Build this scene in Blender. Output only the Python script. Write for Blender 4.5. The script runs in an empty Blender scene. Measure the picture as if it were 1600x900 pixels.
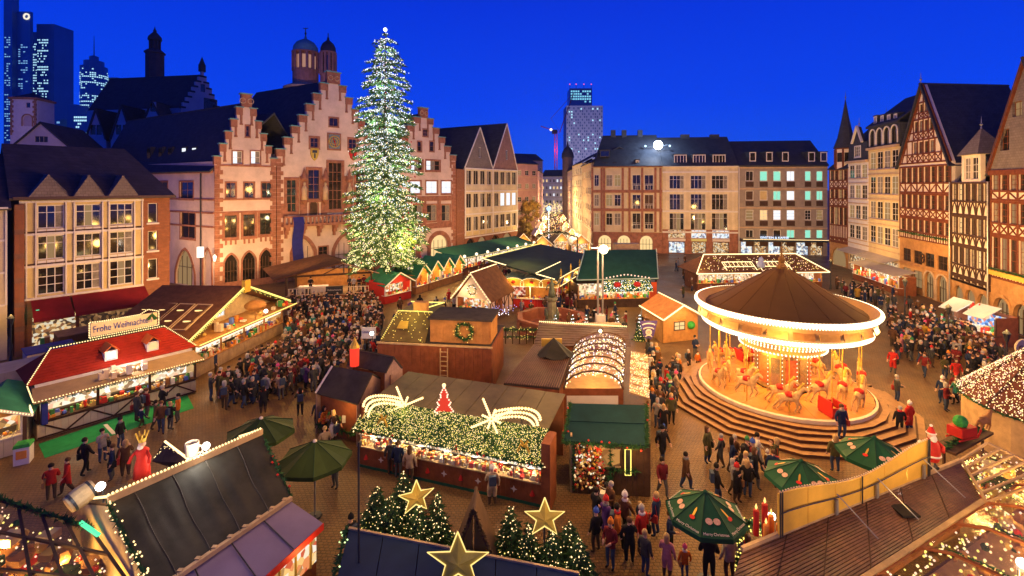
import bpy, math, random
from mathutils import Vector, Matrix
from mathutils.geometry import tessellate_polygon
S = bpy.context.scene
C = S.collection
RND = random.Random(11)
PI = math.pi
# ------------------------------------------------------------------ camera, sky, exposure
H, F, CX, HY = 14.0, 750.0, 800.0, 290.0
cd = bpy.data.cameras.new('camera'); cam = bpy.data.objects.new('camera', cd); C.objects.link(cam)
cam.location = (0, 0, H); cam.rotation_euler = (PI/2, 0, 0)
cd.sensor_width = 36; cd.lens = 36*F/1600; cd.shift_y = -(450-HY)/1600; cd.clip_start = .5; cd.clip_end = 6000
S.camera = cam
W = bpy.data.worlds.new('World'); S.world = W; W.use_nodes = True
nt = W.node_tree; nt.nodes.clear()
wo = nt.nodes.new('ShaderNodeOutputWorld'); bg = nt.nodes.new('ShaderNodeBackground')
tc = nt.nodes.new('ShaderNodeTexCoord'); sx = nt.nodes.new('ShaderNodeSeparateXYZ'); cr = nt.nodes.new('ShaderNodeValToRGB')
nt.links.new(tc.outputs['Generated'], sx.inputs[0]); nt.links.new(sx.outputs['Z'], cr.inputs[0])
e = cr.color_ramp.elements
e[0].position = 0.0; e[0].color = (.010, .100, .80, 1)
e[1].position = .34; e[1].color = (.001, .034, .70, 1)
x = cr.color_ramp.elements.new(.16); x.color = (.002, .058, .86, 1)
x = cr.color_ramp.elements.new(.6); x.color = (.001, .011, .26, 1)
x = cr.color_ramp.elements.new(1.0); x.color = (.001, .007, .15, 1)
nt.links.new(cr.outputs[0], bg.inputs[0]); bg.inputs[1].default_value = 1.0; nt.links.new(bg.outputs[0], wo.inputs[0])
S.view_settings.view_transform = 'Standard'; S.view_settings.look = 'None'; S.view_settings.exposure = 0.12; S.view_settings.gamma = 1.0
S.cycles.use_denoising = True; S.cycles.use_light_tree = True
S.cycles.max_bounces = 6; S.cycles.diffuse_bounces = 3; S.cycles.glossy_bounces = 3; S.cycles.transmission_bounces = 4; S.cycles.transparent_max_bounces = 8
S.cycles.sample_clamp_indirect = 3.0; S.cycles.caustics_reflective = False; S.cycles.caustics_refractive = False
WARM = (1, .57, .15); AMBER = (1, .45, .11); WHITE = (1, .74, .40); COOL = (.62, .80, 1)
def lamp(p, w, col=WARM, r=.25, name='market_or_fill_light'):
    d = bpy.data.lights.new(name, 'POINT'); d.energy = w; d.color = col; d.shadow_soft_size = r
    o = bpy.data.objects.new(name, d); o.location = p; C.objects.link(o); return o
def spot(p, to, w, col=WARM, ang=120, r=.3, blend=.8, name='flood_or_fill_beam'):
    d = bpy.data.lights.new(name, 'SPOT'); d.energy = w; d.color = col; d.shadow_soft_size = r; d.spot_size = math.radians(ang); d.spot_blend = blend
    o = bpy.data.objects.new(name, d); o.location = p
    o.rotation_euler = (Vector(to)-Vector(p)).to_track_quat('-Z', 'Y').to_euler(); C.objects.link(o); return o
# ------------------------------------------------------------------ pixels to places
def G(px, py, z=0.0):
    d = (H-z)*F/(py-HY); return Vector(((px-CX)/F*d, d, z))
def Dp(px, py, d): return Vector(((px-CX)/F*d, d, H-(py-HY)/F*d))
def Xd(px, d, z=0.0): return Vector(((px-CX)/F*d, d, z))
# ------------------------------------------------------------------ materials
MATS = {}
def mat(name, col, rough=.75, var=.25, scale=1.5, metal=0, emit=None, es=0, bump=0, bscale=14, spec=.1, tex=None, tp=None, sample=False):
    if name in MATS: return MATS[name]
    m = bpy.data.materials.new(name); m.use_nodes = True; MATS[name] = m
    n = m.node_tree.nodes; l = m.node_tree.links; b = n['Principled BSDF']
    b.inputs['Roughness'].default_value = rough; b.inputs['Metallic'].default_value = metal; b.inputs['Specular IOR Level'].default_value = spec
    b.inputs['Base Color'].default_value = (*col, 1)
    m.diffuse_color = (*col, 1)
    if emit:
        b.inputs['Emission Color'].default_value = (*emit, 1); b.inputs['Emission Strength'].default_value = es
        try: m.cycles.emission_sampling = 'AUTO' if sample else 'NONE'
        except Exception: pass
        return m
    geo = n.new('ShaderNodeNewGeometry')
    def mul(fac, lo, hi, src):
        mx = n.new('ShaderNodeMix'); mx.data_type = 'RGBA'; mx.blend_type = 'MIX'
        mx.inputs[6].default_value = (*lo, 1); mx.inputs[7].default_value = (*hi, 1)
        l.new(src, mx.inputs[0]); return mx.outputs[2]
    out = None
    if var:
        nz = n.new('ShaderNodeTexNoise'); nz.inputs['Scale'].default_value = scale; nz.inputs['Detail'].default_value = 6; nz.inputs['Roughness'].default_value = .65
        l.new(geo.outputs['Position'], nz.inputs['Vector'])
        rp = n.new('ShaderNodeMapRange'); rp.inputs[1].default_value = .3; rp.inputs[2].default_value = .7; l.new(nz.outputs['Fac'], rp.inputs[0])
        out = mul(None, [c*(1-var) for c in col], [min(1, c*(1+var)) for c in col], rp.outputs[0])
    hgt = None
    if tex:
        t = n.new('ShaderNodeTexCoord'); s_ = n.new('ShaderNodeSeparateXYZ'); l.new(t.outputs['Object'], s_.inputs[0])
        a_ = n.new('ShaderNodeMath'); a_.operation = 'ADD'; l.new(s_.outputs[0], a_.inputs[0]); l.new(s_.outputs[1], a_.inputs[1])
        cb = n.new('ShaderNodeCombineXYZ')
        if tex == 'ground': l.new(s_.outputs[0], cb.inputs[0]); l.new(s_.outputs[1], cb.inputs[1])
        else: l.new(a_.outputs[0], cb.inputs[0]); l.new(s_.outputs[2], cb.inputs[1])
        bk = n.new('ShaderNodeTexBrick'); bw, bh, mort, mcol = tp
        bk.inputs['Scale'].default_value = 1; bk.inputs['Brick Width'].default_value = bw; bk.inputs['Row Height'].default_value = bh; bk.inputs['Mortar Size'].default_value = mort
        bk.inputs['Mortar Smooth'].default_value = .3; bk.inputs['Mortar'].default_value = (*mcol, 1)
        bk.inputs['Color1'].default_value = (*[c*.78 for c in col], 1); bk.inputs['Color2'].default_value = (*[min(1, c*1.2) for c in col], 1)
        if tex == 'ground':
            dn = n.new('ShaderNodeTexNoise'); dn.inputs['Scale'].default_value = 3; l.new(cb.outputs[0], dn.inputs['Vector'])
            ad = n.new('ShaderNodeMixRGB'); ad.inputs[0].default_value = .12; l.new(cb.outputs[0], ad.inputs[1]); l.new(dn.outputs['Color'], ad.inputs[2]); l.new(ad.outputs[0], bk.inputs['Vector'])
        else: l.new(cb.outputs[0], bk.inputs['Vector'])
        if out:
            mm = n.new('ShaderNodeMixRGB'); mm.blend_type = 'MIX'; mm.inputs[0].default_value = .5; l.new(bk.outputs['Color'], mm.inputs[1]); l.new(out, mm.inputs[2]); out = mm.outputs[0]
        else: out = bk.outputs['Color']
        hgt = bk.outputs['Fac']
    if tex == 'ground':
        n3 = n.new('ShaderNodeTexNoise'); n3.inputs['Scale'].default_value = .22; n3.inputs['Detail'].default_value = 8; n3.inputs['Roughness'].default_value = .7; l.new(geo.outputs['Position'], n3.inputs['Vector'])
        r3 = n.new('ShaderNodeMapRange'); r3.inputs[1].default_value = .3; r3.inputs[2].default_value = .68; r3.inputs[3].default_value = .28; r3.inputs[4].default_value = .62; l.new(n3.outputs['Fac'], r3.inputs[0]); l.new(r3.outputs[0], b.inputs['Roughness'])
        r4 = n.new('ShaderNodeMapRange'); r4.inputs[1].default_value = .25; r4.inputs[2].default_value = .75; r4.inputs[3].default_value = .6; r4.inputs[4].default_value = 1.15; l.new(n3.outputs['Fac'], r4.inputs[0])
        vm = n.new('ShaderNodeVectorMath'); vm.operation = 'SCALE'; l.new(out, vm.inputs[0]); l.new(r4.outputs[0], vm.inputs[3]); out = vm.outputs[0]
    if out: l.new(out, b.inputs['Base Color'])
    if bump or hgt:
        bp = n.new('ShaderNodeBump'); bp.inputs['Strength'].default_value = bump or .4; bp.inputs['Distance'].default_value = .03
        if hgt: bp.invert = True; l.new(hgt, bp.inputs['Height'])
        else:
            n2 = n.new('ShaderNodeTexNoise'); n2.inputs['Scale'].default_value = bscale; n2.inputs['Detail'].default_value = 4
            l.new(geo.outputs['Position'], n2.inputs['Vector']); l.new(n2.outputs['Fac'], bp.inputs['Height'])
        l.new(bp.outputs[0], b.inputs['Normal'])
    return m
def glow(name, col, s, sample=False): return mat(name, (.02, .02, .02), emit=col, es=s, sample=sample)
COB = mat('cobblestone', (.21, .115, .05), .5, .35, .5, tex='ground', tp=(.17, .13, .018, (.04, .03, .02)), bump=.9, spec=.14)
STUCCO = mat('pink_plaster', (.60, .44, .35), .9, .17, .45, bump=.12)
SAND = mat('red_sandstone', (.30, .125, .075), .85, .35, 1.6, bump=.35)
SANDL = mat('pale_sandstone', (.50, .34, .20), .85, .2, 1.2, bump=.25)
BRICK = mat('brown_brick', (.27, .10, .045), .85, .3, 2, tex='wall', tp=(.5, .16, .02, (.16, .10, .07)))
SLATE = mat('slate', (.045, .045, .055), .7, .3, 1, tex='wall', tp=(.5, .28, .02, (.02, .02, .025)), bump=.5)
SHING = mat('grey_shingle', (.20, .155, .125), .8, .3, 1, tex='wall', tp=(.35, .25, .02, (.08, .06, .05)), bump=.5)
BEIGE = mat('beige_render', (.58, .47, .29), .9, .18, .5)
CREAM = mat('cream_render', (.64, .53, .34), .9, .18, .5)
OCHRE = mat('ochre_panel', (.56, .43, .19), .85, .15, 1)
WTRIM = mat('white_trim', (.66, .60, .52), .7, .08, 2)
WHITEP = mat('white_plaster', (.66, .60, .54), .9, .10, 1)
GREYST = mat('grey_brown_stone', (.30, .24, .18), .85, .15, 1.2)
TIMB = mat('red_brown_timber', (.16, .045, .018), .7, .3, 3, bump=.2)
TIMD = mat('dark_timber', (.07, .035, .02), .7, .3, 3, bump=.2)
INFILL = mat('timber_infill', (.74, .61, .44), .9, .18, .8, bump=.1)
GLASS = mat('dark_glass', (.012, .012, .014), .07, 0, spec=.9)
GLASSW = mat('warm_dark_glass', (.022, .015, .010), .05, .5, .8, spec=.5)
CURT = mat('pale_curtain', (.22, .19, .15), .8, .4, 3)
LITW = glow('lit_window_warm', (1, .66, .28), 1.0); LITC = glow('lit_window_white', (.85, .92, 1), 1.1); LITG = glow('lit_window_green', (.35, 1, .72), .8)
LITD = glow('dim_lit_window', (1, .6, .25), .28)
METAL = mat('dark_metal', (.06, .06, .065), .45, .2, 4, metal=.6)
STEEL = mat('grey_steel', (.35, .34, .33), .4, .15, 3, metal=.7)
COPPER = mat('green_copper', (.13, .30, .28), .6, .2, 2)
BULB = glow('bulb_warm', (1, .70, .30), 2.2); BULBW = glow('bulb_white', (.95, .95, 1), 2.6); BULBY = glow('bulb_yellow', (1, .78, .16), 1.7)
BULBP = glow('bulb_pink', (1, .62, .42), 1.9); ROPE = glow('light_rope_warm', (1, .70, .32), 2.6); ROPEY = glow('light_rope_yellow', (1, .80, .18), 1.6)
FIR = mat('fir_needles', (.035, .085, .028), .8, .5, 4); FIRG = mat('garland_needles', (.03, .09, .03), .8, .5, 6)
WOOD = mat('honey_wood', (.42, .20, .06), .6, .25, 2, bump=.15); WOODR = mat('red_brown_wood', (.22, .07, .028), .6, .3, 2, bump=.15)
WOODD = mat('dark_wood', (.085, .045, .025), .65, .3, 2, bump=.15); WOODP = mat('pale_wood', (.45, .31, .16), .65, .25, 2, bump=.15)
REDROOF = mat('red_shingle', (.27, .022, .012), .8, .25, 1.5)
GREENR = mat('green_roofing', (.018, .085, .05), .8, .2, 1); GREENL = mat('light_green_roofing', (.035, .19, .105), .8, .2, 1)
TEALR = mat('dark_teal_roofing', (.008, .036, .042), .8, .25, 1)
BROWNR = mat('brown_roofing', (.13, .055, .025), .8, .3, 2); FELT = mat('dark_roofing_felt', (.05, .04, .035), .8, .3, 1.5)
TARP = mat('dark_tarpaulin', (.032, .029, .023), .62, .35, .9, bump=.35, bscale=1.6); NAVY = mat('navy_roofing', (.012, .024, .07), .8, .2, 1)
BLUET = mat('blue_tarpaulin', (.035, .045, .24), .8, .2, 1); LILAC = mat('lilac_awning', (.19, .15, .24), .7, .12, .7); REDAWN = mat('red_awning', (.20, .012, .014), .7, .2, 1)
GREENC = mat('green_carpet', (.02, .24, .07), .9, .2, 2); UMB = mat('dark_green_canvas', (.014, .075, .035), .6, .15, 2)
GOLD = mat('gold_paint', (.55, .36, .06), .4, .15, 3, metal=.3); YELP = mat('yellow_panel', (.66, .40, .06), .5, .12, 1)
REDP = mat('red_paint', (.5, .03, .02), .5, .15, 2); SKIN = mat('skin', (.55, .33, .23), .6, .05, 8); BRONZE = mat('bronze', (.10, .12, .09), .5, .4, 3, metal=.5)
IVORY = mat('ivory_paint', (.7, .58, .4), .4, .1, 3); BLUEP = mat('blue_paint', (.03, .05, .3), .5, .1, 3)
def gl_mat(name, tint, alpha):
    m = mat(name, tint, .12, 0, spec=.6); m.node_tree.nodes['Principled BSDF'].inputs['Alpha'].default_value = alpha; return m
CLEAR = gl_mat('amber_clear_panel', (.22, .12, .05), .3)
GOODS = [mat('goods_'+n, c, .5, .1, 5) for n, c in (('red', (.6, .05, .03)), ('white', (.75, .7, .6)), ('gold', (.6, .4, .1)), ('brown', (.3, .14, .05)), ('blue', (.1, .15, .5)), ('cream', (.7, .55, .35)), ('green', (.08, .3, .08)), ('orange', (.75, .28, .05)))]
def glowtex(name, cols, s, scale=3.0):
    """a lit interior seen from outside: shelves, goods and lamps of several colours"""
    m = glow(name, cols[0], s); n = m.node_tree.nodes; l = m.node_tree.links; g = n.new('ShaderNodeNewGeometry'); v = n.new('ShaderNodeTexVoronoi'); v.inputs['Scale'].default_value = scale; l.new(g.outputs['Position'], v.inputs['Vector'])
    s_ = n.new('ShaderNodeSeparateColor'); l.new(v.outputs['Color'], s_.inputs[0]); r = n.new('ShaderNodeValToRGB'); r.color_ramp.interpolation = 'CONSTANT'; e = r.color_ramp.elements
    e[0].position = 0; e[0].color = (*cols[0], 1); e[1].position = 1/len(cols); e[1].color = (*cols[1], 1)
    for i, c in enumerate(cols[2:], 2): x = e.new(i/len(cols)); x.color = (*c, 1)
    l.new(s_.outputs[0], r.inputs[0]); l.new(r.outputs[0], n['Principled BSDF'].inputs['Emission Color']); return m
SHOPG = glowtex('lit_shop_warm', [(1, .72, .38), (.5, .25, .08), (1, .55, .2), (.12, .06, .03), (.9, .8, .6), (.3, .12, .05)], .75, 4.5)
SHOPC = glowtex('lit_shop_white', [(.9, .92, 1), (.5, .6, .75), (1, .9, .75), (.2, .22, .3), (.8, .95, 1)], .95, 3)
SHOPD = glowtex('dim_shop', [(.3, .14, .05), (.08, .04, .02), (.5, .25, .1), (.04, .02, .012), (.15, .07, .03)], .6, 5)
# ------------------------------------------------------------------ mesh builder
class MB:
    def __init__(s): s.v = []; s.f = []; s.m = []; s.smooth = False
    def add(s, vs, fs, mi=0):
        b = len(s.v); s.v += [tuple(p) for p in vs]; s.f += [tuple(i+b for i in f) for f in fs]; s.m += [mi]*len(fs); return s
    def box(s, x0, x1, y0, y1, z0, z1, mi=0):
        return s.add([(x0,y0,z0),(x1,y0,z0),(x1,y1,z0),(x0,y1,z0),(x0,y0,z1),(x1,y0,z1),(x1,y1,z1),(x0,y1,z1)],
                     [(0,3,2,1),(4,5,6,7),(0,1,5,4),(1,2,6,5),(2,3,7,6),(3,0,4,7)], mi)
    def slab(s, pts, t, mi=0, up=None):
        """a flat polygon given thickness t along -normal"""
        P = [Vector(p) for p in pts]; n = (P[1]-P[0]).cross(P[2]-P[0]).normalized()
        if up is None: up = Vector((0, 0, 1))
        if n.dot(up) < 0: P.reverse(); n = -n
        Q = [p-n*t for p in P]; k = len(P)
        return s.add(P+Q, [tuple(range(k)), tuple(range(2*k-1, k-1, -1))]+[(i, k+i, k+(i+1) % k, (i+1) % k) for i in range(k)], mi)
    def tube(s, pts, r, n=6, mi=0, r2=None):
        P = [Vector(p) for p in pts]; rings = []; b = len(s.v); k = len(P)
        for i, p in enumerate(P):
            d = (P[min(i+1, k-1)]-P[max(i-1, 0)]).normalized(); u = d.orthogonal().normalized() if abs(d.z) > .95 else Vector((0,0,1)).cross(d).normalized()
            w = d.cross(u); rr = r if r2 is None else r+(r2-r)*i/max(1, k-1)
            s.v += [tuple(p+u*rr*math.cos(a)+w*rr*math.sin(a)) for a in (2*PI*j/n for j in range(n))]
        for i in range(k-1):
            for j in range(n): s.f.append((b+i*n+j, b+i*n+(j+1) % n, b+(i+1)*n+(j+1) % n, b+(i+1)*n+j)); s.m.append(mi)
        s.f += [tuple(b+j for j in range(n-1, -1, -1)), tuple(b+(k-1)*n+j for j in range(n))]; s.m += [mi, mi]
        return s
    def lathe(s, prof, n=24, c=(0,0,0), mi=0, a0=0, a1=2*PI):
        b = len(s.v); full = abs(a1-a0-2*PI) < 1e-6; k = n if full else n+1
        for r, z in prof:
            s.v += [(c[0]+r*math.cos(a), c[1]+r*math.sin(a), c[2]+z) for a in (a0+(a1-a0)*j/n for j in range(k))]
        for i in range(len(prof)-1):
            for j in range(n):
                j2 = (j+1) % k; s.f.append((b+i*k+j, b+i*k+j2, b+(i+1)*k+j2, b+(i+1)*k+j)); s.m.append(mi)
        return s
    def ball(s, c, r, n=6, k=4, mi=0, sz=1.0):
        return s.lathe([(max(1e-4, r*math.sin(PI*i/k)), -r*sz*math.cos(PI*i/k)) for i in range(k+1)], n, c, mi)
    def octa(s, c, r, mi=0):
        x, y, z = c
        return s.add([(x+r,y,z),(x-r,y,z),(x,y+r,z),(x,y-r,z),(x,y,z+r),(x,y,z-r)], [(0,2,4),(2,1,4),(1,3,4),(3,0,4),(2,0,5),(1,2,5),(3,1,5),(0,3,5)], mi)
    def mesh(s, name, mats):
        me = bpy.data.meshes.new(name); me.from_pydata(s.v, [], s.f)
        for m in (mats if isinstance(mats, (list, tuple)) else [mats]): me.materials.append(m)
        if any(s.m): me.polygons.foreach_set('material_index', s.m)
        if s.smooth: me.polygons.foreach_set('use_smooth', [True]*len(s.f))
        me.update(); return me
    def build(s, name, mats, parent=None, loc=None, rz=0, label=None, kind=None):
        return link(s.mesh(name, mats), name, parent, loc, rz, label, kind)
def link(me, name, parent=None, loc=None, rz=0, label=None, kind=None):
    o = bpy.data.objects.new(name, me); C.objects.link(o); o.parent = parent
    if loc is not None: o.location = loc
    if rz: o.rotation_euler = (0, 0, rz)
    if label: o['label'] = label
    if kind: o['kind'] = kind
    return o
def thing(name, label, cat, loc=(0,0,0), rz=0, group=None):
    o = bpy.data.objects.new(name, None); C.objects.link(o); o.location = loc; o.rotation_euler = (0, 0, rz); o.empty_display_size = .2
    return tag(o, label, cat, group)
def tag(o, label, cat, group=None):
    o['label'] = label; o['category'] = cat
    if group: o['group'] = group
    return o
def struct(o): o['kind'] = 'structure'; return o
_cube = {}
def cube(m):
    if m.name not in _cube: _cube[m.name] = MB().box(-.5,.5,-.5,.5,-.5,.5).mesh('block_'+m.name, m)
    return _cube[m.name]
def piece(root, name, m, x0, x1, y0, y1, z0, z1, label=None):
    o = link(cube(m), name, root, label=label); o.location = ((x0+x1)/2, (y0+y1)/2, (z0+z1)/2); o.scale = (x1-x0, y1-y0, z1-z0); return o
def beam(root, name, m, p, q, w, t, yd=Vector((0,1,0))):
    p = Vector(p); q = Vector(q); d = q-p; L = d.length; d.normalize(); yv = Vector(yd); yv = (yv-d*yv.dot(d)).normalized(); zv = d.cross(yv)
    o = link(cube(m), name, root); M = Matrix((d, yv, zv)).transposed()
    o.location = (p+q)/2; o.rotation_euler = M.to_euler(); o.scale = (L, t, w); return o
def bulbs(root, pts, step, r, m, name='bulb_string', jit=0, closed=False):
    mb = MB(); P = [Vector(p) for p in pts]
    if closed: P.append(P[0])
    for a, b in zip(P, P[1:]):
        n = max(1, round((b-a).length/step))
        for i in range(n):
            c = a.lerp(b, (i+.5)/n)
            if jit: c += Vector((RND.uniform(-jit, jit), RND.uniform(-jit, jit), RND.uniform(-jit, jit)))
            mb.octa(c, r)
    o = mb.build(name, m, root); o['kind'] = 'stuff'; return o
def net(root, quad, n, r, ms, name='bulb_net', off=.04):
    a, b, c, d = [Vector(p) for p in quad]; nn = (b-a).cross(d-a).normalized()
    if nn.z < 0: nn = -nn
    mb = MB()
    for i in range(n):
        u, v = RND.random(), RND.random(); p = a.lerp(b, u).lerp(d.lerp(c, u), v)+nn*off
        mb.octa(p, r*RND.uniform(.7, 1.2), RND.randrange(len(ms)))
    o = mb.build(name, ms, root); o['kind'] = 'stuff'; return o
def garland(root, pts, r=.13, dens=55, m=None, name='garland', bm=None, bn=0, extra=None):
    mb = MB(); P = [Vector(p) for p in pts]
    for a, b in zip(P, P[1:]):
        L = (b-a).length
        for i in range(int(L*dens)):
            c = a.lerp(b, RND.random()); d = Vector((RND.gauss(0,1), RND.gauss(0,1), RND.gauss(0,1))).normalized(); w = d.orthogonal().normalized()*.03
            t = c+d*r*RND.uniform(.7, 1.5); mb.add([c-w, c+w, t], [(0,1,2)])
        for i in range(int(L*bn)):
            c = a.lerp(b, RND.random()); d = Vector((RND.gauss(0,1), RND.gauss(0,1), RND.gauss(0,1))).normalized(); mb.octa(c+d*r, .035, 1)
        for i in range(int(L*2) if extra else 0):
            c = a.lerp(b, RND.random()); d = Vector((RND.gauss(0,1), RND.gauss(0,1), RND.gauss(0,1))).normalized(); mb.octa(c+d*r, .06, 2 if bm else 1)
    ms = [m or FIRG]+([bm] if bm else [])+([extra] if extra else [])
    o = mb.build(name, ms, root); o['kind'] = 'stuff'; return o
def goods(root, x0, x1, y0, y1, z, n, s=.12, name='goods', zs=2.0, ms=None):
    mb = MB(); ms = ms or GOODS
    for i in range(n):
        x, y = RND.uniform(x0, x1), RND.uniform(y0, y1); w = s*RND.uniform(.5, 1.1); h = s*RND.uniform(.4, zs); k = RND.randrange(len(ms))
        if i % 3: mb.box(x-w/2, x+w/2, y-w/2, y+w/2, z, z+h, k)
        else: mb.ball((x, y, z+w*.5), w*.55, 6, 4, k)
    o = mb.build(name, ms, root); o['kind'] = 'stuff'; return o
def text(root, body, size, m, loc, rot=(PI/2, 0, 0), ext=.01, name='lettering', shear=0, sx=1):
    cu = bpy.data.curves.new(name, 'FONT'); cu.body = body; cu.size = size; cu.extrude = ext; cu.align_x = 'CENTER'; cu.align_y = 'CENTER'; cu.shear = shear
    t = bpy.data.objects.new(name, cu); C.objects.link(t); bpy.context.view_layer.update()
    me = bpy.data.meshes.new_from_object(t.evaluated_get(bpy.context.evaluated_depsgraph_get())); bpy.data.objects.remove(t); me.name = name
    me.materials.clear(); me.materials.append(m); o = link(me, name, root); o.location = loc; o.rotation_euler = rot; o.scale = (sx, 1, 1); return o
# ------------------------------------------------------------------ facades
def wall_mesh(mb, outer, holes, y=0, t=.4, rev=.25, mi=0, rmi=None):
    loops = [list(outer)]+[list(h) for h in holes]; ed = []
    for l in loops:
        for (a, b), (c, d) in zip(l, l[1:]+l[:1]):
            if abs(b-d) > 1e-6: ed.append((a, b, c, d) if b < d else (c, d, a, b))
    zs = sorted({round(q, 5) for l in loops for _, q in l}); zs = [q for i, q in enumerate(zs) if i == 0 or q-zs[i-1] > 1e-4]
    at = lambda q, z: q[0]+(q[2]-q[0])*(z-q[1])/(q[3]-q[1])
    for za, zb in zip(zs, zs[1:]):
        zm = (za+zb)/2; cr_ = sorted((at(q, zm), at(q, za), at(q, zb)) for q in ed if q[1] < zm < q[3])
        for l_, r_ in zip(cr_[0::2], cr_[1::2]): mb.add([(l_[1], y, za), (r_[1], y, za), (r_[2], y, zb), (l_[2], y, zb)], [(0, 1, 2, 3)], mi)
    k = len(outer)
    mb.add([(u, y, z) for u, z in outer]+[(u, y+t, z) for u, z in outer], [(i, i+k, (i+1) % k+k, (i+1) % k) for i in range(k)], mi)
    for h in holes:
        k = len(h)
        mb.add([(u, y, z) for u, z in h]+[(u, y+rev, z) for u, z in h], [(i, (i+1) % k, (i+1) % k+k, i+k) for i in range(k)], mi if rmi is None else rmi)
def rect(u0, u1, z0, z1): return [(u0, z0), (u1, z0), (u1, z1), (u0, z1)]
def arch(u0, u1, z0, z1, pointed=False, n=10):
    """an opening with a round or pointed top, apex z1"""
    r = (u1-u0)/2; uc = (u0+u1)/2; pts = [(u0, z0), (u1, z0)]
    hh = r*1.45 if pointed else r; zs = z1-hh
    for i in range(n+1):
        a = i/n; th = PI*a
        if pointed:
            x = math.cos(th); zz = zs+hh*(1-abs(x)**1.6)**.75
            pts.append((uc+r*x, zz))
        else: pts.append((uc+r*math.cos(th), zs+r*math.sin(th)))
    return pts
_wc = {}
class Bld:
    def __init__(s, name, label, A, B, cat='building', group=None):
        s.A = Vector((A[0], A[1], 0)); d = Vector((B[0]-A[0], B[1]-A[1], 0)); s.w = d.length; s.rz = math.atan2(d.y, d.x)
        s.ex = d.normalized(); s.ey = Vector((-s.ex.y, s.ex.x, 0)); s.root = thing(name, label, cat, s.A, s.rz, group); s.holes = []
    def uv(s, px, py, y=0):
        o = s.A+s.ey*y; r = Vector(((px-CX)/F, 1, 0)); # ground ray from origin
        den = r.x*s.ey.x+r.y*s.ey.y; t = (o.x*s.ey.x+o.y*s.ey.y)/den
        p = r*t; return ((p-o).dot(s.ex), H-(py-HY)/F*t)
    def u(s, px, y=0): return s.uv(px, HY, y)[0]
    def z(s, px, py, y=0): return s.uv(px, py, y)[1]
    def R(s, x0, y0, x1, y1, y=0):
        a, b = s.uv(x0, y0, y), s.uv(x1, y0, y); c, d = s.uv(x0, y1, y), s.uv(x1, y1, y)
        return a[0], b[0], (c[1]+d[1])/2, (a[1]+b[1])/2
    def world(s, u, y, z): return s.A+s.ex*u+s.ey*y+Vector((0, 0, z))
    def win(s, r, nx=2, nz=2, fm=None, gm=None, bar=.05, fr=.08, y=.12, hole=True, sill=None, tz=None, pm=None):
        """one window in a rectangular opening r: frame with bars, a pane per light, sill"""
        u0, u1, z0, z1 = r; w = round(u1-u0, 2); h = round(z1-z0, 2); fm = fm or WTRIM; gm = gm or GLASSW
        if hole: s.holes.append(rect(u0, u1, z0, z1))
        key = (w, h, nx, nz, fm.name, bar, fr, tz)
        if key not in _wc:
            mb = MB(); mb.box(0, fr, 0, .07, 0, h); mb.box(w-fr, w, 0, .07, 0, h); mb.box(fr, w-fr, 0, .07, 0, fr); mb.box(fr, w-fr, 0, .07, h-fr, h)
            for i in range(1, nx):
                x = fr+(w-2*fr)*i/nx; mb.box(x-bar/2, x+bar/2, .003, .067, fr, h-fr)
            zs = [fr+(h-2*fr)*j/nz for j in range(1, nz)] if not tz else [h*tz]
            for zz in zs: mb.box(fr, w-fr, .006, .064, zz-bar/2, zz+bar/2)
            pw = (w-2*fr)/nx
            _wc[key] = (mb.mesh('window_frame', fm), pw)
        me, pw = _wc[key]
        o = link(me, 'window', s.root); o.location = (u0, y, z0)
        for i in range(nx):
            g = gm[i % len(gm)] if isinstance(gm, (list, tuple)) else gm
            pk = ('p', round(pw, 2), h, fr, g.name)
            if pk not in _wc: _wc[pk] = MB().box(0, pw, .03, .045, fr, h-fr).mesh('pane', g)
            q = link(_wc[pk], 'pane', o); q.location = (fr+pw*i, 0, 0)
        if sill: piece(s.root, 'window_sill', sill, u0-.12, u1+.12, -.12, .1, z0-.16, z0-.004)
        return o
    def wall(s, outer, m, name='wall', y=0, t=.4, rev=.25, clear=True, rm=None):
        mb = MB(); wall_mesh(mb, outer, s.holes, y, t, rev, 0, 1 if rm else None); s.holes = [] if clear else s.holes
        return mb.build(name, [m, rm] if rm else m, s.root)
    def P(s, name, m, u0, u1, y0, y1, z0, z1): return piece(s.root, name, m, u0, u1, y0, y1, z0, z1)
    def arched(s, pts, gm, y=.2, fm=None):
        """door or window leaf that fills an arched opening"""
        s.holes.append(pts); mb = MB(); k = len(pts); mb.add([(u, y, z) for u, z in pts], [tuple(range(k))]); o = mb.build('arch_glazing', gm, s.root)
        if fm:
            u0 = min(p[0] for p in pts); u1 = max(p[0] for p in pts); z0 = pts[0][1]; z1 = max(p[1] for p in pts); mb = MB()
            for i in range(0, 5): x = u0+(u1-u0)*i/4; mb.box(x-.04, x+.04, y-.06, y-.01, z0, z0+(z1-z0)*(.55 if i in (0, 4) else .8))
            mb.box(u0, u1, y-.062, y-.008, z0+(z1-z0)*.5-.04, z0+(z1-z0)*.5+.04); mb.build('glazing_bars', fm, o)
        return o
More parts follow.
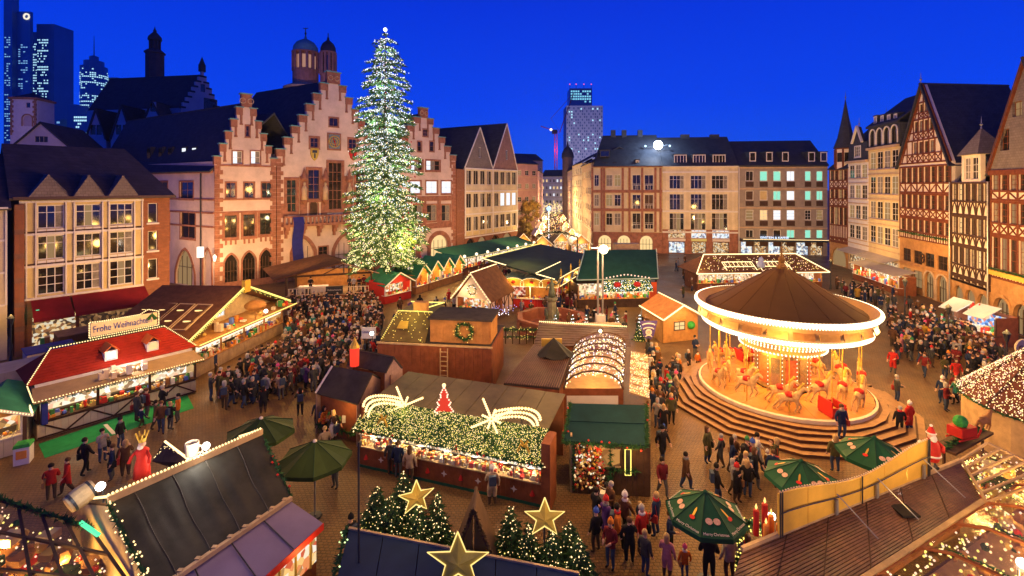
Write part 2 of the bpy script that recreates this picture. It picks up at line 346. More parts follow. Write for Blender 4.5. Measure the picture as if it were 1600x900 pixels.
    def surround(s, pts, m, w=.25, d=.08, name='arch_surround'):
        mb = MB(); uc = sum(p[0] for p in pts)/len(pts); P = pts[1:]+[pts[0]]; z0 = pts[0][1]
        inner = P; out = []
        for (u, z) in P:
            zz = max(z, z0); sgn = 1 if u > uc else -1
            if z <= z0+1e-3: out.append((u+sgn*w, z))
            else:
                dx, dz = u-uc, z-(z0+(max(p[1] for p in P)-z0)*.5); L = math.hypot(dx, dz); out.append((u+dx/L*w, z+abs(dz)/L*w))
        for i in range(len(P)-1):
            a, b, c, e = inner[i], inner[i+1], out[i+1], out[i]
            mb.add([(a[0],-d,a[1]),(b[0],-d,b[1]),(c[0],-d,c[1]),(e[0],-d,e[1]),(a[0],.02,a[1]),(b[0],.02,b[1]),(c[0],.02,c[1]),(e[0],.02,e[1])],
                   [(0,1,2,3),(0,4,5,1),(2,6,7,3),(3,7,4,0),(1,5,6,2)])
        return mb.build(name, m, s.root)
    def sur(s, r, m, w=.14, d=.06):
        u0, u1, z0, z1 = r; mb = MB(); mb.box(u0-w, u0, -d, .02, z0-w, z1+w); mb.box(u1, u1+w, -d, .02, z0-w, z1+w); mb.box(u0, u1, -d, .02, z1, z1+w); mb.box(u0-.02-w, u1+.02+w, -d-.05, .02, z0-w-.1, z0-w+.0); mb.box(u0, u1, -d, .02, z0-w, z0)
        return mb.build('window_surround', m, s.root)
    def body(s, m, depth, z1, u0=0, u1=None, e=None, name='rear_walls'):
        u1 = s.w if u1 is None else u1; e = Vector(e) if e is not None else Vector((0, depth, 0)); mb = MB()
        a = [(u0+.01, .42, 0), (u1-.01, .42, 0), (u1-.01+e.x, e.y, 0), (u0+.01+e.x, e.y, 0)]
        mb.add(a+[(x, y, z1) for x, y, _ in a], [(0,1,5,4),(1,2,6,5),(2,3,7,6),(3,0,4,7),(4,5,6,7)]); return mb.build(name, m, s.root)
def prism_roof(root, pts, e, t=.18, m=None, name='roof'):
    """gable roof: profile pts [(u,z) left eave, apex, right eave] at local y0 swept by e"""
    (ul, zl), (ua, za), (ur, zr), y0 = pts; e = Vector(e); mb = MB()
    mb.slab([(ul, y0, zl), (ua, y0, za), Vector((ua, y0, za))+e, Vector((ul, y0, zl))+e], t)
    mb.slab([(ua, y0, za), (ur, y0, zr), Vector((ur, y0, zr))+e, Vector((ua, y0, za))+e], t)
    mb.add([Vector((ul, y0, zl))+e, Vector((ur, y0, zr))+e, Vector((ua, y0, za))+e], [(0, 1, 2)])
    return mb.build(name, m or SLATE, root)
def cone_finial(root, p, h=1.6, name='finial', m=None):
    return MB().lathe([(.09, 0), (.05, .3), (.16, .45), (.05, .6), (.03, h*.7), (.001, h)], 8, p).build(name, m or STEEL, root)
# ------------------------------------------------------------------ ground
mb = MB(); mb.add([(-900, -60, 0), (900, -60, 0), (900, 1400, 0), (-900, 1400, 0)], [(0, 1, 2, 3)])
struct(mb.build('ground', COB))
# ================================================================== the stepped-gable town hall row
P0 = Vector((-465/750*64, 64, 0)); P1 = Vector((-88/750*92, 92, 0))
RD = (P1-P0).normalized(); TH_E = Vector((-.862, .507, 0))  # ridges run back along this
def on_row(u): return P0+RD*u
def stepped(b, uc, hw, z0, zt, n, aw, m, capm):
    """outline of a stepped gable + its cap blocks and hanging strips"""
    dx = (hw-aw/2)/n; dz = (zt-z0)/n; left = [(uc-hw, z0)]
    for i in range(n):
        left.append((uc-hw+dx*(i+1), z0+dz*i)); left.append((uc-hw+dx*(i+1), z0+dz*(i+1)))
    right = [(2*uc-u, z) for u, z in reversed(left)]
    for sg in (-1, 1):
        for i in range(n):
            a = uc+sg*(hw-dx*i); c = uc+sg*(hw-dx*(i+1)); lo, hi = min(a, c), max(a, c); z = z0+dz*i
            b.P('cap_block', SAND, lo-.08, hi+.08, -.12, .62, z-.75, z+.28); b.P('coping_slab', COPPER, lo-.2, hi+.2, -.22, .7, z+.28, z+.42)
            xs = c-sg*.02; b.P('hanging_strip', SAND, min(xs, xs+sg*.26), max(xs, xs+sg*.26), -.14, .05, z-1.9, z-.75)
            b.P('strip_drop', SAND, min(xs-sg*.05, xs+sg*.31), max(xs-sg*.05, xs+sg*.31), -.2, .05, z-2.1, z-1.9)
    b.P('apex_block', SAND, uc-aw/2-.1, uc+aw/2+.1, -.14, .65, zt-1.3, zt+.45); b.P('coping_slab', COPPER, uc-aw/2-.25, uc+aw/2+.25, -.25, .75, zt+.45, zt+.62)
    mb = MB()
    for k in (-1, 1): mb.lathe([(.32, -.02), (.42, -.02), (.42, .06), (.32, .06)], 14, (0, 0, 0))
    rr = MB()
    for k in (-1, 1): rr.tube([(uc+k*.5+.36*math.cos(a), -.17, zt-.45+.36*math.sin(a)) for a in [2*PI*i/12 for i in range(13)]], .06, 5)
    rr.build('carved_ring', SANDL, b.root)
    return left+right
def local_e(b, L): v = TH_E*L; return Vector((v.dot(b.ex), v.dot(b.ey), 0))
def quoins(b, u, z0, z1, sg=1, w=.75, h=.62, d=.06, m=SAND):
    i = 0; z = z0
    while z < z1-.2:
        ww = w if i % 2 else w*.62; b.P('quoin', m, min(u, u+sg*ww), max(u, u+sg*ww), -d-.004*(i % 2), .3, z, min(z+h-.03, z1)); z += h; i += 1
# --- left house
b = Bld('stepped_gable_house', 'narrow pink stepped-gable town house at the left end of the town hall row', on_row(0), on_row(7.75)); w = b.w; uc = w/2
q = lambda *a: b.R(*a)
wr = [q(363.5, 236, 378.5, 256), q(392, 236, 406.5, 256)]
for r in wr: b.win(r, 2, 2, WTRIM, [LITC, CURT], sill=SAND); b.sur(r, SAND)
r = q(384, 196, 390, 213); b.win(r, 1, 2, SAND, GLASSW); b.sur(r, SAND)
for x in (353, 381.5, 409): r = q(x, 285, x+15.5, 309); b.win(r, 2, 2, SAND, [GLASSW, GLASS]); b.sur(r, SAND)
for x, x2 in ((351, 370), (380, 398), (406, 424)):
    r = q(x, 336.5 if x < 370 else 335 if x < 400 else 333, x2, 371 if x < 370 else 369 if x < 400 else 366); b.win(r, 2, 2, WOODD, GLASSW, tz=.68); b.sur(r, SAND, .3, .08)
    for k in (0.1, .5, .9): uu = r[0]+(r[1]-r[0])*k; b.P('console_stone', SAND, uu-.1, uu+.1, -.16, .0, r[2]-1.0, r[2]-.42)
for x, x2, yt in ((351, 371, 398), (379, 399, 394), (406.5, 425, 390)):
    u0, u1 = b.u(x), b.u(x2); p = arch(u0, u1, .05, b.z((x+x2)/2, yt), True); b.arched(p, GLASSW, .3, WOODD); b.surround(p, SAND, .3, .1)
ez = 17.6; out = [(0, 0), (w, 0)]+[(u, z) for u, z in reversed(stepped(b, uc, w/2, ez, 26.2, 5, 1.1, STUCCO, SAND))]
b.wall(out, STUCCO, t=.6, rev=.28)
for zz in (b.z(385, 311), b.z(385, 259)): b.P('string_course', SAND, .3, w-.3, -.13, .0, zz-.14, zz+.1)
b.P('string_course', SAND, .3, w-.3, -.1, 0, b.z(385, 331)-.12, b.z(385, 331)+.12)
quoins(b, 0, 0, ez-.8, 1, 1.0); quoins(b, w, 0, ez-.8, -1, .8)
b.P('plinth', SAND, -.06, w-.01, -.16, .0, 0, .9)
eL = local_e(b, 36); prism_roof(b.root, [(.1, ez-.3), (uc, 25.6), (w-.1, ez-.3), .55], eL)
b.body(STUCCO, 0, ez-.35, e=eL)
# --- the wing that runs back to the left
A2 = P0+Vector((-.878, .478, 0))*26
b = Bld('long_slate_roofed_wing', 'pink wing with long slate roof between brick modern block and left stepped gable', A2, P0+Vector((-.878, .478, 0))*.06); w = b.w
for x, x2, y, y2, gm in ((281, 302, 284, 310, GLASSW), (243, 262, 284, 311, GLASS), (282, 305, 332, 372, GLASSW), (244, 265, 332, 372, GLASSW)):
    r = b.R(x, y, x2, y2); b.win(r, 2, 2, SAND, gm); b.sur(r, SAND, .18)
for x, x2, g in ((275, 304, LITD), (318, 331, GLASSW)):
    p = arch(b.u(x), b.u(x2), .05, b.z((x+x2)/2, 390), True); b.arched(p, g, .3, WOODD); b.surround(p, SAND, .3, .1)
b.wall(rect(0, w, 0, 15.9), STUCCO, t=.5)
for y in (311, 331, 352): zz = b.z(290, y); b.P('string_course', SAND, 0, w, -.12, 0, zz-.12, zz+.12)
b.P('eaves_cornice', SAND, 0, w-.3, -.35, 0, 15.7, 16.1)
mb = MB(); mb.slab([(-2, -.5, 15.95), (w-.25, -.5, 15.95), (w+2, 7.4, 24.6), (-2, 7.4, 24.6)], .2); mb.slab([(-2, 15, 15.95), (w+.3, 15, 15.95), (w+2, 7.4, 24.6), (-2, 7.4, 24.6)], .2)
mb.build('roof', SLATE, b.root); b.body(STUCCO, 14.5, 15.9)
for px, lit in ((240, GLASS), (258, GLASS), (273, GLASS), (295, LITC), (311, LITC)):
    uu, zz = b.uv(px, 240, 2.0); d = MB(); d.box(-.55, .55, 0, 2.6, -1.0, 1.0); o = d.build('roof_dormer', SLATE, b.root); o.location = (uu, 1.35, zz)
    MB().box(-.45, .45, -.05, -.005, -.75, .75).build('window', lit, o)
MB().tube([(b.u(315), -.15, 0), (b.u(315), -.15, 15.7)], .09, 6).build('downpipe', METAL, b.root)
# --- centre house
uA, uB = 7.85, 24.7; b = Bld('stepped_gable_hall', 'tallest pink stepped-gable hall with clock and balcony behind the tall lit fir', on_row(uA), on_row(uB)); w = b.w; uc = w/2
q = lambda *a: b.R(*a)
uc_px = b.u(521)
uc = uc_px
r = q(514.5, 184, 528.5, 197); b.win(r, 2, 1, SAND, GLASSW); b.sur(r, SAND)
for x, x2, y, y2 in ((485, 497.5, 215, 230), (545, 557, 217, 232)):
    r = q(x, y, x2, y2); b.win(r, 2, 2, SAND, GLASSW); b.sur(r, SAND, .25)
for x, x2, y, y2, z in ((481.5, 499.5, 265, 311, 4), (513.5, 534, 254, 327, 5), (448, 463, 281, 331, 4), (556, 570, 268, 330, 4)):
    r = q(x, y, x2, y2); b.win(r, 3 if z == 5 else 2, z, SAND, [GLASSW, GLASS, CURT] if z == 4 else GLASSW, bar=.07); b.sur(r, SAND, .38, .1)
for x, x2, yt in ((458, 490, 373), (523, 555, 368)):
    p = arch(b.u(x), b.u(x2), .05, b.z((x+x2)/2, yt), True); b.arched(p, LITD, .45, WOODD); b.surround(p, SAND, .55, .14)
r = q(498, 385, 512, 400); b.win(r, 2, 2, SAND, GLASS); b.sur(r, SAND)
p = arch(b.u(484), b.u(496.5), b.z(490, 336), b.z(490, 314)); b.arched(p, WOODD, .2); b.surround(p, SAND, .2, .08)
zt = b.z(521, 118); z0 = 19.0
out = [(0, 0), (w, 0)]+[(min(max(u, 0), w), z) for u, z in reversed(stepped(b, uc, min(uc, w-uc), z0, zt, 7, 1.9, STUCCO, SAND))]
b.wall(out, STUCCO, t=.7, rev=.4)
zb0, zb1 = b.z(490, 352), b.z(490, 336)
b.P('balcony_slab', SAND, .6, w-.6, -1.3, 0, zb0, zb0+.4)
n = 26
for i in range(n): uu = .7+(w-1.5)*i/(n-1); b.P('baluster', SAND, uu-.13, uu+.13, -1.22, -1.02, zb0+.4, zb1-.2)
b.P('balcony_rail', SAND, .6, w-.6, -1.32, -.95, zb1-.2, zb1+.02)
for i in range(7):
    uu = 1.2+(w-2.4)*i/6; mb = MB(); mb.box(uu-.28, uu+.28, -1.15, 0, zb0-.5, zb0-.005); mb.box(uu-.22, uu+.22, -.75, 0, zb0-1.1, zb0-.5); mb.box(uu-.16, uu+.16, -.4, 0, zb0-1.7, zb0-1.1); mb.build('balcony_console', SAND, b.root)
zs0, zs1 = b.z(520, 334), b.z(520, 312)
for a, c in ((467, 480.5), (501, 512), (536, 552)):
    u0, u1 = b.u(a), b.u(c); um = (u0+u1)/2; zz = b.z((a+c)/2, 300); st = thing('wall_statue', 'x', 'statue'); st['label'] = 'x'; bpy.data.objects.remove(st)
    b.P('niche_pilaster', SAND, u0+.1, u1-.1, -.12, .0, zb1, b.z(a, 275)); mb = MB(); mb.smooth = True
    mb.lathe([(.02, 0), (.42, .02), (.36, .9), (.42, 1.6), (.3, 2.0), (.12, 2.15), (.2, 2.35), (.16, 2.6), (.02, 2.7)], 12, (um, -.45, zz-1.2)); sf = mb.build('carved_figure', SANDL, b.root)
    MB().lathe([(.02, -.7), (.35, -.2), (.55, 0), (.55, .12), (.02, .12)], 10, (um, -.4, zz-1.33)).build('console_bracket', SAND, b.root)
    MB().lathe([(.5, 0), (.58, .3), (.5, .5), (.3, .9), (.02, 2.0)], 8, (um, -.4, zz+1.75)).build('statue_canopy', SAND, b.root)
# clock
r = q(511, 208, 532.5, 235); uu, zz = (r[0]+r[1])/2, (r[2]+r[3])/2; hw = (r[1]-r[0])/2
mb = MB(); mb.box(r[0], r[1], -.12, .02, r[2], r[3]); ck = mb.build('clock', SAND, b.root)
MB().box(r[0]+.22, r[1]-.22, -.15, -.12, r[2]+.25, r[3]-.25).build('clock_panel', mat('clock_panel_blue', (.16, .2, .22), .5, .5, 6), ck)
dial = MB()
for k, rr in enumerate((hw*.78, hw*.42)): dial.tube([(uu+rr*math.cos(a), -.19, zz+rr*math.sin(a)) for a in [2*PI*i/24 for i in range(25)]], .07, 5)
for i in range(12): a = PI*i/6; dial.tube([(uu+hw*.55*math.cos(a), -.18, zz+hw*.55*math.sin(a)), (uu+hw*.72*math.cos(a), -.18, zz+hw*.72*math.sin(a))], .05, 4)
dial.build('clock_dial', GOLD, ck)
hd = MB(); hd.tube([(uu, -.24, zz), (uu+.2, -.24, zz-.85)], .06, 4); hd.tube([(uu, -.26, zz), (uu-.25, -.26, zz+.6)], .07, 4); hd.ball((uu, -.24, zz), .16); hd.build('clock_hands', REDP, ck)
for px, ms in ((491, GOLD), (551, REDP)):  # coats of arms
    uu, zz = b.uv(px, 241); pts = [(-.75, .9), (.75, .9), (.78, .1), (.5, -.6), (0, -1.0), (-.5, -.6), (-.78, .1)]; mb = MB(); wall_mesh(mb, [(uu+a*.8, zz+c) for a, c in reversed(pts)], [], -.22, .2); sh = mb.build('coat_of_arms', ms, b.root)
    mb = MB(); mb.box(uu-.35, uu+.35, -.26, -.22, zz+.2, zz+.6); mb.box(uu-.1, uu+.1, -.26, -.225, zz-.6, zz+.15); mb.build('shield_charge', METAL, sh)
quoins(b, 0, 0, z0-.9, 1, .9); quoins(b, w, 0, z0-.9, -1, .9); b.P('plinth', SAND, 0, w, -.16, 0, 0, .9)
u0, u1 = b.u(446), b.u(553); 
for x in (444, 506, 540): uu = b.u(x); b.P('sandstone_pier', SAND, uu-.45, uu+.45, -.08, 0, zb1, b.z(x, 318))
eL = local_e(b, 20); prism_roof(b.root, [(uc-min(uc, w-uc)+.2, z0-.4), (uc, zt-.6), (uc+min(uc, w-uc)-.2, z0-.4), .65], eL); b.body(STUCCO, 0, z0-.4, e=eL)
uu0, uu1 = b.u(456), b.u(466)
bn = MB(); k = 9
for i in range(k):
    for j in range(2): pass
pts = [(b.u(460)+.12*math.sin(i*.9), -1.5-.1*math.sin(i*1.3), zb1-.1-(zb1-2.4)*i/k) for i in range(k+1)]
for i in range(k):
    (x, y, z), (x2, y2, z2) = pts[i], pts[i+1]; hh = .75
    bn.slab([(x-hh, y, z), (x+hh, y, z), (x2+hh, y2, z2), (x2-hh, y2, z2)], .03, up=Vector((0, -1, 0)))
fl = bn.build('hanging_banner', mat('deep_blue_cloth', (.02, .02, .16), .8, .2, 2), None); fl.location = b.A; fl.rotation_euler = (0, 0, b.rz); tag(fl, 'long dark blue banner hanging from the sandstone balcony', 'banner')
# --- right house
uA, uB = 24.8, 40.2; b = Bld('stepped_gable_house', 'pink stepped-gable house with lit white windows right of the tall lit fir', on_row(uA), on_row(uB)); w = b.w; uc = b.u(662); hw = w-uc
q = lambda *a: b.R(*a)
for x, x2, y, y2 in ((661, 668.5, 202, 212.5), (652.5, 658.5, 221, 236), (671.5, 678, 221, 236)): r = q(x, y, x2, y2); b.win(r, 1 if x != 661 else 2, 2, SAND, GLASSW); b.sur(r, SAND)
for x, x2 in ((642, 660), (666, 687)): r = q(x, 251, x2, 266); b.win(r, 3, 2, SAND, [LITC, CURT, GLASSW]); b.sur(r, SAND, .25)
for x, x2 in ((641, 657), (666, 683), (690, 705)): r = q(x, 283, x2, 302); b.win(r, 2, 2, WTRIM, LITC); b.sur(r, SAND, .22)
for x, x2 in ((645, 660), (667, 682), (690, 703)): r = q(x, 320, x2, 345); b.win(r, 2, 2, SANDL, [GLASS, CURT]); b.sur(r, SAND, .22)
p = arch(b.u(673), b.u(699), .05, b.z(686, 367)); b.arched(p, LITW, .4, WOODD); b.surround(p, SAND, .8, .12)
p = arch(b.u(620), b.u(650), .05, b.z(635, 371)); b.arched(p, LITD, .4, WOODD); b.surround(p, SAND, .8, .12)
ez = b.z(705, 245)
out = [(0, 0), (w, 0)]+[(max(0, u), z) for u, z in reversed(stepped(b, uc, hw, ez, b.z(662, 173), 5, 1.5, STUCCO, SAND))]
b.wall(out, STUCCO, t=.6, rev=.3)
zz0, zz1 = b.z(690, 356), b.z(690, 306)
for r in ((0, 100),): pass
mb = MB(); lo = q(640, 318, 712, 347)
b.P('sandstone_band', SAND, 0, w, -.09, 0, zz1-.9, zz1); b.P('sandstone_band', SAND, 0, w, -.09, 0, zz0, zz0+1.0)
for x in (663, 686, 708): uu = b.u(x); b.P('sandstone_pier', SAND, uu-.4, uu+.4, -.075, 0, zz0+1.0, zz1-.9)
quoins(b, w, 0, ez-.9, -1, 1.0); quoins(b, 0, 0, ez-.9, 1, .9); b.P('plinth', SAND, 0, w, -.14, 0, 0, .9)
eL = local_e(b, 18); prism_roof(b.root, [(uc-hw+.2, ez-.4), (uc, b.z(662, 177)), (uc+hw-.2, ez-.4), .6], eL); b.body(STUCCO, 0, ez-.4, e=eL)
# ================================================================== modern twin gables
A = Xd(726, 95.5); B = Xd(808.5, 112); b = Bld('twin_gabled_block', 'modern grey shingled twin gable block beyond the stepped gables', A, B); w = b.w
um = b.u(770); ez = 17.6
for f, (yt, yb) in enumerate(((268, 291), (299, 324), (331, 356))):
    zt = ez-.5-f*4.7; 
    for g, (u0, u1) in enumerate(((.25, um-.15), (um+.25, w-.25))):
        n = 4
        for i in range(n):
            a = u0+(u1-u0)*(i+.14)/n; c = u0+(u1-u0)*(i+.86)/n
            gm = LITC if (g == 1 and f == 1 and i > 0) else ([CURT, GLASSW, GLASS][(i+f+g) % 3], GLASSW)
            b.win((a, c, zt-2.9, zt), 2, 1, WTRIM, gm, fr=.07)
            b.P('parapet_panel', BEIGE if f < 2 else OCHRE, a, c, -.06, 0, zt-3.75, zt-3.05)
A3 = A
b.wall(rect(0, w, 3.8, ez), BEIGE, t=.4)
for f in range(4): b.P('floor_band', WTRIM, 0, w, -.14, 0, ez-.28-f*4.62, ez-.02-f*4.62)
for u in (0.0, um-.1, w-.25): b.P('vertical_strip', WTRIM, u, u+.25, -.12, 0, 4, ez-.3)
for g, (u0, u1) in enumerate(((0, um), (um, w))):
    px, py = ((750, 199), (792, 193))[g]; ua = b.u(px); za = b.z(px, py)
    MBx = MB(); hole = rect(ua-.45, ua+.45, ez+2.2, ez+4.4); wall_mesh(MBx, [(u0, ez), (u1, ez), (ua, za)], [hole], 0, .4); MBx.build('shingled_gable', SHING if g == 0 else mat('rose_shingle', (.26, .14, .11), .8, .3, 1, tex='wall', tp=(.35, .25, .02, (.1, .06, .05)), bump=.5), b.root)
    b.win((ua-.45, ua+.45, ez+2.2, ez+4.4), 3, 1, WTRIM, GLASSW, hole=False)
    for (p, q2) in (((u0, ez), (ua, za)), ((ua, za), (u1, ez))): beam(b.root, 'verge_board', WTRIM, (p[0], -.05, p[1]), (q2[0], -.05, q2[1]), .22, .14)
    e2 = TH_E*22; prism_roof(b.root, [(u0-.2, ez-.1), (ua, za+.1), (u1+.2, ez-.1), .1], (e2.dot(b.ex), e2.dot(b.ey), 0))
for i, (px, px2) in enumerate(((728, 742), (746, 760), (767, 780), (785, 800))): p = arch(b.u(px), b.u(px2), .05, 3.3); b.arched(p, LITD if i % 2 else GLASSW, .4); b.surround(p, BRICK, .3, .05)
b.wall(rect(0, w, 0, 3.8), BRICK, name='arcade_wall', t=.5); b.body(BRICK, 14, ez-.2)
b2 = Bld('brick_link_wall', 'brown brick wall linking stepped gable house and twin gable block', P1+RD*.02+Vector((.2, -.1, 0)), A+Vector((-.03, 0, 0))); b2.wall(rect(0, b2.w, 0, 17.2), BRICK, t=.6)
for z in (4.5, 9, 13): b2.P('brick_course', SAND, 0, b2.w, -.08, 0, z, z+.25)
# ================================================================== left modern blocks
LD = Vector((4.9, 6, 0)).normalized(); LA = Vector((-40.3, 40, 0))
b = Bld('modern_brick_block', 'beige and brick modern block with red awnings behind the red-roofed stall', LA-LD*.55, LA+LD*9.93); w = b.w; ez = 12.85; q = lambda *a: b.R(*a)
z3 = b.z(130, 462)
rows = []
for f, (yt, yb) in enumerate(((318, 345), (369, 397), (414, 459))):
    for i, (x, x2) in enumerate(((58, 101), (118, 158), (171, 208))):
        u0, u1 = b.u(x), b.u(x2); yy = (yt, yb)
        za, zb = b.z(x, yt+(0, 0, 0)[i]), b.z(x, yb)
        zt, zl = (12.35, 10.35) if f == 0 else (9.75, 7.7) if f == 1 else (7.05, 4.75)
        gm = ([GLASSW, GLASS, CURT], [GLASSW, LITD, GLASS], [GLASSW, GLASS, GLASSW])[(f+i) % 3]
        b.win((u0, u1, zl, zt), 3, 2 if f < 2 else 3, WTRIM, gm, fr=.09, bar=.06, tz=.68 if f < 2 else None)
        if f < 2:
            for k in range(3): a = u0+(u1-u0)*k/3; b.P('parapet_panel', WHITEP, a+.03, a+(u1-u0)/3-.03, -.05, 0, zl-.62, zl-.06)
ub = b.u(224)
for yt, yb, k in ((312, 336, 0), (355, 379, 1), (400, 423, 2)): zt = (12.3, 9.6, 6.9)[k]; b.win((b.u(231)-.0, b.u(246), zt-1.9, zt), 1, 1, WTRIM, GLASSW, fr=.07, sill=WTRIM, hole=False)
b.wall(rect(0, ub, 4.5, ez), OCHRE, t=.35); 
b.holes = [h for h in b.holes]
b.wall(rect(0, w, 0, 4.5), BRICK, name='ground_floor_wall', t=.35)
for z in (4.5, 7.2, 9.9, ez-.22): b.P('white_rail', WTRIM, 0, ub, -.12, 0, z-.09, z+.09); 
for z in (7.38, 10.08): b.P('dark_joint', TIMD, .2, ub, -.06, 0, z-.06, z+.06)
for px in (41, 56, 103, 116, 160, 170, 210, 222): uu = b.u(px); b.P('white_post', WTRIM, uu-.05, uu+.05, -.14, 0, 4.6, ez-.3)
mb = MB(); holes = []
b3 = b
for k in range(3): zt = (12.3, 9.6, 6.9)[k]; b.holes.append(rect(b.u(231), b.u(246), zt-1.9, zt))
b.wall([(ub, 4.5), (w, 4.5), (w, ez), (ub, ez)], BRICK, name='brick_bay', t=.35, y=-.02)
b.P('brick_pier', BRICK, -.3, b.u(37), -.5, .3, 0, ez-.4)
b.P('eaves_gutter', mat('brown_gutter', (.10, .06, .05), .6, .2, 2), -.4, w+.3, -.62, -.15, ez, ez+.22)
mb = MB(); R1 = ez+4.9
mb.slab([(-.6, -.6, ez+.1), (w+.4, -.6, ez+.1), (w-2.4, 5.5, R1), (-.6, 5.5, R1)], .2); mb.slab([(-.6, 11.5, ez+.1), (w+.4, 11.5, ez+.1), (w-2.4, 5.5, R1), (-.6, 5.5, R1)], .2)
mb.slab([(w+.4, -.6, ez+.1), (w+.4, 11.5, ez+.1), (w-2.4, 5.5, R1)], .2); ROOFB = mat('brown_grey_slate', (.075, .058, .058), .6, .3, 1, tex='wall', tp=(.5, .28, .02, (.035, .03, .03)), bump=.5); mb.build('roof', ROOFB, b.root)
for x0, x1, xp in ((42, 106, 70), (112, 162, 128), (166, 214, 182)):
    u0, u1 = b.u(x0), b.u(x1); ua = (u0+u1)/2; mb = MB(); za = ez+2.1
    mb.slab([(u0, -.62, ez+.15), (ua, -.45, za), (ua, 2.2, za+.05), (u0, .2, ez+.6)], .12); mb.slab([(ua, -.45, za), (u1, -.62, ez+.15), (u1, .2, ez+.6), (ua, 2.2, za+.05)], .12)
    mb.add([(u0, -.6, ez+.12), (u1, -.6, ez+.12), (ua, -.44, za-.05)], [(0, 1, 2)]); mb.build('folded_dormer', SHING, b.root)
b.body(BRICK, 11, ez)
for x0, x1, dz in ((48, 108, 0), (112, 226, .0)):
    u0, u1 = b.u(x0), b.u(x1); mb = MB(); mb.slab([(u0, -.05, 4.35), (u1, -.05, 4.35), (u1+.05, -2.1, 3.2), (u0-.05, -2.1, 3.2)], .05); mb.slab([(u0-.05, -2.1, 3.2), (u1+.05, -2.1, 3.2), (u1+.05, -2.12, 2.9), (u0-.05, -2.12, 2.9)], .03, up=Vector((0, -1, 0))); mb.build('awning', REDAWN, b.root)
u0, u1 = b.u(50), b.u(118); MB().box(u0, u1, -.06, -.02, .4, 2.9).build('shop_window', SHOPG, b.root); MB().box(b.u(124), b.u(222), -.06, -.02, .4, 2.9).build('shop_window', SHOPD, b.root)
goods(b.root, u0, b.u(150), -1.1, -.3, .4, 60, .3, 'shop_display', 3)
o = MB().box(b.u(53), b.u(58), -1.2, -.1, 3.0, 3.75).build('projecting_sign', glow('green_sign', (.1, .9, .45), .9), b.root)
b.P('shop_sign', glow('white_shop_sign', (1, .9, .75), 1.2), b.u(228), b.u(258), -.9, -.7, 2.9, 3.3)
MB().box(b.u(229), b.u(257), -.1, -.03, .3, 2.7).build('shop_window', SHOPG, b.root)
# block at the very left
b = Bld('beige_corner_block', 'pale beige block cut by the left edge with red awning', LA-LD*10.5+Vector((.5, -.3, 0)), LA-LD*1.35+Vector((.5, -.3, 0))); w = b.w; ez = 12.2
b.win((w-2.9, w-2.0, 5.2, 6.4), 1, 1, WTRIM, GLASSW)
b.wall(rect(0, w, 0, ez), BEIGE, t=.4)
for u in (w-.12, w-1.9, w-3.6): b.P('white_post', WTRIM, u, u+.12, -.1, 0, 4.4, ez)
for z in (4.4, 7.0, 9.6): b.P('white_rail', WTRIM, 0, w-.13, -.08, 0, z-.08, z+.08)
mb = MB(); mb.slab([(-1, -.6, ez), (w+.2, -.6, ez), (w+.2, 5.5, ez+4.6), (-1, 5.5, ez+4.6)], .2); mb.slab([(-1, 11, ez), (w+.2, 11, ez), (w+.2, 5.5, ez+4.6), (-1, 5.5, ez+4.6)], .2); mb.build('roof', ROOFB, b.root); b.body(BRICK, 10.5, ez)
mb = MB(); mb.slab([(w-5, -.05, 4.0), (w-.6, -.05, 4.0), (w-.6, -2.2, 3.0), (w-5, -2.2, 3.0)], .05); mb.build('awning', REDAWN, b.root)
b.P('gutter_light', WTRIM, w-3, w, -.75, -.62, ez-.05, ez+.1); MB().box(w-5, w-.6, -.06, -.02, .4, 2.6).build('shop_window', SHOPG, b.root)
# ================================================================== back row
BA = Xd(925, 101); BB = Xd(1292, 95)
BD = (BB-BA).normalized(); 
def back(px0, px1, name, label):
    def at(px):
        k = (px-CX)/F; den = BD.x-k*BD.y; t = (k*BA.y-BA.x)/den; return BA+BD*t
    return Bld(name, label, at(px0), at(px1))
# B1 red framed
b = back(927, 1034.7, 'red_framed_block', 'beige block with red sandstone frame at the street corner'); w = b.w; ez = 17.8; q = lambda *a: b.R(*a); B1 = b
for f, (yt, yb) in enumerate(((273, 291), (304, 322), (333, 352))):
    for x, x2 in ((928.5, 936), (947, 957), (960, 970)): b.win(q(x, yt, x2, yb), 2, 2, WTRIM, [LITD, GLASSW, CURT][(f+int(x)) % 3], tz=.65)
    for i, (x, x2) in enumerate(((988, 1001), (1007, 1021))):
        r = q(x, yt, x2, yb+6); b.win(r, 2, 2, WTRIM, GLASSW if (f, i) != (1, 1) else WOODD, tz=.4)
        for k in range(4): b.P('balcony_bar', WTRIM, r[0]+.1+(r[1]-r[0]-.2)*k/3-.03, r[0]+.1+(r[1]-r[0]-.2)*k/3+.03, -.12, -.06, r[2], r[2]+1.0)
        b.P('balcony_rail', WTRIM, r[0], r[1], -.14, -.05, r[2]+1.0, r[2]+1.08)
b.wall(rect(0, w, 4.3, ez), BEIGE, t=.4)
for px in (925.5, 940, 944, 973, 983.5, 1003.5, 1024, 1032): uu = b.u(px); b.P('sandstone_post', SAND, uu-.22, uu+.22, -.12, 0, 4.4, ez-.1)
for yy in (299, 328): zz = b.z(980, yy); b.P('sandstone_band', SAND, 0, w, -.16, 0, zz-.3, zz+.3)
for px in (940, 978, 1028):
    for a in range(3): 
        uu = b.u(px); b.P('ochre_panel', OCHRE, uu+.3, uu+.95, -.05, 0, 5.2+a*4.2, 8.6+a*4.2)
b.holes = []
for px, px2 in ((935, 955), (965, 985), (1000, 1020)): p = arch(b.u(px), b.u(px2), .05, 3.6); b.arched(p, LITW, .4, WOODD)
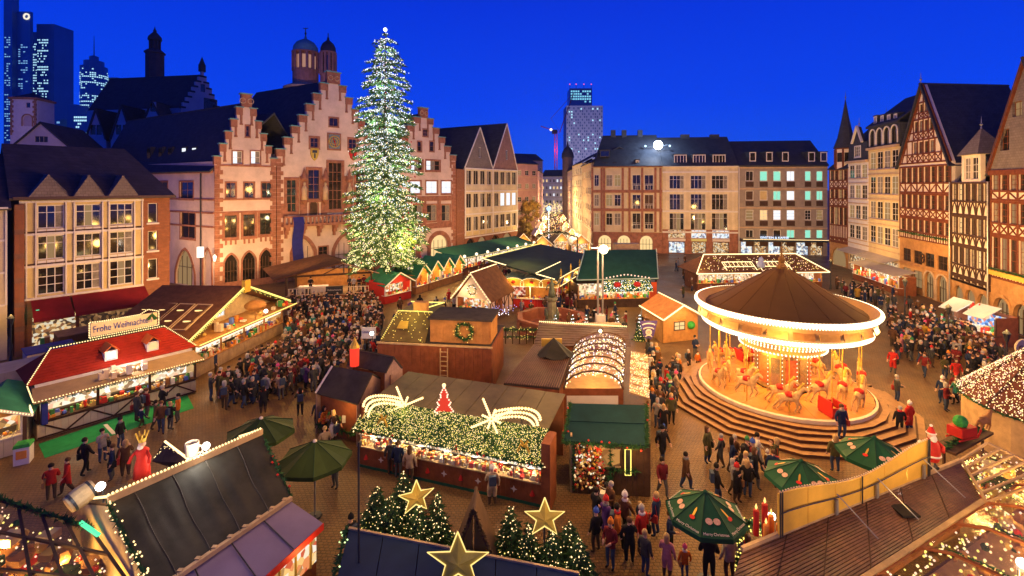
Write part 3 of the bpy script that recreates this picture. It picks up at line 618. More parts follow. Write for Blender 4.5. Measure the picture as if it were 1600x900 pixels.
b.wall(rect(0, w, 0, 4.3), SAND, name='ground_floor_wall', t=.5); b.P('eaves_cornice', SAND, -.2, w, -.5, 0, ez, ez+.35); b.body(SAND, 12, ez)
# B2 pale grid
b = back(1035, 1153, 'pale_grid_block', 'pale grid-fronted block with three lit shop fronts at ground level'); w = b.w; q = lambda *a: b.R(*a); B2 = b
for f, (yt, yb) in enumerate(((274, 295), (303, 328), (333, 359))):
    for x, x2 in ((1046, 1069), (1079, 1103), (1112, 1137)): b.win(q(x, yt, x2, yb), 4, 2, WTRIM, [GLASSW, CURT, LITD, GLASS] if f == 2 else [GLASSW, GLASS, GLASSW, CURT], bar=.06, tz=.68)
b.wall(rect(0, w, 5.0, ez), CREAM, t=.4)
for yy in (269, 299, 330.5, 363): zz = b.z(1090, yy); b.P('floor_band', WTRIM, 0, w, -.14, 0, zz-.16, zz+.16)
for px in (1038, 1074.5, 1107.5, 1141, 1150): uu = b.u(px); b.P('stone_post', BEIGE, uu-.28, uu+.28, -.1, 0, 5.1, ez-.4)
for px, px2, t in ((1044, 1071, 0), (1080, 1104, 1), (1113, 1140, 2)):
    u0, u1 = b.u(px), b.u(px2); b.win((u0, u1, 3.2, 4.9), 4, 1, WTRIM, (SHOPG, SHOPC, SHOPC)[t], fr=.08); b.win((u0+.1, u1-.1, .1, 2.5), 2, 1, METAL, SHOPC if t == 0 else SHOPG, fr=.1)
    b.P('shop_fascia', (WTRIM, glow('gold_fascia', (1, .62, .15), .6), WTRIM)[t], u0, u1, -.12, 0, 2.62, 3.1)
b.wall(rect(0, w, 0, 5.0), SAND, name='shop_front_wall', t=.5); b.P('eaves_cornice', WTRIM, 0, w, -.5, 0, ez, ez+.3); b.body(SAND, 12, ez)
# B3 grey
b = back(1153.4, 1293, 'grey_stone_block', 'grey-brown stone block with green-lit square windows right of the pale grid block'); w = b.w; q = lambda *a: b.R(*a); B3 = b
gm = [[GLASSW, LITG, LITG, LITC, LITG, LITG], [WOODD, OCHRE, LITG, LITC, LITG, LITG], [LITD, LITW, LITC, LITC, GLASSW, LITD], [GLASSW, GLASS, GLASSW, LITG, LITG, LITG]]
for f, (yt, yb) in enumerate(((267, 283), (298, 313), (328, 344), (359, 376))):
    for i, (x, x2) in enumerate(((1165, 1177.5), (1187, 1199.5), (1208, 1220.5), (1229, 1242), (1257.5, 1267.5), (1275.5, 1286))):
        r = q(x, yt, x2, yb); b.win(r, 1 if (f+i) % 3 else 2, 1 if f != 2 else 3, WTRIM, gm[f][i], fr=.12); b.P('dark_parapet_panel', TIMD, r[0], r[1], -.05, 0, r[2]-1.15, r[2]-.15)
b.wall(rect(0, w, 3.6, ez), GREYST, t=.4)
for yy in (262, 295, 325, 356): zz = b.z(1220, yy); b.P('floor_band', SANDL, 0, w, -.1, 0, zz-.13, zz+.13)
b.P('shop_canopy', METAL, .3, w, -1.6, 0, 2.9, 3.3); b.P('canopy_light_strip', ROPE, .4, w, -1.66, -1.6, 3.3, 3.36)
text(b.root, 'EINSTEIN & KAFFEE', .62, glow('blue_white_sign', (.6, .75, 1), 2.0), (b.u(1205), -1.65, 3.7), name='shop_lettering')
for i in range(6): u0 = .5+i*(w-1)/6; b.win((u0, u0+(w-1)/6-.4, .1, 2.7), 2, 1, METAL, SHOPG if i % 2 else SHOPC)
b.wall(rect(0, w, 0, 3.6), GREYST, name='shop_front_wall', t=.5); b.P('eaves_gutter', METAL, 0, w, -.5, 0, ez, ez+.25); b.body(GREYST, 12, ez)
MB().tube([(.1, -.2, 0), (.1, -.2, ez)], .1, 6).build('downpipe', WTRIM, b.root)
for bb, hipL, rz in ((B1, 2.4, 25.2), (B2, 0, 24.6), (B3, 0, 23.6)):
    w = bb.w; mb = MB(); mb.slab([(0, -.6, ez+.28), (w-.02, -.6, ez+.28), (w-.02, 7, rz), (hipL, 7, rz)], .2); mb.slab([(0, 14, ez+.28), (w-.02, 14, ez+.28), (w-.02, 7, rz), (hipL, 7, rz)], .2)
    if hipL: mb.slab([(0, -.6, ez+.28), (0, 14, ez+.28), (hipL, 7, rz)], .2)
    mb.build('roof', SLATE, bb.root)
def dormer(bb, px, py, hw, h, lit, nx=1, wm=WTRIM):
    uu, zz = bb.uv(px, py, .25); mb = MB(); mb.box(-hw, hw, 0, 3.2, -h, h); mb.box(-hw-.12, hw+.12, -.12, 3.3, h, h+.14); o = mb.build('roof_dormer', SLATE, bb.root); o.location = (uu, .25, zz)
    fr = MB(); fr.box(-hw, -hw+.16, -.06, -.003, -h, h); fr.box(hw-.16, hw, -.06, -.003, -h, h); fr.box(-hw+.16, hw-.16, -.06, -.003, -h, -h+.18); fr.box(-hw+.16, hw-.16, -.06, -.003, h-.18, h)
    for i in range(1, nx): x = -hw+2*hw*i/nx; fr.box(x-.05, x+.05, -.055, -.003, -h+.18, h-.18)
    fr.build('dormer_frame', wm, o); MB().box(-hw+.16, hw-.16, -.03, -.002, -h+.18, h-.18).build('dormer_pane', lit, o)
for px in (1063, 1092.5, 1123.5): dormer(B2, px, 250, 1.25, 1.1, GLASSW, 4)
for px in (1176, 1202, 1227, 1268, 1287): dormer(B3, px, 245, .62, .95, GLASSW)
for px, py in ((946, 258), (961, 258), (996, 254)): dormer(B1, px, py, .35, .5, LITD)
dormer(B1, 945, 240, 1.0, .7, GLASS, 1, METAL)
for px in (958, 975, 1000): uu, zz = B1.uv(px, 207, 7); B1.P('chimney', SLATE, uu-.5, uu+.5, 6.5, 7.5, zz-1.6, zz+.5)
for px in (1070, 1116): uu, zz = B2.uv(px, 211, 7); B2.P('chimney', SLATE, uu-.9, uu+.9, 6.5, 7.5, zz-1.6, zz+.1)
fl = thing('roof_floodlight', 'dazzling white floodlight on the slate roof of the red-framed block', 'floodlight', B1.world(B1.w-.4, 2.6, 22.6), B1.rz)
mb = MB(); mb.tube([(0, .3, -1.9), (0, .1, 0)], .08, 6); mb.tube([(-2.6, .1, -.4), (2.4, .1, .0)], .07, 6); mb.build('mount', METAL, fl)
mb = MB(); mb.smooth = True; mb.ball((0, -.1, 0), .95, 14, 10); mb.build('lamp_lens', glow('blue_white_flood', (.8, .92, 1), 14), fl)
for dx in (-2.6, 2.4): MB().ball((dx, 0, -.2), .22, 8, 6).build('lamp_lens', glow('dim_flood', (.5, .75, 1), 2.5), fl)
spot(fl.location+Vector((0, -.9, .2)), (-8, 45, 0), 16000, (.75, .87, 1), 140)
for dx, dz in ((-1.8, -.2), (1.2, .9)): lamp(fl.location+Vector((dx, -1.2, dz+.6)), 1600, (.45, .68, 1), .3)  # extra bluish point lights added to give the floodlight a halo
# ================================================================== street beyond
def simple_block(name, label, A, B, ez, m, rows, cols, depth=12, gm=GLASSW, roof=3.5, u0=.6, wh=1.5, z0=4.2, group=None, ww=.5, roofm=SLATE, lits=(GLASSW, GLASSW, CURT, LITD)):
    b = Bld(name, label, A, B, group=group); w = b.w; st = (ez-z0)/rows
    for r in range(rows):
        for c in range(cols):
            cw = w/cols; a = cw*c+cw*(1-ww)/2; b.win((a, a+cw*ww, z0+st*r+.5, z0+st*r+.5+wh), 2, 2, WTRIM, lits[RND.randrange(len(lits))])
    b.wall(rect(0, w, 0, ez), m, t=.3)
    for r in range(rows+1): b.P('floor_band', SANDL, 0, w, -.08, 0, z0+st*r-.12, z0+st*r+.05)
    mb = MB(); mb.slab([(-.2, -.4, ez), (w+.2, -.4, ez), (w+.2, depth/2, ez+roof), (-.2, depth/2, ez+roof)], .2); mb.slab([(-.2, depth+.4, ez), (w+.2, depth+.4, ez), (w+.2, depth/2, ez+roof), (-.2, depth/2, ez+roof)], .2); mb.build('roof', roofm, b.root)
    b.body(m, depth, ez); return b
ROSE = mat('rose_render', (.42, .22, .19), .9, .15, .6)
simple_block('rose_street_house', 'rose-coloured street house behind the amber-lit tree', Xd(806, 150), Xd(840, 158), 21, ROSE, 4, 3, 14)
simple_block('pink_street_house', 'narrow pink house leading into the lit shopping street', Xd(840.5, 160), Xd(848, 205), 19, mat('pink_render', (.5, .3, .34), .9, .1, 1), 4, 6, 12)
simple_block('white_street_end_house', 'pale house closing the far end of the shopping street', Xd(846, 255), Xd(885, 250), 19, WHITEP, 4, 7, 14, lits=(GLASSW, LITC, CURT, LITW))
simple_block('grey_street_corner_house', 'grey slate-roofed house left of the shopping street far end', Xd(816, 225), Xd(848, 230), 26, mat('mauve_render', (.25, .18, .22), .9, .1, 1), 4, 5, 14, lits=(GLASSW, LITC, GLASS))
simple_block('cream_street_house', 'cream street house with ironwork balconies beside the red-framed block', Xd(894, 148), Xd(909, 126), 20, CREAM, 5, 5, 12, lits=(GLASSW, LITD, LITW, CURT))
simple_block('ochre_street_house', 'narrow ochre street house touching the red-framed block', Xd(909.3, 125), Xd(924, 104), 19, SANDL, 4, 5, 12, lits=(GLASSW, LITD, LITW))
simple_block('mauve_street_house', 'mauve street house below the dark domed tower', Xd(884, 190), Xd(893.5, 150), 19, mat('mauve_wall', (.34, .25, .27), .9, .1, 1), 4, 7, 12)
dt = thing('domed_stair_tower', 'slim dark tower with domed cap above the shopping street', 'tower', Xd(887, 180))
MB().lathe([(2, 0), (2, 24), (2.2, 24), (2.2, 24.5)], 8).build('tower_shaft', mat('dark_mauve', (.12, .08, .09), .8, .2, 1), dt); mb = MB(); mb.smooth = True; mb.lathe([(2.3, 24.5), (2.2, 26), (1.5, 27.6), (.5, 28.6), (.2, 30.2), (.01, 31)], 12); mb.build('dome', SLATE, dt)
# warm lit street tree
def leafy_tree(name, label, p, h, r, n=900, group=None, leaf=.28, m=None):
    t = thing(name, label, 'tree', p, 0, group); mb = MB(); mb.tube([(0, 0, 0), (.05, .1, h*.4), (0, 0, h*.75)], .22, 7, r2=.08)
    for i in range(7): a = i*2.4; zz = h*(.35+.05*i); mb.tube([(0, 0, zz), (r*.6*math.cos(a), r*.6*math.sin(a), zz+h*.18)], .08, 5, r2=.02)
    mb.build('trunk', WOODD, t); mb = MB(); cl = [(Vector((RND.gauss(0, r*.45), RND.gauss(0, r*.45), h*.66+RND.gauss(0, h*.16))), r*RND.uniform(.25, .5)) for _ in range(16)]
    for i in range(n):
        c, rr = cl[i % 16]; d = Vector((RND.gauss(0, 1), RND.gauss(0, 1), RND.gauss(0, 1))).normalized(); q_ = c+d*rr*RND.random()**.4; u_ = d.orthogonal().normalized(); v_ = d.cross(u_); a = RND.random()*6.3; u_, v_ = u_*math.cos(a)+v_*math.sin(a), v_*math.cos(a)-u_*math.sin(a); s_ = leaf*RND.uniform(.6, 1.3)
        mb.add([q_-u_*s_, q_+v_*s_*.5, q_+u_*s_, q_-v_*s_*.5+d*s_*.3], [(0, 1, 2, 3)])
    o = mb.build('crown', m or mat('autumn_leaves', (.20, .13, .03), .8, .4, 2), t); o['kind'] = 'stuff'; return t
leafy_tree('street_tree', 'amber-lit bare-ish street tree before the rose house', Xd(822, 140), 10, 3.2, 2000, leaf=.35)
leafy_tree('street_tree', 'dim low street tree right of the twin gable block', Xd(818, 118), 5.5, 2.8, 1500, leaf=.35)
lamp(Xd(829, 134, 8), 1500, AMBER)
for px, d, z in ((858, 118, 9), (872, 140, 9), (866, 165, 9), (868, 200, 9)): lamp(Xd(px, d, z), 5000, (1, .64, .24), .4)
# ================================================================== half-timbered row on the right
def tframe(b, pts_w, n_): pass
OZ = [(1296, 86), (1325, 81), (1357, 74.5), (1406, 66), (1487, 55.5), (1548, 48.7), (1660, 40)]
def house(i, name, label): return Bld(name, label, Xd(*OZ[i]), Xd(OZ[i+1][0]-.35, OZ[i+1][1]))
def timber(b, p, q2, w=.2, d=.09, m=None, y=-.03): return beam(b.root, 'timber_beam', m or TIMB, (p[0], y, p[1]), (q2[0], y, q2[1]), w, d)
def timber_floor(b, u0, u1, z0, z1, nx, style, m=TIMB, wh=.5, gm=None, y=-.03, flip=0):
    """one storey: rails, a band of bracing below the windows and a row of windows"""
    zs = z0+(z1-z0)*wh; gm = gm or [GLASSW, GLASS, CURT, LITD]
    for zz in (z0+.09, zs, z1-.1): timber(b, (u0, zz), (u1, zz), .2, .1, m, y-.012)
    cw = (u1-u0)/nx
    for i in range(nx+1):
        uu = u0+cw*i; timber(b, (uu, z0), (uu, z1), .2, .085, m, y)
    for i in range(nx):
        a, c = u0+cw*i+.1, u0+cw*(i+1)-.1
        b.win((a+.02, c-.02, zs+.1, z1-.2), 2 if cw > .9 else 1, 3, m, gm[(i*7+int(z0*3)) % len(gm)], fr=.06, bar=.05)
        if style == 'x': timber(b, (a, z0+.18), (c, zs-.1), .13, .07, m, y); timber(b, (a, zs-.1), (c, z0+.18), .13, .062, m, y)
        elif style == 'v': timber(b, (a, z0+.18) if (i+flip) % 2 else (a, zs-.1), (c, zs-.1) if (i+flip) % 2 else (c, z0+.18), .13, .07, m, y)
        elif style == 'k':
            n = 5; pr = None
            for s2 in (0, 1):
                pr = None
                for k in range(n+1):
                    t_ = k/n; uu = a+(c-a)*(.5*t_ if s2 == 0 else 1-.5*t_); zz = z0+.2+(zs-z0-.3)*math.sin(t_*PI/2)
                    if pr and k % 2 == 0 or (pr and k == n): timber(b, pr, (uu, zz), .12, .066, m, y)
                    if pr is None or k % 2 == 0: pr = (uu, zz)
        elif style == 'b':
            for k in (1/3, 2/3): timber(b, (a+(c-a)*k, z0+.18), (a+(c-a)*k, zs-.1), .12, .07, m, y)
# tall timber house
b = house(3, 'tall_half_timbered_house', 'tallest half-timbered gable house with red-brown beams in the right row'); w = b.w; T1 = b
za = b.z(1443, 132); ua = b.u(1443); ez = b.z(1445, 255)
lv = [b.z(1447, y) for y in (462, 378, 342, 302, 258)]
for k in range(4):
    if k == 0: continue
    timber_floor(b, .1, w-.1, lv[k], lv[k+1]-.02, 8, ('', 'b', 'x', 'v')[k], wh=(0, .36, .36, .36)[k], gm=[GLASSW, GLASS, GLASSW, WOODD])
# gable bands
gl = [ez, b.z(1445, 219), b.z(1445, 186), b.z(1445, 160), za]
def gu(z): t_ = (z-ez)/(za-ez); return (0+(ua)*t_, w-(w-ua)*t_)
for k in range(4):
    z0, z1 = gl[k], gl[k+1]; a0, c0 = gu(z0); a1, c1 = gu(z1)
    timber(b, (a0+.1, z0+.1), (c0-.1, z0+.1), .2, .1)
    if k < 3:
        lo, hi = a1+.25, c1-.25; n = (6, 4, 2)[k]; cw = (hi-lo)/n
        zs = z0+(z1-z0)*.42; timber(b, (a0+.5, zs), (c0-.5, zs), .16, .095)
        for i in range(n+1): timber(b, (lo+cw*i, z0+.1), (lo+cw*i, z1), .16, .08)
        for i in range(n):
            if k == 2 or i not in (0, n-1) or k == 1: b.win((lo+cw*i+.1, lo+cw*(i+1)-.1, zs+.1, z1-.12), 2, 2, TIMB, [GLASSW, CURT, WOODD][i % 3], fr=.05, bar=.04)
            timber(b, (lo+cw*i+.08, z0+.2), (lo+cw*(i+1)-.08, zs-.08), .11, .07); timber(b, (lo+cw*i+.08, zs-.08), (lo+cw*(i+1)-.08, z0+.2), .11, .062)
        timber(b, (a0+.55, z0+.15), (lo, z1-.1), .13, .07); timber(b, (c0-.55, z0+.15), (hi, z1-.1), .13, .07)
    else: timber(b, (ua, z0), (ua, z1-.5), .16, .08)
for p, q2 in (((0, ez), (ua, za)), ((ua, za), (w, ez))): timber(b, p, q2, .34, .14, y=-.08)
# ground floor: ochre arcades
zg = lv[1]; gd = MB()
for px, px2, yt in ((1410, 1421, 416), (1426, 1437, 418), (1443, 1455, 420), (1465, 1478, 418)):
    pass
n = 4
for i in range(n):
    a, c = .4+(w-.8)*i/n, .4+(w-.8)*(i+1)/n
    if i > 1: p = arch(a+.25, c-.25, .05, 3.3); b.arched(p, LITD, .4, WOODD); b.surround(p, SANDL, .22, .1)
    else: b.win((a+.3, c-.3, .8, 3.0), 2, 2, WOODD, LITD)
    b.win((a+.3, c-.3, 3.9, min(zg-.3, 5.6)), 2, 2, WOODD, GLASSW)
OCST = mat('ochre_sandstone', (.44, .22, .075), .85, .25, 1.3, bump=.2)
hs = b.holes; b.holes = [h for h in hs if min(p[1] for p in h) < zg-1]; b.wall(rect(0, w, 0, zg), OCST, name='arcade_wall', t=.5)
b.holes = [h for h in hs if min(p[1] for p in h) >= zg-1]; b.wall([(0, zg), (w, zg), (w, ez), (ua, za), (0, ez)], INFILL, t=.4)
b.P('stone_band', OCST, -.02, w, -.22, 0, zg-.15, zg+.08); b.P('stone_band', OCST, 0, w, -.12, 0, 3.45, 3.65)
mb = MB(); mb.tube([(b.u(1443)+.55*math.cos(a), -.2, 4.8+.55*math.sin(a)) for a in [2*PI*i/16 for i in range(17)]], .09, 6); mb.tube([(b.u(1443)-.3, -.2, 4.6), (b.u(1443)+.3, -.2, 5.0)], .08, 5); mb.build('round_emblem', TIMD, b.root)
garland(b.root, [(.2, -.3, zg+.9), (w*.5, -.4, zg+.8), (w-.2, -.3, zg+.7)], .22, 60, FIR, 'window_box_greenery')
eR = Vector((12.5, 1.2, 0)); er = Vector((eR.dot(b.ex), eR.dot(b.ey), 0)); prism_roof(b.root, [(-.35, ez-.5), (ua, za+.25), (w+.35, ez-.5), -.45], er); b.body(INFILL, 0, ez-.2, e=er); cone_finial(b.root, (ua, -.3, za+.2), 1.5)
# small timber house
b = house(4, 'small_half_timbered_house', 'small dark-beamed half-timbered house with slate turret gable between two taller ones'); w = b.w
lv = [b.z(1517, y) for y in (470, 436, 386, 338, 284)]; ez = lv[4]; ua = b.u(1517); za = b.z(1517, 200)
lv[0] = 3.2
for k, st in enumerate(('b', 'k', 'k', 'k')): timber_floor(b, .08, w-.08, lv[k], lv[k+1]-.02, 6, st, TIMD, (.22, .36, .36, .42)[k], [LITD, GLASSW, CURT, GLASSW, LITW])
b.holes += []
zt2 = b.z(1517, 246); b.win((ua-1.3, ua-.08, ez+.25, zt2), 2, 3, WTRIM, CURT); b.win((ua+.08, ua+1.3, ez+.25, zt2), 2, 3, WTRIM, GLASSW)
b.wall([(0, lv[0]), (w, lv[0]), (w, ez), (ua+1.75, ez+.01), (ua+1.75, zt2+.3), (ua-1.75, zt2+.3), (ua-1.75, ez+.01), (0, ez)], INFILL, t=.4)
for i in range(3): a = .2+(w-.4)*i/3; p = arch(a+.2, a+(w-.4)/3-.2, .05, 2.7); b.arched(p, LITD, .4)
b.wall(rect(0, w, 0, lv[0]), OCST, name='arcade_wall', t=.5)
mb = MB(); mb.slab([(ua-1.95, -.35, zt2+.3), (ua+1.95, -.35, zt2+.3), (ua, .9, za)], .1); mb.slab([(ua-1.95, -.35, zt2+.3), (ua-1.95, 2.6, zt2+.3), (ua, .9, za)], .1); mb.slab([(ua+1.95, -.35, zt2+.3), (ua+1.95, 2.6, zt2+.3), (ua, .9, za)], .1); mb.build('turret_roof', SHING, b.root); cone_finial(b.root, (ua, .9, za-.1), 1.4)
er2 = Vector((eR.dot(b.ex), eR.dot(b.ey), 0)); prism_roof(b.root, [(-.1, ez-.2), (ua+.2, za-1.0), (w+.1, ez-.2), .5], er2); b.body(INFILL, 0, ez-.25, e=er2)
for uu in (.02, w-.02): MB().tube([(uu, -.22, .1), (uu, -.22, ez)], .07, 6).build('downpipe', STEEL, b.root)
# last house at the right edge
b = house(5, 'slate_gabled_timber_house', 'half-timbered house with grey shingled gable cut by the right edge'); w = b.w
lv = [3.6, b.z(1575, 413), b.z(1575, 350), b.z(1575, 293), b.z(1575, 266)]
z5 = [3.4, 6.6, 9.9, 13.0]
lv = [b.z(1550, y) for y in (433, 366, 313, 270)]
for k, st in enumerate(('b', 'x', 'v')): timber_floor(b, .1, w-.1, lv[k], lv[k+1]-.02, 7, st, TIMB, (.2, .34, .34)[k], [GLASSW, LITD, GLASSW, CURT])
ez = lv[3]; ua = w*.56; za = ez+10.2
b.win((1.6, 2.9, ez+2.1, ez+4.2), 2, 3, TIMB, GLASSW); b.win((3.3, 4.6, ez+5.2, ez+6.6), 2, 2, TIMB, LITD)
hs = b.holes; b.holes = hs[-2:]; b.wall([(-.0, ez), (w, ez), (ua, za)], SHING, name='shingled_gable', t=.4, y=-.1)
b.holes = hs[:-2]; b.wall(rect(0, w, lv[0], ez), INFILL, t=.4); timber(b, (0, ez), (w, ez), .5, .2, y=-.15)
timber(b, (-.15, ez), (ua, za+.2), .3, .25, y=-.2); timber(b, (ua, za+.2), (w+.15, ez), .3, .25, y=-.2)
for i in range(3): a = .3+(w-.6)*i/3; p = arch(a+.25, a+(w-.6)/3-.25, .05, 3.0); b.arched(p, LITD, .4, WOODD); b.surround(p, OCST, .3, .1)
b.wall(rect(0, w, 0, lv[0]), OCST, name='arcade_wall', t=.5)
b.P('flower_box', YELP, .3, w-.2, -.35, -.1, lv[0]+.35, lv[0]+.8); garland(b.root, [(.2, -.25, lv[0]+.95), (w, -.25, lv[0]+.9)], .2, 60, FIR, 'window_box_greenery')
er3 = Vector((eR.dot(b.ex), eR.dot(b.ey), 0)); prism_roof(b.root, [(-.3, ez-.3), (ua, za+.35), (w+.3, ez-.3), -.35], er3); b.body(INFILL, 0, ez-.2, e=er3)
# beige classical house and white house
def slim(i, name, label, m, rows, cols, y_e, fm, lits):
    b = house(i, name, label); w = b.w; ez = b.z((OZ[i][0]+OZ[i+1][0])/2, y_e); z0 = 4.6; st = (ez-z0)/rows; cw = (w-.5)/cols
    for r in range(rows):
        for c in range(cols): a = .25+cw*c+.12; b.win((a, .25+cw*(c+1)-.12, z0+st*r+.75, z0+st*(r+1)-.35), 2, 3, fm, lits[(r*3+c) % len(lits)], fr=.08, bar=.05, sill=SANDL)
    b.wall(rect(0, w, 3.8, ez), m, t=.4)
    for r in range(rows): b.P('string_course', SANDL, 0, w, -.1, 0, z0+st*r-.1, z0+st*r+.06)
    b.win((.5, w-.5, .2, 3.2), 5, 1, WOODD, SHOPG); b.wall(rect(0, w, 0, 3.8), SANDL, name='shop_front_wall', t=.4)
    b.P('eaves_cornice', SANDL, 0, w, -.4, 0, ez, ez+.35)
    mb = MB(); mb.slab([(.2, -1.9, 3.2), (w-.2, -1.9, 3.2), (w-.2, -.02, 3.75), (.2, -.02, 3.75)], .06); mb.build('awning', mat('cream_awning', (.5, .42, .3), .7, .15, 1), b.root)
    e = Vector((eR.dot(b.ex), eR.dot(b.ey), 0)); b.body(m, 0, ez, e=e); return b, w, ez, e
b, w, ez, e_ = slim(2, 'beige_classical_house', 'yellow-beige house with arched attic windows beside the tall half-timbered house', mat('yellow_beige_render', (.58, .45, .24), .9, .1, 1), 4, 4, 232, WTRIM, [GLASSW, LITD, GLASSW, CURT])
ez1 = ez; hh = b.z(1382, 196)-ez
for c in range(4): a = .3+(w-.6)*c/4; p = arch(a+.25, a+(w-.6)/4-.25, ez+.6, ez+hh-.3); b.arched(p, GLASSW, .2); b.surround(p, WTRIM, .18, .1)
b.wall(rect(0, w, ez+.36, ez+hh), SLATE, name='slate_attic', t=.4); b.P('attic_cornice', SLATE, -.1, w+.1, -.35, 0, ez+hh, ez+hh+.3)
mb = MB(); mb.slab([(-.2, -.3, ez+hh+.3), (w+.2, -.3, ez+hh+.3), (w+.2, 5, ez+hh+4.6), (-.2, 5, ez+hh+4.6)], .15); mb.slab([(-.2, 10, ez+hh+.3), (w+.2, 10, ez+hh+.3), (w+.2, 5, ez+hh+4.6), (-.2, 5, ez+hh+4.6)], .15); mb.build('roof', SLATE, b.root); b.body(SLATE, 10, ez+hh)
for c in range(4): dormer(b, 1383-15+10.5*c, 188-1.2*c, .42, .62, GLASSW, 2)
b, w, ez, e_ = slim(1, 'white_narrow_house', 'narrow white house with slate attic gable next to the corner turret house', WHITEP, 4, 3, 254, WTRIM, [GLASSW, GLASS, CURT, LITD])
ua = w*.5; zz = b.z(1341, 223); za = b.z(1341, 198); r = (ua-.9, ua+.9, ez+1, zz-.6); b.win(r, 2, 3, WTRIM, CURT); b.sur(r, WTRIM, .15)
b.wall([(0, ez+.36), (w, ez+.36), (w-.4, zz), (ua+1.5, zz), (ua, za), (ua-1.5, zz), (.4, zz)], SLATE, name='slate_attic_gable', t=.5)
for p, q2 in (((ua-1.7, zz), (ua, za+.15)), ((ua, za+.15), (ua+1.7, zz))): beam(b.root, 'verge_board', WTRIM, (p[0], -.15, p[1]), (q2[0], -.15, q2[1]), .25, .3)
mb = MB(); rt = b.z(1341, 180); mb.slab([(0, .5, zz), (w, .5, zz), (w, 5, rt), (0, 5, rt)], .15); mb.slab([(0, 10, zz), (w, 10, zz), (w, 5, rt), (0, 5, rt)], .15); mb.build('roof', SLATE, b.root); cone_finial(b.root, (ua, .2, za), 1.6); b.body(SLATE, 10, zz-.2)
cone_finial(b.root, (w*.2, 5, rt), 1.5)
# corner turret house
b = house(0, 'corner_turret_house', 'red half-timbered corner house with slate spire turret at the row end'); w = b.w
lv = [4.0]+[b.z(1311, y) for y in (372, 322, 294, 264)]
for k, st in enumerate(('v', 'b', 'x', 'x')): timber_floor(b, .08, w-.08, lv[k], lv[k+1]-.02, 4, st, TIMB, .4, [LITD, GLASSW, GLASSW])
b.wall(rect(0, w, 4, lv[4]), INFILL, t=.4); p = arch(.5, w-.5, .05, 3.2); b.arched(p, LITD, .4); b.wall(rect(0, w, 0, 4), OCST, name='arcade_wall', t=.5); b.body(INFILL, 6, lv[4])
tz = lv[4]; cx_ = w/2; t8 = MB(); t8.lathe([(1.55, 0), (1.55, 3.4)], 8, (cx_, 1.2, tz)); t8.build('turret', INFILL, b.root)
for i in range(8):
    a = 2*PI*i/8; pp = (cx_+1.57*math.cos(a), 1.2+1.57*math.sin(a)); beam(b.root, 'turret_post', TIMB, (pp[0], pp[1], tz), (pp[0], pp[1], tz+3.4), .22, .22)
    a += PI/8; c_ = Vector((cx_+1.44*math.cos(a), 1.2+1.44*math.sin(a), tz+2.0)); o = MB().box(-.04, .04, -.4, .4, -.8, .8).build('turret_window', GLASSW, b.root); o.location = c_; o.rotation_euler = (0, 0, a)
MB().lathe([(1.65, 0), (1.65, .2)], 8, (cx_, 1.2, tz+3.4)).build('turret_cornice', TIMB, b.root); MB().lathe([(1.85, 0), (1.2, 1.9), (.55, 5.2), (.02, 8.6)], 8, (cx_, 1.2, tz+3.6)).build('turret_spire', SLATE, b.root); cone_finial(b.root, (cx_, 1.2, tz+12), 1.6)
mb = MB(); mb.slab([(-.2, -.3, tz), (w+.2, -.3, tz), (w+.2, 4, tz+3.6), (-.2, 4, tz+3.6)], .15); mb.build('roof', SLATE, b.root)
# ================================================================== skyline
def lit_grid(root, u0, u1, y, z0, z1, cols, rows, prob, m, fw=.6, fh=.5, holes=None, name='lit_windows'):
    mb = MB(); cw = (u1-u0)/cols; ch = (z1-z0)/rows
    for r in range(rows):
        run = RND.random()*prob*1.4
        for c in range(cols):
            if RND.random() < run+.05: a = u0+cw*(c+.5-fw/2); zz = z0+ch*(r+.5-fh/2); mb.box(a, a+cw*fw, y-.25, y+.1, zz, zz+ch*fh)
    o = mb.build(name, m, root); o['kind'] = 'stuff'; return o
TOWER = mat('blue_grey_tower', (.07, .14, .24), .3, .2, .02, spec=.6); SKYW = glow('tower_window_cyan', (.45, .82, 1), 1.15); SKYD = glow('tower_window_dim', (.25, .58, 1), .8)
def px_tower(name, label, px0, px1, d, ytop, depth=30, m=None): 
    b = Bld(name, label, Xd(px0, d), Xd(px1, d)); zt = H-(ytop-HY)/F*d; b.zt = zt; MB().box(0, b.w, 0, depth, 0, zt).build('tower_shaft', m or TOWER, b.root); return b
b = px_tower('bank_skyscraper', 'tallest dark skyscraper with round logo cut by the top edge', 26, 47, 640, 18, 4)
MB().box(-11, 0.1, -6, 3, 0, b.zt+50).build('corner_shaft', TOWER, b.root); lit_grid(b.root, -10, -2, -6, 60, b.zt-35, 3, 48, .5, SKYD, .7, .4); lit_grid(b.root, 2, b.w-3, 0, 60, b.zt-40, 4, 48, .45, SKYD, .7, .4)
mb = MB(); zz = H-(26-HY)/F*640; mb.tube([(b.w-4+3.4*math.cos(a), -.8, zz+3.4*math.sin(a)) for a in [2*PI*i/16 for i in range(17)]], 1.0, 6); mb.build('round_logo', glow('logo_cream', (1, .9, .7), 1.1), b.root)
b = px_tower('office_skyscraper', 'grid-lit slab skyscraper right of the logo skyscraper', 47.5, 80, 660, 50); lit_grid(b.root, 1, b.w-2, 0, 60, b.zt-15, 12, 42, .75, SKYW, .65, .45); MB().box(b.w*.4, b.w+7, -3, 26, 0, b.zt+10).build('rear_shaft', TOWER, b.root)
lit_grid(b.root, b.w*.4+1, b.w-1, -3, 60, b.zt-10, 7, 42, .75, SKYW, .65, .45)
t = thing('round_skyscraper', 'round lit skyscraper with tall antenna left of the church spire', 'skyscraper', Xd(147, 600)); zt = H+(290-105)/750*600; r = 13.5
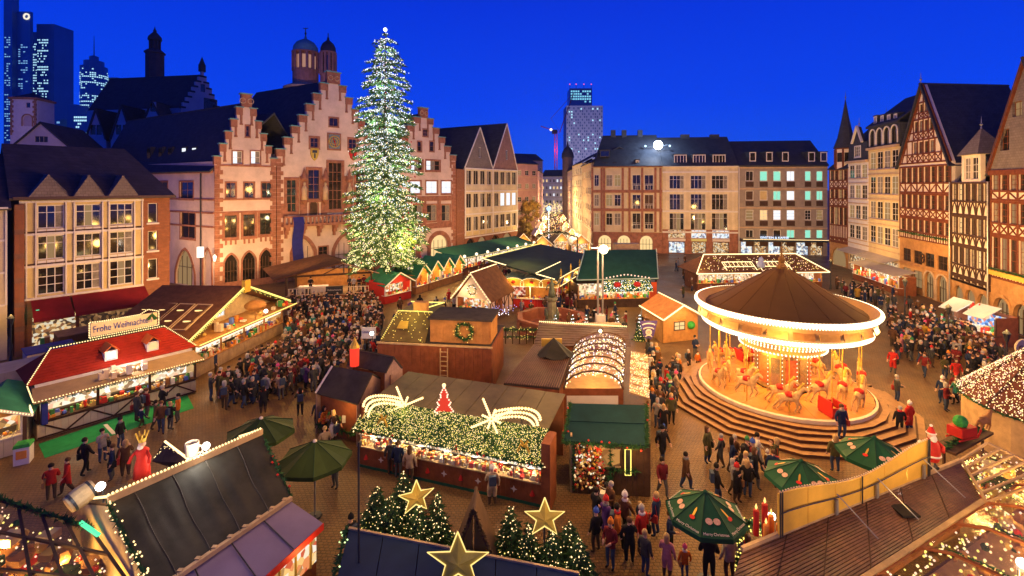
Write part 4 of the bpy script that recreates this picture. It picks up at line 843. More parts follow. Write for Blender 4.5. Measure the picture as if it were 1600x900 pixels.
MB().lathe([(r, 0), (r, zt), (r*.75, zt), (r*.75, zt+7), (r*.35, zt+7), (r*.35, zt+13), (.01, zt+15)], 28).build('tower_shaft', TOWER, t); MB().tube([(0, 0, zt+13), (0, 0, zt+39)], .8, 6, r2=.25).build('antenna', STEEL, t)
mb = MB(); 
for k in range(44):
    run = RND.random()
    for j in range(40):
        if RND.random() < run: a = 2*PI*j/40; c, s_ = math.cos(a), math.sin(a); z = 55+k*(zt-58)/44; rr = r+.25; w_ = .75; mb.add([(rr*c-s_*w_, rr*s_+c*w_, z), (rr*c+s_*w_, rr*s_-c*w_, z), (rr*c+s_*w_, rr*s_-c*w_, z+1.3), (rr*c-s_*w_, rr*s_+c*w_, z+1.3)], [(0, 1, 2, 3)])
o = mb.build('lit_windows', SKYW, t); o['kind'] = 'stuff'
b = px_tower('square_skyscraper', 'square lit skyscraper tucked behind the round one', 160, 184, 620, 121); lit_grid(b.root, 1, b.w-1, 0, 60, b.zt-4, 9, 26, .6, SKYD, .65, .45)
b = px_tower('low_office_block', 'low lit office block at the foot of the round skyscraper', 114, 140, 560, 178); lit_grid(b.root, 1, b.w-1, 0, 50, b.zt-2, 8, 12, .7, SKYW, .7, .5)
b = px_tower('dark_office_block', 'dark narrow office block beside the low lit one', 105, 119, 570, 163)
b = px_tower('slim_lit_block', 'slim blue-lit block beside the slab skyscraper', 88, 94, 600, 186); lit_grid(b.root, .5, b.w-.5, 0, 40, b.zt-2, 3, 12, .8, SKYD, .7, .5)
# old roofs and church
PALE = mat('pale_mauve_render', (.40, .34, .40), .9, .1, .5)
b = Bld('stepped_gable_church_hall', 'dark slate hall with pale stepped gable behind the long wing', Xd(283, 104), Xd(346, 112)); w = b.w; ua = b.u(317); ez = b.z(310, 172); za = b.z(317, 112)
n = 7; L = [(0, ez)]
for i in range(n): L += [(ua*(i+1)/n-.25, ez+(za-ez)*i/n), (ua*(i+1)/n-.25, ez+(za-ez)*(i+1)/n)]
Rr = [(w, ez)]
for i in range(n): Rr += [(w-(w-ua)*(i+1)/n+.25, ez+(za-ez)*i/n), (w-(w-ua)*(i+1)/n+.25, ez+(za-ez)*(i+1)/n)]
for u_, z_ in L[1::2]+Rr[1::2]: b.P('step_coping', SLATE, u_-.75, u_+.5, -.15, .7, z_-.02, z_+.35)
r = (ua-.5, ua+.5, ez+4.2, ez+6); b.win(r, 1, 2, SLATE, GLASS); r = (ua+.2, ua+3.2, ez+.4, ez+3); b.win(r, 3, 2, SLATE, GLASSW)
b.wall([(0, 0), (w, 0)]+Rr+list(reversed(L)), PALE, t=.6)
b.P('apex_turret', SLATE, ua-.6, ua+.6, -.1, .7, za, za+1.6); MB().lathe([(.7, 0), (.02, 1.8)], 6, (ua, .3, za+1.6)).build('apex_cap', SLATE, b.root)
e_ = Vector((-24, 4, 0)); e2 = Vector((e_.dot(b.ex), e_.dot(b.ey), 0)); prism_roof(b.root, [(.2, ez-.3), (ua, za-.6), (w-.2, ez-.3), .5], e2); b.body(PALE, 0, ez, e=e2)
for x0, x1, xa, ya, yb, lab in ((134, 166, 150, 170, 218, 'pale pointed gable house furthest left below the church spire'), (173, 208, 190, 164, 218, 'pale pointed gable house with two windows below the church spire'), (228, 250, 237, 157, 182, 'small pale gable house against the church hall roof')):
    b = Bld('pointed_gable_house', lab, Xd(x0, 98), Xd(x1, 98.5)); w = b.w; ua = b.u(xa); za = b.z(xa, ya); ez = b.z(xa, yb)
    for k in ((.35, .65) if x1-x0 > 25 else (.5,)): b.win((w*k-.5, w*k+.5, ez+1, ez+3.0), 1, 2, SLATE, GLASSW)
    b.wall([(0, 0), (w, 0), (w, ez), (ua, za), (0, ez)], PALE, t=.4); prism_roof(b.root, [(-.2, ez-.2), (ua, za+.15), (w+.2, ez-.2), -.1], (0, 10, 0)); b.body(PALE, 9, ez-.2)
    for p, q2 in (((0, ez), (ua, za)), ((ua, za), (w, ez))): beam(b.root, 'verge_board', SLATE, (p[0], -.1, p[1]), (q2[0], -.1, q2[1]), .3, .25)
t = thing('church_tower', 'dark church tower with onion spire behind the slate hall', 'tower', Xd(242, 128)); zf = lambda y: H-(y-HY)/F*128
dk = mat('dark_tower_stone', (.07, .05, .055), .85, .2, 1); MB().lathe([(2.4, 0), (2.4, zf(135)), (2.1, zf(132)), (2.1, zf(85)), (2.4, zf(84)), (2.4, zf(82)), (1.6, zf(78))], 8).build('tower_shaft', dk, t)
for i in range(8): a = PI/8+2*PI*i/8; beam(t, 'lantern_post', dk, (1.15*math.cos(a), 1.15*math.sin(a), zf(80)), (1.15*math.cos(a), 1.15*math.sin(a), zf(64)), .3, .3)
mb = MB(); mb.smooth = True; mb.lathe([(1.5, zf(64)), (1.6, zf(62)), (1.5, zf(58)), (.8, zf(53)), (.35, zf(50)), (.45, zf(48.5)), (.2, zf(46)), (.01, zf(41))], 12); mb.build('onion_cap', SLATE, t)
MB().lathe([(.9, zf(82)), (.9, zf(64))], 8).build('lantern_core', dk, t)
b = Bld('white_low_gable_house', 'low pale house with three small windows below the pink bell tower', Xd(22, 70), Xd(106, 72)); w = b.w; ua = b.u(64)
for k in (.42, .5, .58): b.win((w*k-.25, w*k+.25, b.z(64, 222), b.z(64, 213)), 1, 1, SLATE, GLASSW)
b.wall([(0, 0), (w, 0), (w, b.z(104, 228)), (ua, b.z(64, 191)), (0, b.z(22, 228))], PALE, t=.4); prism_roof(b.root, [(-.3, b.z(22, 229)), (ua, b.z(64, 190)), (w+.3, b.z(104, 229)), -.3], (0, 12, 0)); b.body(PALE, 12, b.z(64, 229))
b = Bld('pink_bell_tower', 'square pink stone bell tower with pyramid roof before the skyscrapers', Xd(16, 120), Xd(56, 121)); w = b.w; zt = b.z(36, 155)
r = (w*.62, w*.78, b.z(36, 168), b.z(36, 160)); b.win(r, 1, 1, SAND, GLASS); p = arch(w*.48, w*.85, b.z(36, 197), b.z(36, 179)); b.arched(p, mat('pink_louvre', (.45, .3, .33), .8, .1, 1), .25); b.surround(p, SAND, .25)
b.wall(rect(0, w, 0, zt), mat('pink_stone', (.62, .46, .46), .9, .1, 1), t=.5); quoins(b, 0, zt-9, zt, 1, .7); quoins(b, w, zt-9, zt, -1, .7); b.P('cornice', SAND, -.3, w+.3, -.3, 6.5, zt, zt+.5); b.body(PALE, 6.2, zt); MB().lathe([(w*.75, 0), (.3, 1.6), (.02, 2.0)], 4, (w/2, 3.2, zt+.5), a0=PI/4, a1=PI/4+2*PI).build('pyramid_roof', SLATE, b.root)
mb = MB(); 
# round towers behind the hall
for px, px2, d, ys, lab, dome in ((458.5, 496.5, 118, (138, 112, 84, 82, 62, 44), 'round sandstone church tower with green dome behind the stepped gables', COPPER), (501, 524.5, 116, (138, 118, 84, 82, 64, 52), 'slimmer round church tower with slate cap beside the green-domed one', SLATE)):
    t = thing('round_church_tower', lab, 'tower', Xd((px+px2)/2, d)); r = (px2-px)/2/F*d; zf = lambda y: H-(y-HY)/F*d
    st = mat('tower_sandstone', (.33, .16, .12), .85, .25, 1); MB().lathe([(r, 0), (r, zf(ys[1])), (r*1.05, zf(ys[1])), (r*1.05, zf(ys[1]-2)), (r*.72, zf(ys[1]-2)), (r*.72, zf(ys[2])), (r*1.05, zf(ys[2])), (r*1.08, zf(ys[3])), (r*.9, zf(ys[3]))], 20).build('tower_shaft', st, t)
    mb = MB(); mb.smooth = True; z0 = zf(ys[3]); mb.lathe([(r*1.0, z0), (r*.95, z0+(zf(ys[4])-z0)*.4), (r*.7, z0+(zf(ys[4])-z0)*.75), (r*.35, z0+(zf(ys[4])-z0)*.95), (.3, zf(ys[4])+.2), (.25, zf(ys[4])+.8), (.02, zf(ys[4])+1)], 20); mb.build('dome', dome, t)
    mb = MB(); z1 = zf(ys[4])+.9; mb.tube([(0, 0, z1), (0, 0, zf(ys[5]))], .12, 5); 
    if dome is COPPER: mb.tube([(-.6, 0, z1+1.9), (.6, 0, z1+1.9)], .1, 5); mb.ball((0, 0, z1+.6), .3)
    mb.build('cross', METAL, t)
    for i in range(12):
        a = 2*PI*i/12; zc = (zf(ys[1])+zf(ys[2]))/2; hh = (zf(ys[2])-zf(ys[1]))/2; beam(t, 'arcade_pillar', st, (r*.95*math.cos(a), r*.95*math.sin(a), zc-hh), (r*.95*math.cos(a), r*.95*math.sin(a), zc+hh), .5, .5)
        a += PI/12; o = MB().box(-.06, .06, -.42, .42, -hh*.7, hh*.75).build('arcade_opening', glow('pink_lantern', (1, .5, .35), .38) if dome is COPPER else GLASS, t); o.location = (r*.73*math.cos(a), r*.73*math.sin(a), zc); o.rotation_euler = (0, 0, a)
    if dome is COPPER: MB().lathe([(r*1.7, zf(141)), (r*1.7, zf(138)), (r*.9, zf(131))], 24).build('apron_roof', SANDL, t)
# hotel tower + crane
b = px_tower('white_hotel_tower', 'pale gridded tower with blue crown above the shopping street', 885, 942, 520, 165, 30, mat('pale_tower', (.38, .36, .42), .6, .1, .05)); w = b.w
mb = MB(); zb = b.zt; rows = 26; cols = 17
for r in range(rows):
    for c in range(cols):
        if (c*7+r*3) % 5 < 3: a = w*(c+.2)/cols; mb.box(a, a+w*.55/cols, -.25, .1, zb-4-r*3.1, zb-2.0-r*3.1)
o = mb.build('window_slots', mat('tower_slot', (.10, .13, .22), .4, .2, .1), b.root); o['kind'] = 'stuff'
lit_grid(b.root, 2, w-2, -.3, zb-70, zb-2, 14, 22, .06, SKYW, .5, .5)
b2 = px_tower('blue_crowned_tower', 'darker tower with glowing blue crown rising behind the pale tower', 890, 925, 560, 138, 24); zt = b2.zt
lit_grid(b2.root, 1, b2.w-1, 0, zt-20, zt-2, 9, 6, 1.0, glow('crown_blue', (.25, .75, 1), .9), .7, .6)
for u in (.5, b2.w*.3, b2.w*.65, b2.w-.5): MB().tube([(u, 2, zt), (u, 2, zt+5)], .3, 4).build('crown_mast', METAL, b2.root); MB().ball((u, 2, zt+5.2), .8).build('warning_light', glow('red_warning', (1, .12, .35), 1.2), b2.root)
t = thing('tower_crane', 'red tower crane beside the pale hotel tower', 'crane', Xd(868.5, 380)); zc = H+(290-205)/750*380; rd = mat('crane_red', (.45, .06, .06), .5, .1, 1)
mb = MB()
for sx_ in (-1, 1):
    for sy_ in (-1, 1): mb.tube([(sx_, sy_, 0), (sx_, sy_, zc)], .22, 4)
for k in range(26): z = k*zc/26; s_ = 1 if k % 2 else -1; mb.tube([(-s_, -1, z), (s_, -1, z+zc/26)], .14, 4)
mb.build('mast', rd, t); mb = MB(); mb.tube([(-12, 0, zc+4), (3, 0, zc-1), (14, 0, zc+30)], .35, 4); mb.tube([(3, 0, zc), (-4, 0, zc+10), (14, 0, zc+30)], .15, 4); mb.build('jib', rd, t); MB().box(-3, 1, -1.6, 1.6, zc-2, zc+1).build('cab', METAL, t); MB().ball((-4, -2, zc+1), 1.1).build('work_lamp', glow('crane_lamp', (1, .75, .5), 2), t)
# ------------------------------------------------------------------ spots without fixtures, added to flood the house fronts with light
for p, to, w_, c_ in (((-24, 54, 6), (-35, 68, 16), 5500, (1, .57, .19)), ((-14, 60, 6), (-26, 76, 18), 8500, (1, .57, .19)), ((-6, 70, 6), (-15, 88, 16), 5500, (1, .57, .19)), ((2, 84, 6), (-3, 104, 10), 3200, (1, .57, .19)), ((22, 78, 6), (24, 100, 8), 4200, (1, .57, .19)), ((40, 76, 6), (42, 98, 9), 4800, (1, .57, .19)),
                      ((44, 68, 6), (54, 76, 10), 2600, (1, .57, .19)), ((38, 56, 6), (50, 60, 14), 3600, (1, .57, .19)), ((36, 46, 6), (49, 50, 11), 2800, (1, .57, .19)), ((34, 38, 6), (46, 43, 10), 2600, (1, .57, .19)), ((-27, 42, 5), (-38, 44, 9), 3600, (1, .57, .19)), ((-30, 56, 5), (-44, 68, 8), 1600, (1, .57, .19))):
    spot(p, to, w_*(2.1 if p[0] < 10 else 1.9 if p[0] < 30 else 2.2), c_, 130, .5)
lamp((-46, 60, 7), 1500, (1, .6, .27), .3); lamp((-40, 57, 6), 900, (1, .55, .3), .3)  # fill lights without fixtures, added to brighten the dark wing wall
spot(Xd(470, 100, 28), Xd(480, 118, 40), 3500, (1, .6, .38), 110); spot(Xd(36, 102, 26), Xd(36, 120, 33), 5200, (1, .7, .62), 90); spot(Xd(900, 420, 10), Xd(914, 520, 80), 300000, (.85, .8, 1), 80); lamp(Xd(868, 372, 42), 8000, (1, .2, .12), 1)  # unseen lights added to brighten church towers, bell tower, hotel tower and crane
# ================================================================== market helpers
def V(*a): return Vector(a)
SHELF = glowtex('lit_shelf_goods', [(1, .7, .35), (.9, .3, .1), (1, .85, .6), (.5, .25, .08), (1, .6, .2), (.7, .12, .05), (.25, .12, .05), (1, .9, .75)], .9, 4.5)
SHELFW = glowtex('lit_counter_goods', [(1, .8, .5), (1, .9, .7), (.6, .35, .15), (1, .75, .4), (.9, .5, .3), (.35, .2, .1), (1, .95, .85), (.8, .6, .4)], 1.05, 4.5)
INTER = glowtex('amber_interior', [(.9, .4, .1), (.5, .18, .04), (1, .6, .2), (.25, .1, .03), (.7, .3, .08), (.4, .2, .05)], .55, 2.2)
def loc2(b, v): return V(v.dot(b.ex), v.dot(b.ey), v.z)
def L(b, p): return loc2(b, Vector(p)-b.A)
def stall_body(b, depth, z0=1.0, zt=2.2, panel=WOOD, post=WOOD, glass=SHELFW, u0=0, u1=None, ng=0, back=True, s=.16, posts=None, inset=.5):
    u1 = b.w if u1 is None else u1; w = u1-u0
    n = max(2, int(w/.32)); 
    for i in range(n): a = u0+w*i/n; b.P('counter_board', panel, a+.006, a+w/n-.006, -.03-.008*(i % 2), .05, .02, z0)
    b.P('counter_top', post, u0-.05, u1+.05, -.14, inset, z0, z0+.06)
    if back: b.P('back_wall', panel, u0, u1, depth-.1, depth, 0, zt+.2); MB().box(u0+.1, u1-.1, inset+.9, inset+.95, z0+.1, zt).build('lit_shelves', glass, b.root)
    for sx_ in (u0, u1-.1): b.P('side_wall', panel, sx_, sx_+.1, .06, depth-.1, 0, zt+.1)
    np_ = posts or max(2, int(w/2.2)+1)
    for i in range(np_): a = u0+.05+(w-.1)*i/(np_-1); b.P('post', post, a-.06, a+.06, -.05, .06, z0+.06, zt)
    if ng: goods(b.root, u0+.15, u1-.15, 0, inset-.05, z0+.06, ng, s)
def rope(root, pts, r=.05, m=None, name='light_rope'): return MB().tube(pts, r, 5).build(name, m or ROPE, root)
def rows_roof(b, q, n, m, name='shingle_course', t=.05):
    """a roof slope laid in n overlapping courses; q = eave left, eave right, ridge right, ridge left"""
    a, b_, c, d = [Vector(p) for p in q]
    for i in range(n):
        t0, t1 = i/n, (i+1.12)/n; mb = MB(); up = V(0, 0, .035)
        mb.slab([a.lerp(d, t0)+up, b_.lerp(c, t0)+up, b_.lerp(c, min(t1, 1)), a.lerp(d, min(t1, 1))], t); mb.build(name, m, b.root)
# ------------------------------------------------------------------ 1 red roofed stall
b = Bld('red_roofed_stall', 'long stall with red shingled hip roof and two lit dormers on the left', G(58, 688), G(306, 613), 'stall'); w = b.w
stall_body(b, 4.2, .95, 2.25, CREAM, TIMD, SHELFW, ng=110, s=.22)
for i in range(7):
    a = .1+(w-.2)*i/7; c = a+(w-.2)/7; beam(b.root, 'truss_brace', TIMD, (a, -.07, .12) if i % 2 else (a, -.07, .88), (c, -.07, .88) if i % 2 else (c, -.07, .12), .08, .05)
b.P('truss_rail', TIMD, 0, w, -.11, -.05, .06, .14); b.P('truss_rail', TIMD, 0, w, -.11, -.05, .86, .94)
rows_roof(b, [(-.3, .75, 2.85), (w+.3, .75, 2.85), (w-1.0, 2.7, 4.15), (.95, 2.7, 4.15)], 11, REDROOF)
mb = MB(); mb.slab([(-.3, .75, 2.85), (.95, 2.7, 4.15), (-.3, 4.6, 2.85)], .06); mb.slab([(w+.3, .75, 2.85), (w+.3, 4.6, 2.85), (w-1, 2.7, 4.15)], .06); mb.slab([(-.3, 4.6, 2.85), (.95, 2.7, 4.15), (w-1, 2.7, 4.15), (w+.3, 4.6, 2.85)], .06); mb.build('roof', REDROOF, b.root)
mb = MB(); mb.slab([(-.25, -.75, 2.3), (w+.25, -.75, 2.3), (w+.1, .9, 2.72), (-.1, .9, 2.72)], .06); mb.build('canopy', mat('tan_canopy', (.30, .20, .11), .7, .2, 1), b.root); b.P('canopy_beam', WTRIM, 0, w, .7, .8, 2.68, 2.84)
bulbs(b.root, [(-.25, -.78, 2.36), (w+.25, -.78, 2.36)], .14, .04, BULB); bulbs(b.root, [(.9, 2.7, 4.25), (w-.95, 2.7, 4.25)], .13, .045, BULB); bulbs(b.root, [(-.3, .75, 2.95), (.95, 2.7, 4.25)], .12, .04, BULB); bulbs(b.root, [(w+.3, .75, 2.95), (w-1, 2.7, 4.25)], .12, .04, BULB); bulbs(b.root, [(-.25, -.78, 2.36), (-.3, .75, 2.9)], .12, .04, BULB)
garland(b.root, [(-.25, -.8, 2.22), (w+.25, -.8, 2.22)], .08, 60); garland(b.root, [(.9, 2.85, 4.25), (w-.95, 2.85, 4.25)], .12, 60)
for px, gm in ((172, LITC), (237, LITW)):
    uu = b.u(px, 1.4); d = MB(); d.box(-.32, .32, 0, .9, -.1, .5); o = d.build('dormer', WTRIM, b.root); o.location = (uu, 1.15, 3.25)
    r_ = MB(); r_.slab([(-.42, -.12, .46), (0, -.12, .85), (0, 1.2, .85), (-.42, .9, .46)], .05); r_.slab([(.42, -.12, .46), (0, -.12, .85), (0, 1.2, .85), (.42, .9, .46)], .05); r_.build('dormer_roof', mat('orange_shingle', (.42, .09, .02), .5, .2, 2), o); MB().box(-.22, .22, -.03, -.003, 0, .42).build('dormer_window', gm, o)
r_ = (b.u(160, -.5), b.u(232, -.5)); goods(b.root, r_[0], r_[1], -.4, .5, 2.5, 26, .25, 'canopy_figures', 2.2, [IVORY, GOODS[5], WHITEP]); MB().box(.1, .35, -.6, -.2, .95, 2.1).build('striped_curtain', BLUET, b.root)
for x in (.2, .5, .8): lamp(b.world(w*x, .15, 2.15), 70, WHITE, .15)
lamp(b.world(b.u(205, -.2), -.1, 3.0), 55, (1, .9, .8), .1); lamp(b.world(b.u(172, .5), .2, 3.7), 25, (1, .9, .85), .1)
s_ = Bld('illuminated_sign', 'long cream sign reading Frohe Weihnachten outlined with bulbs above the red roof', b.world(b.u(142, 3.1), 3.15, 0), b.world(b.u(246, 3.1), 3.15, 0), 'sign'); sw = s_.w; z0 = 4.35
o = MB().box(0, sw, 0, .12, z0, z0+.85).build('board', CREAM, s_.root); text(s_.root, 'Frohe Weihnachten', .6, BLUEP, (sw*.47, -.02, z0+.42), sx=.78*sw/4.3)
MB().tube([(sw-.55, -.03, z0+.45), (sw-.3, -.03, z0+.75), (sw-.1, -.03, z0+.4)], .12, 5).build('fir_sprig', FIRG, s_.root)
bulbs(s_.root, [(-.08, -.05, z0-.05), (sw+.08, -.05, z0-.05), (sw+.08, -.05, z0+.9), (sw*.85, -.05, z0+1.15), (sw*.72, -.05, z0+.9), (.5, -.05, z0+.9), (-.08, -.05, z0+.95)], .11, .045, BULB, closed=True)
for u in (.4, sw-.4): s_.P('sign_post', METAL, u-.04, u+.04, .14, .2, 3.5, z0+.5)
# carpet
mb = MB(); q4 = [G(60, 694), G(70, 716), G(303, 638), G(292, 616)]; mb.slab([p+V(0, 0, .012) for p in q4], .01); tag(mb.build('green_carpet', GREENC), 'long green carpet laid before the red-roofed stall', 'carpet')
mb = MB(); c0, c1 = G(161, 664), G(175, 679); mb.slab([c0+V(0, 0, .016), c1+V(0, 0, .016), c1+V(.16, .1, .016), c0+V(.16, .1, .016)], .004); tag(mb.build('carpet_strip', WTRIM), 'white joint strip across the green carpet', 'strip')
# ------------------------------------------------------------------ 2 big gabled snack stall
b = Bld('gabled_snack_stall', 'big wood stall with yellow-lit front gable and glowing skylights', G(303, 592), G(441, 520), 'stall'); w = b.w; ua = w*.5
stall_body(b, 6, 1.0, 2.5, WOODP, WOOD, SHELFW, ng=150, s=.25)
b.P('display_glass', glow('counter_light', (1, .88, .62), 1.3), .1, w-.1, .1, .2, 1.9, 2.2)
mb = MB(); mb.slab([(-.7, -1.0, 2.62), (w+.7, -1.0, 2.62), (w+.7, 1.4, 2.85), (-.7, 1.4, 2.85)], .1); mb.build('front_deck', WOOD, b.root)
ez, za = 3.05, 5.6; prism_roof(b.root, [(-1.0, ez-.25), (ua, za), (w+1.0, ez-.25), -.1], (-.4, 7.2, 0), .14, BROWNR)
mb = MB(); wall_mesh(mb, [(-.3, 2.87), (w+.3, 2.87), (ua, za-.25)], [rect(ua-1.6, ua-.4, 3.2, 4.1)], 1.4, .1, .08); mb.build('gable_wall', WOODP, b.root); b.win((ua-1.6, ua-.4, 3.2, 4.1), 3, 2, WTRIM, LITC, y=1.44, hole=False)
for p, q2 in (((-1, ez-.2), (ua, za+.05)), ((ua, za+.05), (w+1, ez-.2))):
    P_, Q_ = V(p[0], -.22, p[1]), V(q2[0], -.22, q2[1]); rope(b.root, [P_, Q_], .06, ROPEY); bulbs(b.root, [P_+V(0, -.07, -.1), Q_+V(0, -.07, -.1)], .16, .05, BULBY); garland(b.root, [P_+V(0, .05, -.2), Q_+V(0, .05, -.2)], .12, 45, FIRG, bm=BULBY, bn=5)
rope(b.root, [(-.7, -1.05, 2.68), (w+.7, -1.05, 2.68)], .045, ROPEY); b.P('gable_finial', GOLD, ua-.35, ua+.35, -.35, -.05, za-.5, za+.5)
mb = MB(); mb.smooth = True; mb.lathe([(.02, -.3), (.75, -.28), (.85, -.1), (.85, .0), (.75, .12), (.5, .3), (.02, .38)], 16, (ua+.4, -.75, 3.95)); mb.build('bun_sign', WOOD, b.root); b.P('bun_sign_post', WOOD, ua+.35, ua+.45, -.8, -.7, 2.7, 3.6)
goods(b.root, .6, w-.6, -.8, .9, 2.78, 22, .32, 'deck_figures', 2.4)
for u0 in (.5, 1.85, 3.2):  # skylights on the left slope
    pass
for k, (t0, t1) in enumerate(((.2, .62),)):
    for j in range(4):
        y0, y1 = .9+j*1.5, 2.2+j*1.5
        def sp(t_, y): return V(-1+(ua+1)*t_, y, ez-.25+(za-ez+.25)*t_+.03)
        mb = MB(); mb.slab([sp(t0, y0), sp(t1, y0), sp(t1, y1), sp(t0, y1)], .02); o = mb.build('skylight', INTER, b.root)
        fr = MB()
        for a_, c_ in ((sp(t0, y0), sp(t1, y0)), (sp(t1, y0), sp(t1, y1)), (sp(t1, y1), sp(t0, y1)), (sp(t0, y1), sp(t0, y0))): fr.tube([a_+V(0, 0, .03), c_+V(0, 0, .03)], .06, 4)
        fr.build('skylight_frame', WOODP, o)
        for t_ in (.34, .52): p_ = sp(t_, (y0+y1)/2); MB().lathe([(.3, 0), (.28, .02), (.02, .03)], 10, p_+V(0, 0, .01)).build('lamp_disc', glow('amber_lamp', (1, .66, .25), 1.5), o)
for x in (.15, .4, .65, .88): lamp(b.world(w*x, .2, 2.35), 90, WHITE, .15)
lamp(b.world(ua+1.2, -.4, 3.5), 60, (1, .8, .4), .1); lamp(b.world(ua-2, -.4, 3.3), 30, (1, .8, .3), .1)
mb = MB(); mb.smooth = True; mb.ball((0, 0, 0), .16, 8, 6); o = mb.build('spotlight_globe', glow('white_spot', (1, .95, .85), 9)); o.location = b.world(ua+1.6, -.9, 3.1); tag(o, 'bright white spotlight on the gabled stall front deck', 'spotlight')
# ------------------------------------------------------------------ 3 stage
b = Bld('wooden_stage', 'open wooden stage with low brown gable roof below the clock gable', Xd(447, 56.5), Xd(580, 58.5), 'stage'); w = b.w
b.P('stage_floor', WOODP, 0, w, 0, 6, .85, 1.0)
for i in range(14): b.P('skirting_board', WOODR, w*i/14+.01, w*(i+1)/14-.01, -.02, .04, 0, .84)
e_ = V(-5.2, 7.6, 0); e2 = loc2(b, e_); ua = b.u(537); prism_roof(b.root, [(-1.2, 3.15), (ua, 4.85), (w+1.0, 3.5), -.8], e2, .16, BROWNR)
for i in range(9): b.P('back_board', WOOD, w*i/9, w*(i+1)/9-.02, 5.2, 5.3, 1.0, 3.2)
for u, y in ((0, 0), (0, 5), (w, 0), (w, 5), (ua, 5)): b.P('post', WOODD, u-.1, u+.1, y, y+.2, 1, 3.3 if u != ua else 4.6)
beam(b.root, 'tie_beam', WOODD, (0, .1, 3.2), (w, .1, 3.4), .2, .2); beam(b.root, 'strut', WOODD, (ua, .1, 4.6), (ua, .1, 3.3), .15, .15); beam(b.root, 'strut', WOODD, (ua-2.5, .1, 3.3), (ua, .1, 4.5), .12, .12)
for i in range(22):
    u = .3+(w-.6)*i/21
    if not .5 < u/w < .72: b.P('rail_post', IVORY, u-.06, u+.06, -.05, .03, 1.0, 1.75)
b.P('rail', IVORY, .2, w*.5, -.06, .04, 1.75, 1.82); b.P('rail', IVORY, w*.72, w-.2, -.06, .04, 1.75, 1.82)
o = MB().box(w*.46, w*.66, -.12, -.08, 1.0, 1.95).build('black_banner', METAL, b.root); text(b.root, 'Weihnachtsmarkt', .28, WTRIM, (w*.56, -.14, 1.5), sx=.8)
MB().box(w*.1, w*.45, 1.2, 2.4, 1.0, 1.7).build('keyboard_desk', WTRIM, b.root)
for u in (.9, 2.3, w-1): o = MB().box(u-.25, u+.25, .4, .8, 1.0, 1.75).build('loudspeaker', METAL, b.root)
rope(b.root, [(ua, -.9, 4.8), (w+1, -.9, 3.45)], .04, mat('pale_fascia', (.6, .45, .3), .6, .1, 1))
for x in (.2, .5, .8): lamp(b.world(w*x, 2.2, 3.1), 180, (1, .6, .3), .2)
# ------------------------------------------------------------------ 4 green huts in a row
def gable_hut(name, label, A, B, depth, ez, za, roofm, wallm, e=None, oh=.35, front='open', group=None, rope_m=ROPE, gw=WOOD, pw=70, col=WARM, cat='stall', panel=WOOD):
    b = Bld(name, label, A, B, cat, group); w = b.w; e = V(0, depth, 0) if e is None else loc2(b, e); el = e.length
    prism_roof(b.root, [(-oh, ez-oh*.4), (w/2, za), (w+oh, ez-oh*.4), -.45], e*((el+.5)/el), .1, roofm)
    mb = MB(); wall_mesh(mb, [(.02, ez), (w-.02, ez), (w/2, za-.12)], [], -.05, .06); mb.build('gable_wall', gw, b.root)
    if front == 'open': stall_body(b, min(depth, 3), .95, ez, panel, WTRIM, SHELF, ng=int(w*9), s=.2)
    for p, q2 in (((-oh, ez-oh*.4), (w/2, za+.04)), ((w/2, za+.04), (w+oh, ez-oh*.4))):
        beam(b.root, 'verge_board', WTRIM, (p[0], -.48, p[1]-.02), (q2[0], -.48, q2[1]-.02), .14, .05)
        if rope_m: bulbs(b.root, [(p[0], -.53, p[1]), (q2[0], -.53, q2[1])], .13, .035, rope_m)
    a = [(0, .1, 0), (w, .1, 0), V(w, 0, 0)+e, V(0, 0, 0)+e]
    mb = MB(); mb.add([V(*p) for p in a]+[V(*p)+V(0, 0, ez) for p in a], [(1, 2, 6, 5), (2, 3, 7, 6), (3, 0, 4, 7)]); mb.build('side_walls', panel, b.root)
    if pw: lamp(b.world(w/2, .25, ez-.15), pw, col, .15); lamp(b.world(w/2, -.9, ez+.2), pw*.5, col, .12)
    return b
RA, RB = Xd(649, 61.5), Xd(723, 72); gd = (RB-RA)
labs = ['first green-roofed hut of the row behind the red gabled hut', 'second green-roofed hut from the red gabled hut', 'third green-roofed hut from the red gabled hut', 'fourth green-roofed hut, farthest from the red gabled hut']
for i in range(4):
    hb = gable_hut('green_roofed_hut', labs[i], RA+gd*(i/4+.01), RA+gd*((i+1)/4-.01), 3, 2.35, 3.75, GREENL, WOOD, e=V(-3.6, 2.6, 0), gw=WOOD, group='green roofed huts in a row', pw=190)
    hb.P('orange_front', mat('orange_board', (.6, .25, .05), .6, .2, 2), hb.w*.3, hb.w*.7, -.09, -.055, 2.45, 3.0)
b = gable_hut('red_gabled_hut', 'small hut with red boarded gable and light green roof beside the stage', G(601, 476), G(642, 466), 4, 2.3, 3.5, GREENL, REDP, e=V(-3.2, 3.4, 0), gw=REDP, pw=120, panel=REDP)
for k in range(5): beam(b.root, 'gable_board', mat('bright_red_board', (.55, .05, .04), .5, .1, 2), (b.w*(.12+.08*k), -.07, 2.4+.2*k), (b.w*(.88-.08*k), -.07, 2.4+.2*k), .15, .05)
mb = MB(); mb.slab([Xd(612, 66, 4.4), Xd(668, 62.5, 2.6), Xd(640, 60.5, 2.6), Xd(594, 62, 3.2)], .1); b_ = Bld('green_roofed_hut', 'wide pale green roof under the lit fir behind the red gabled hut', Xd(606, 63), Xd(650, 62.4), 'stall')
prism_roof(b_.root, [(-.2, 2.5), (b_.w*.5, 4.2), (b_.w+.2, 2.5), -.2], (-1, 4, 0), .1, GREENL); MB().box(0, b_.w, .2, 3, 0, 2.4).build('hut_walls', WOODR, b_.root); bpy.data.meshes
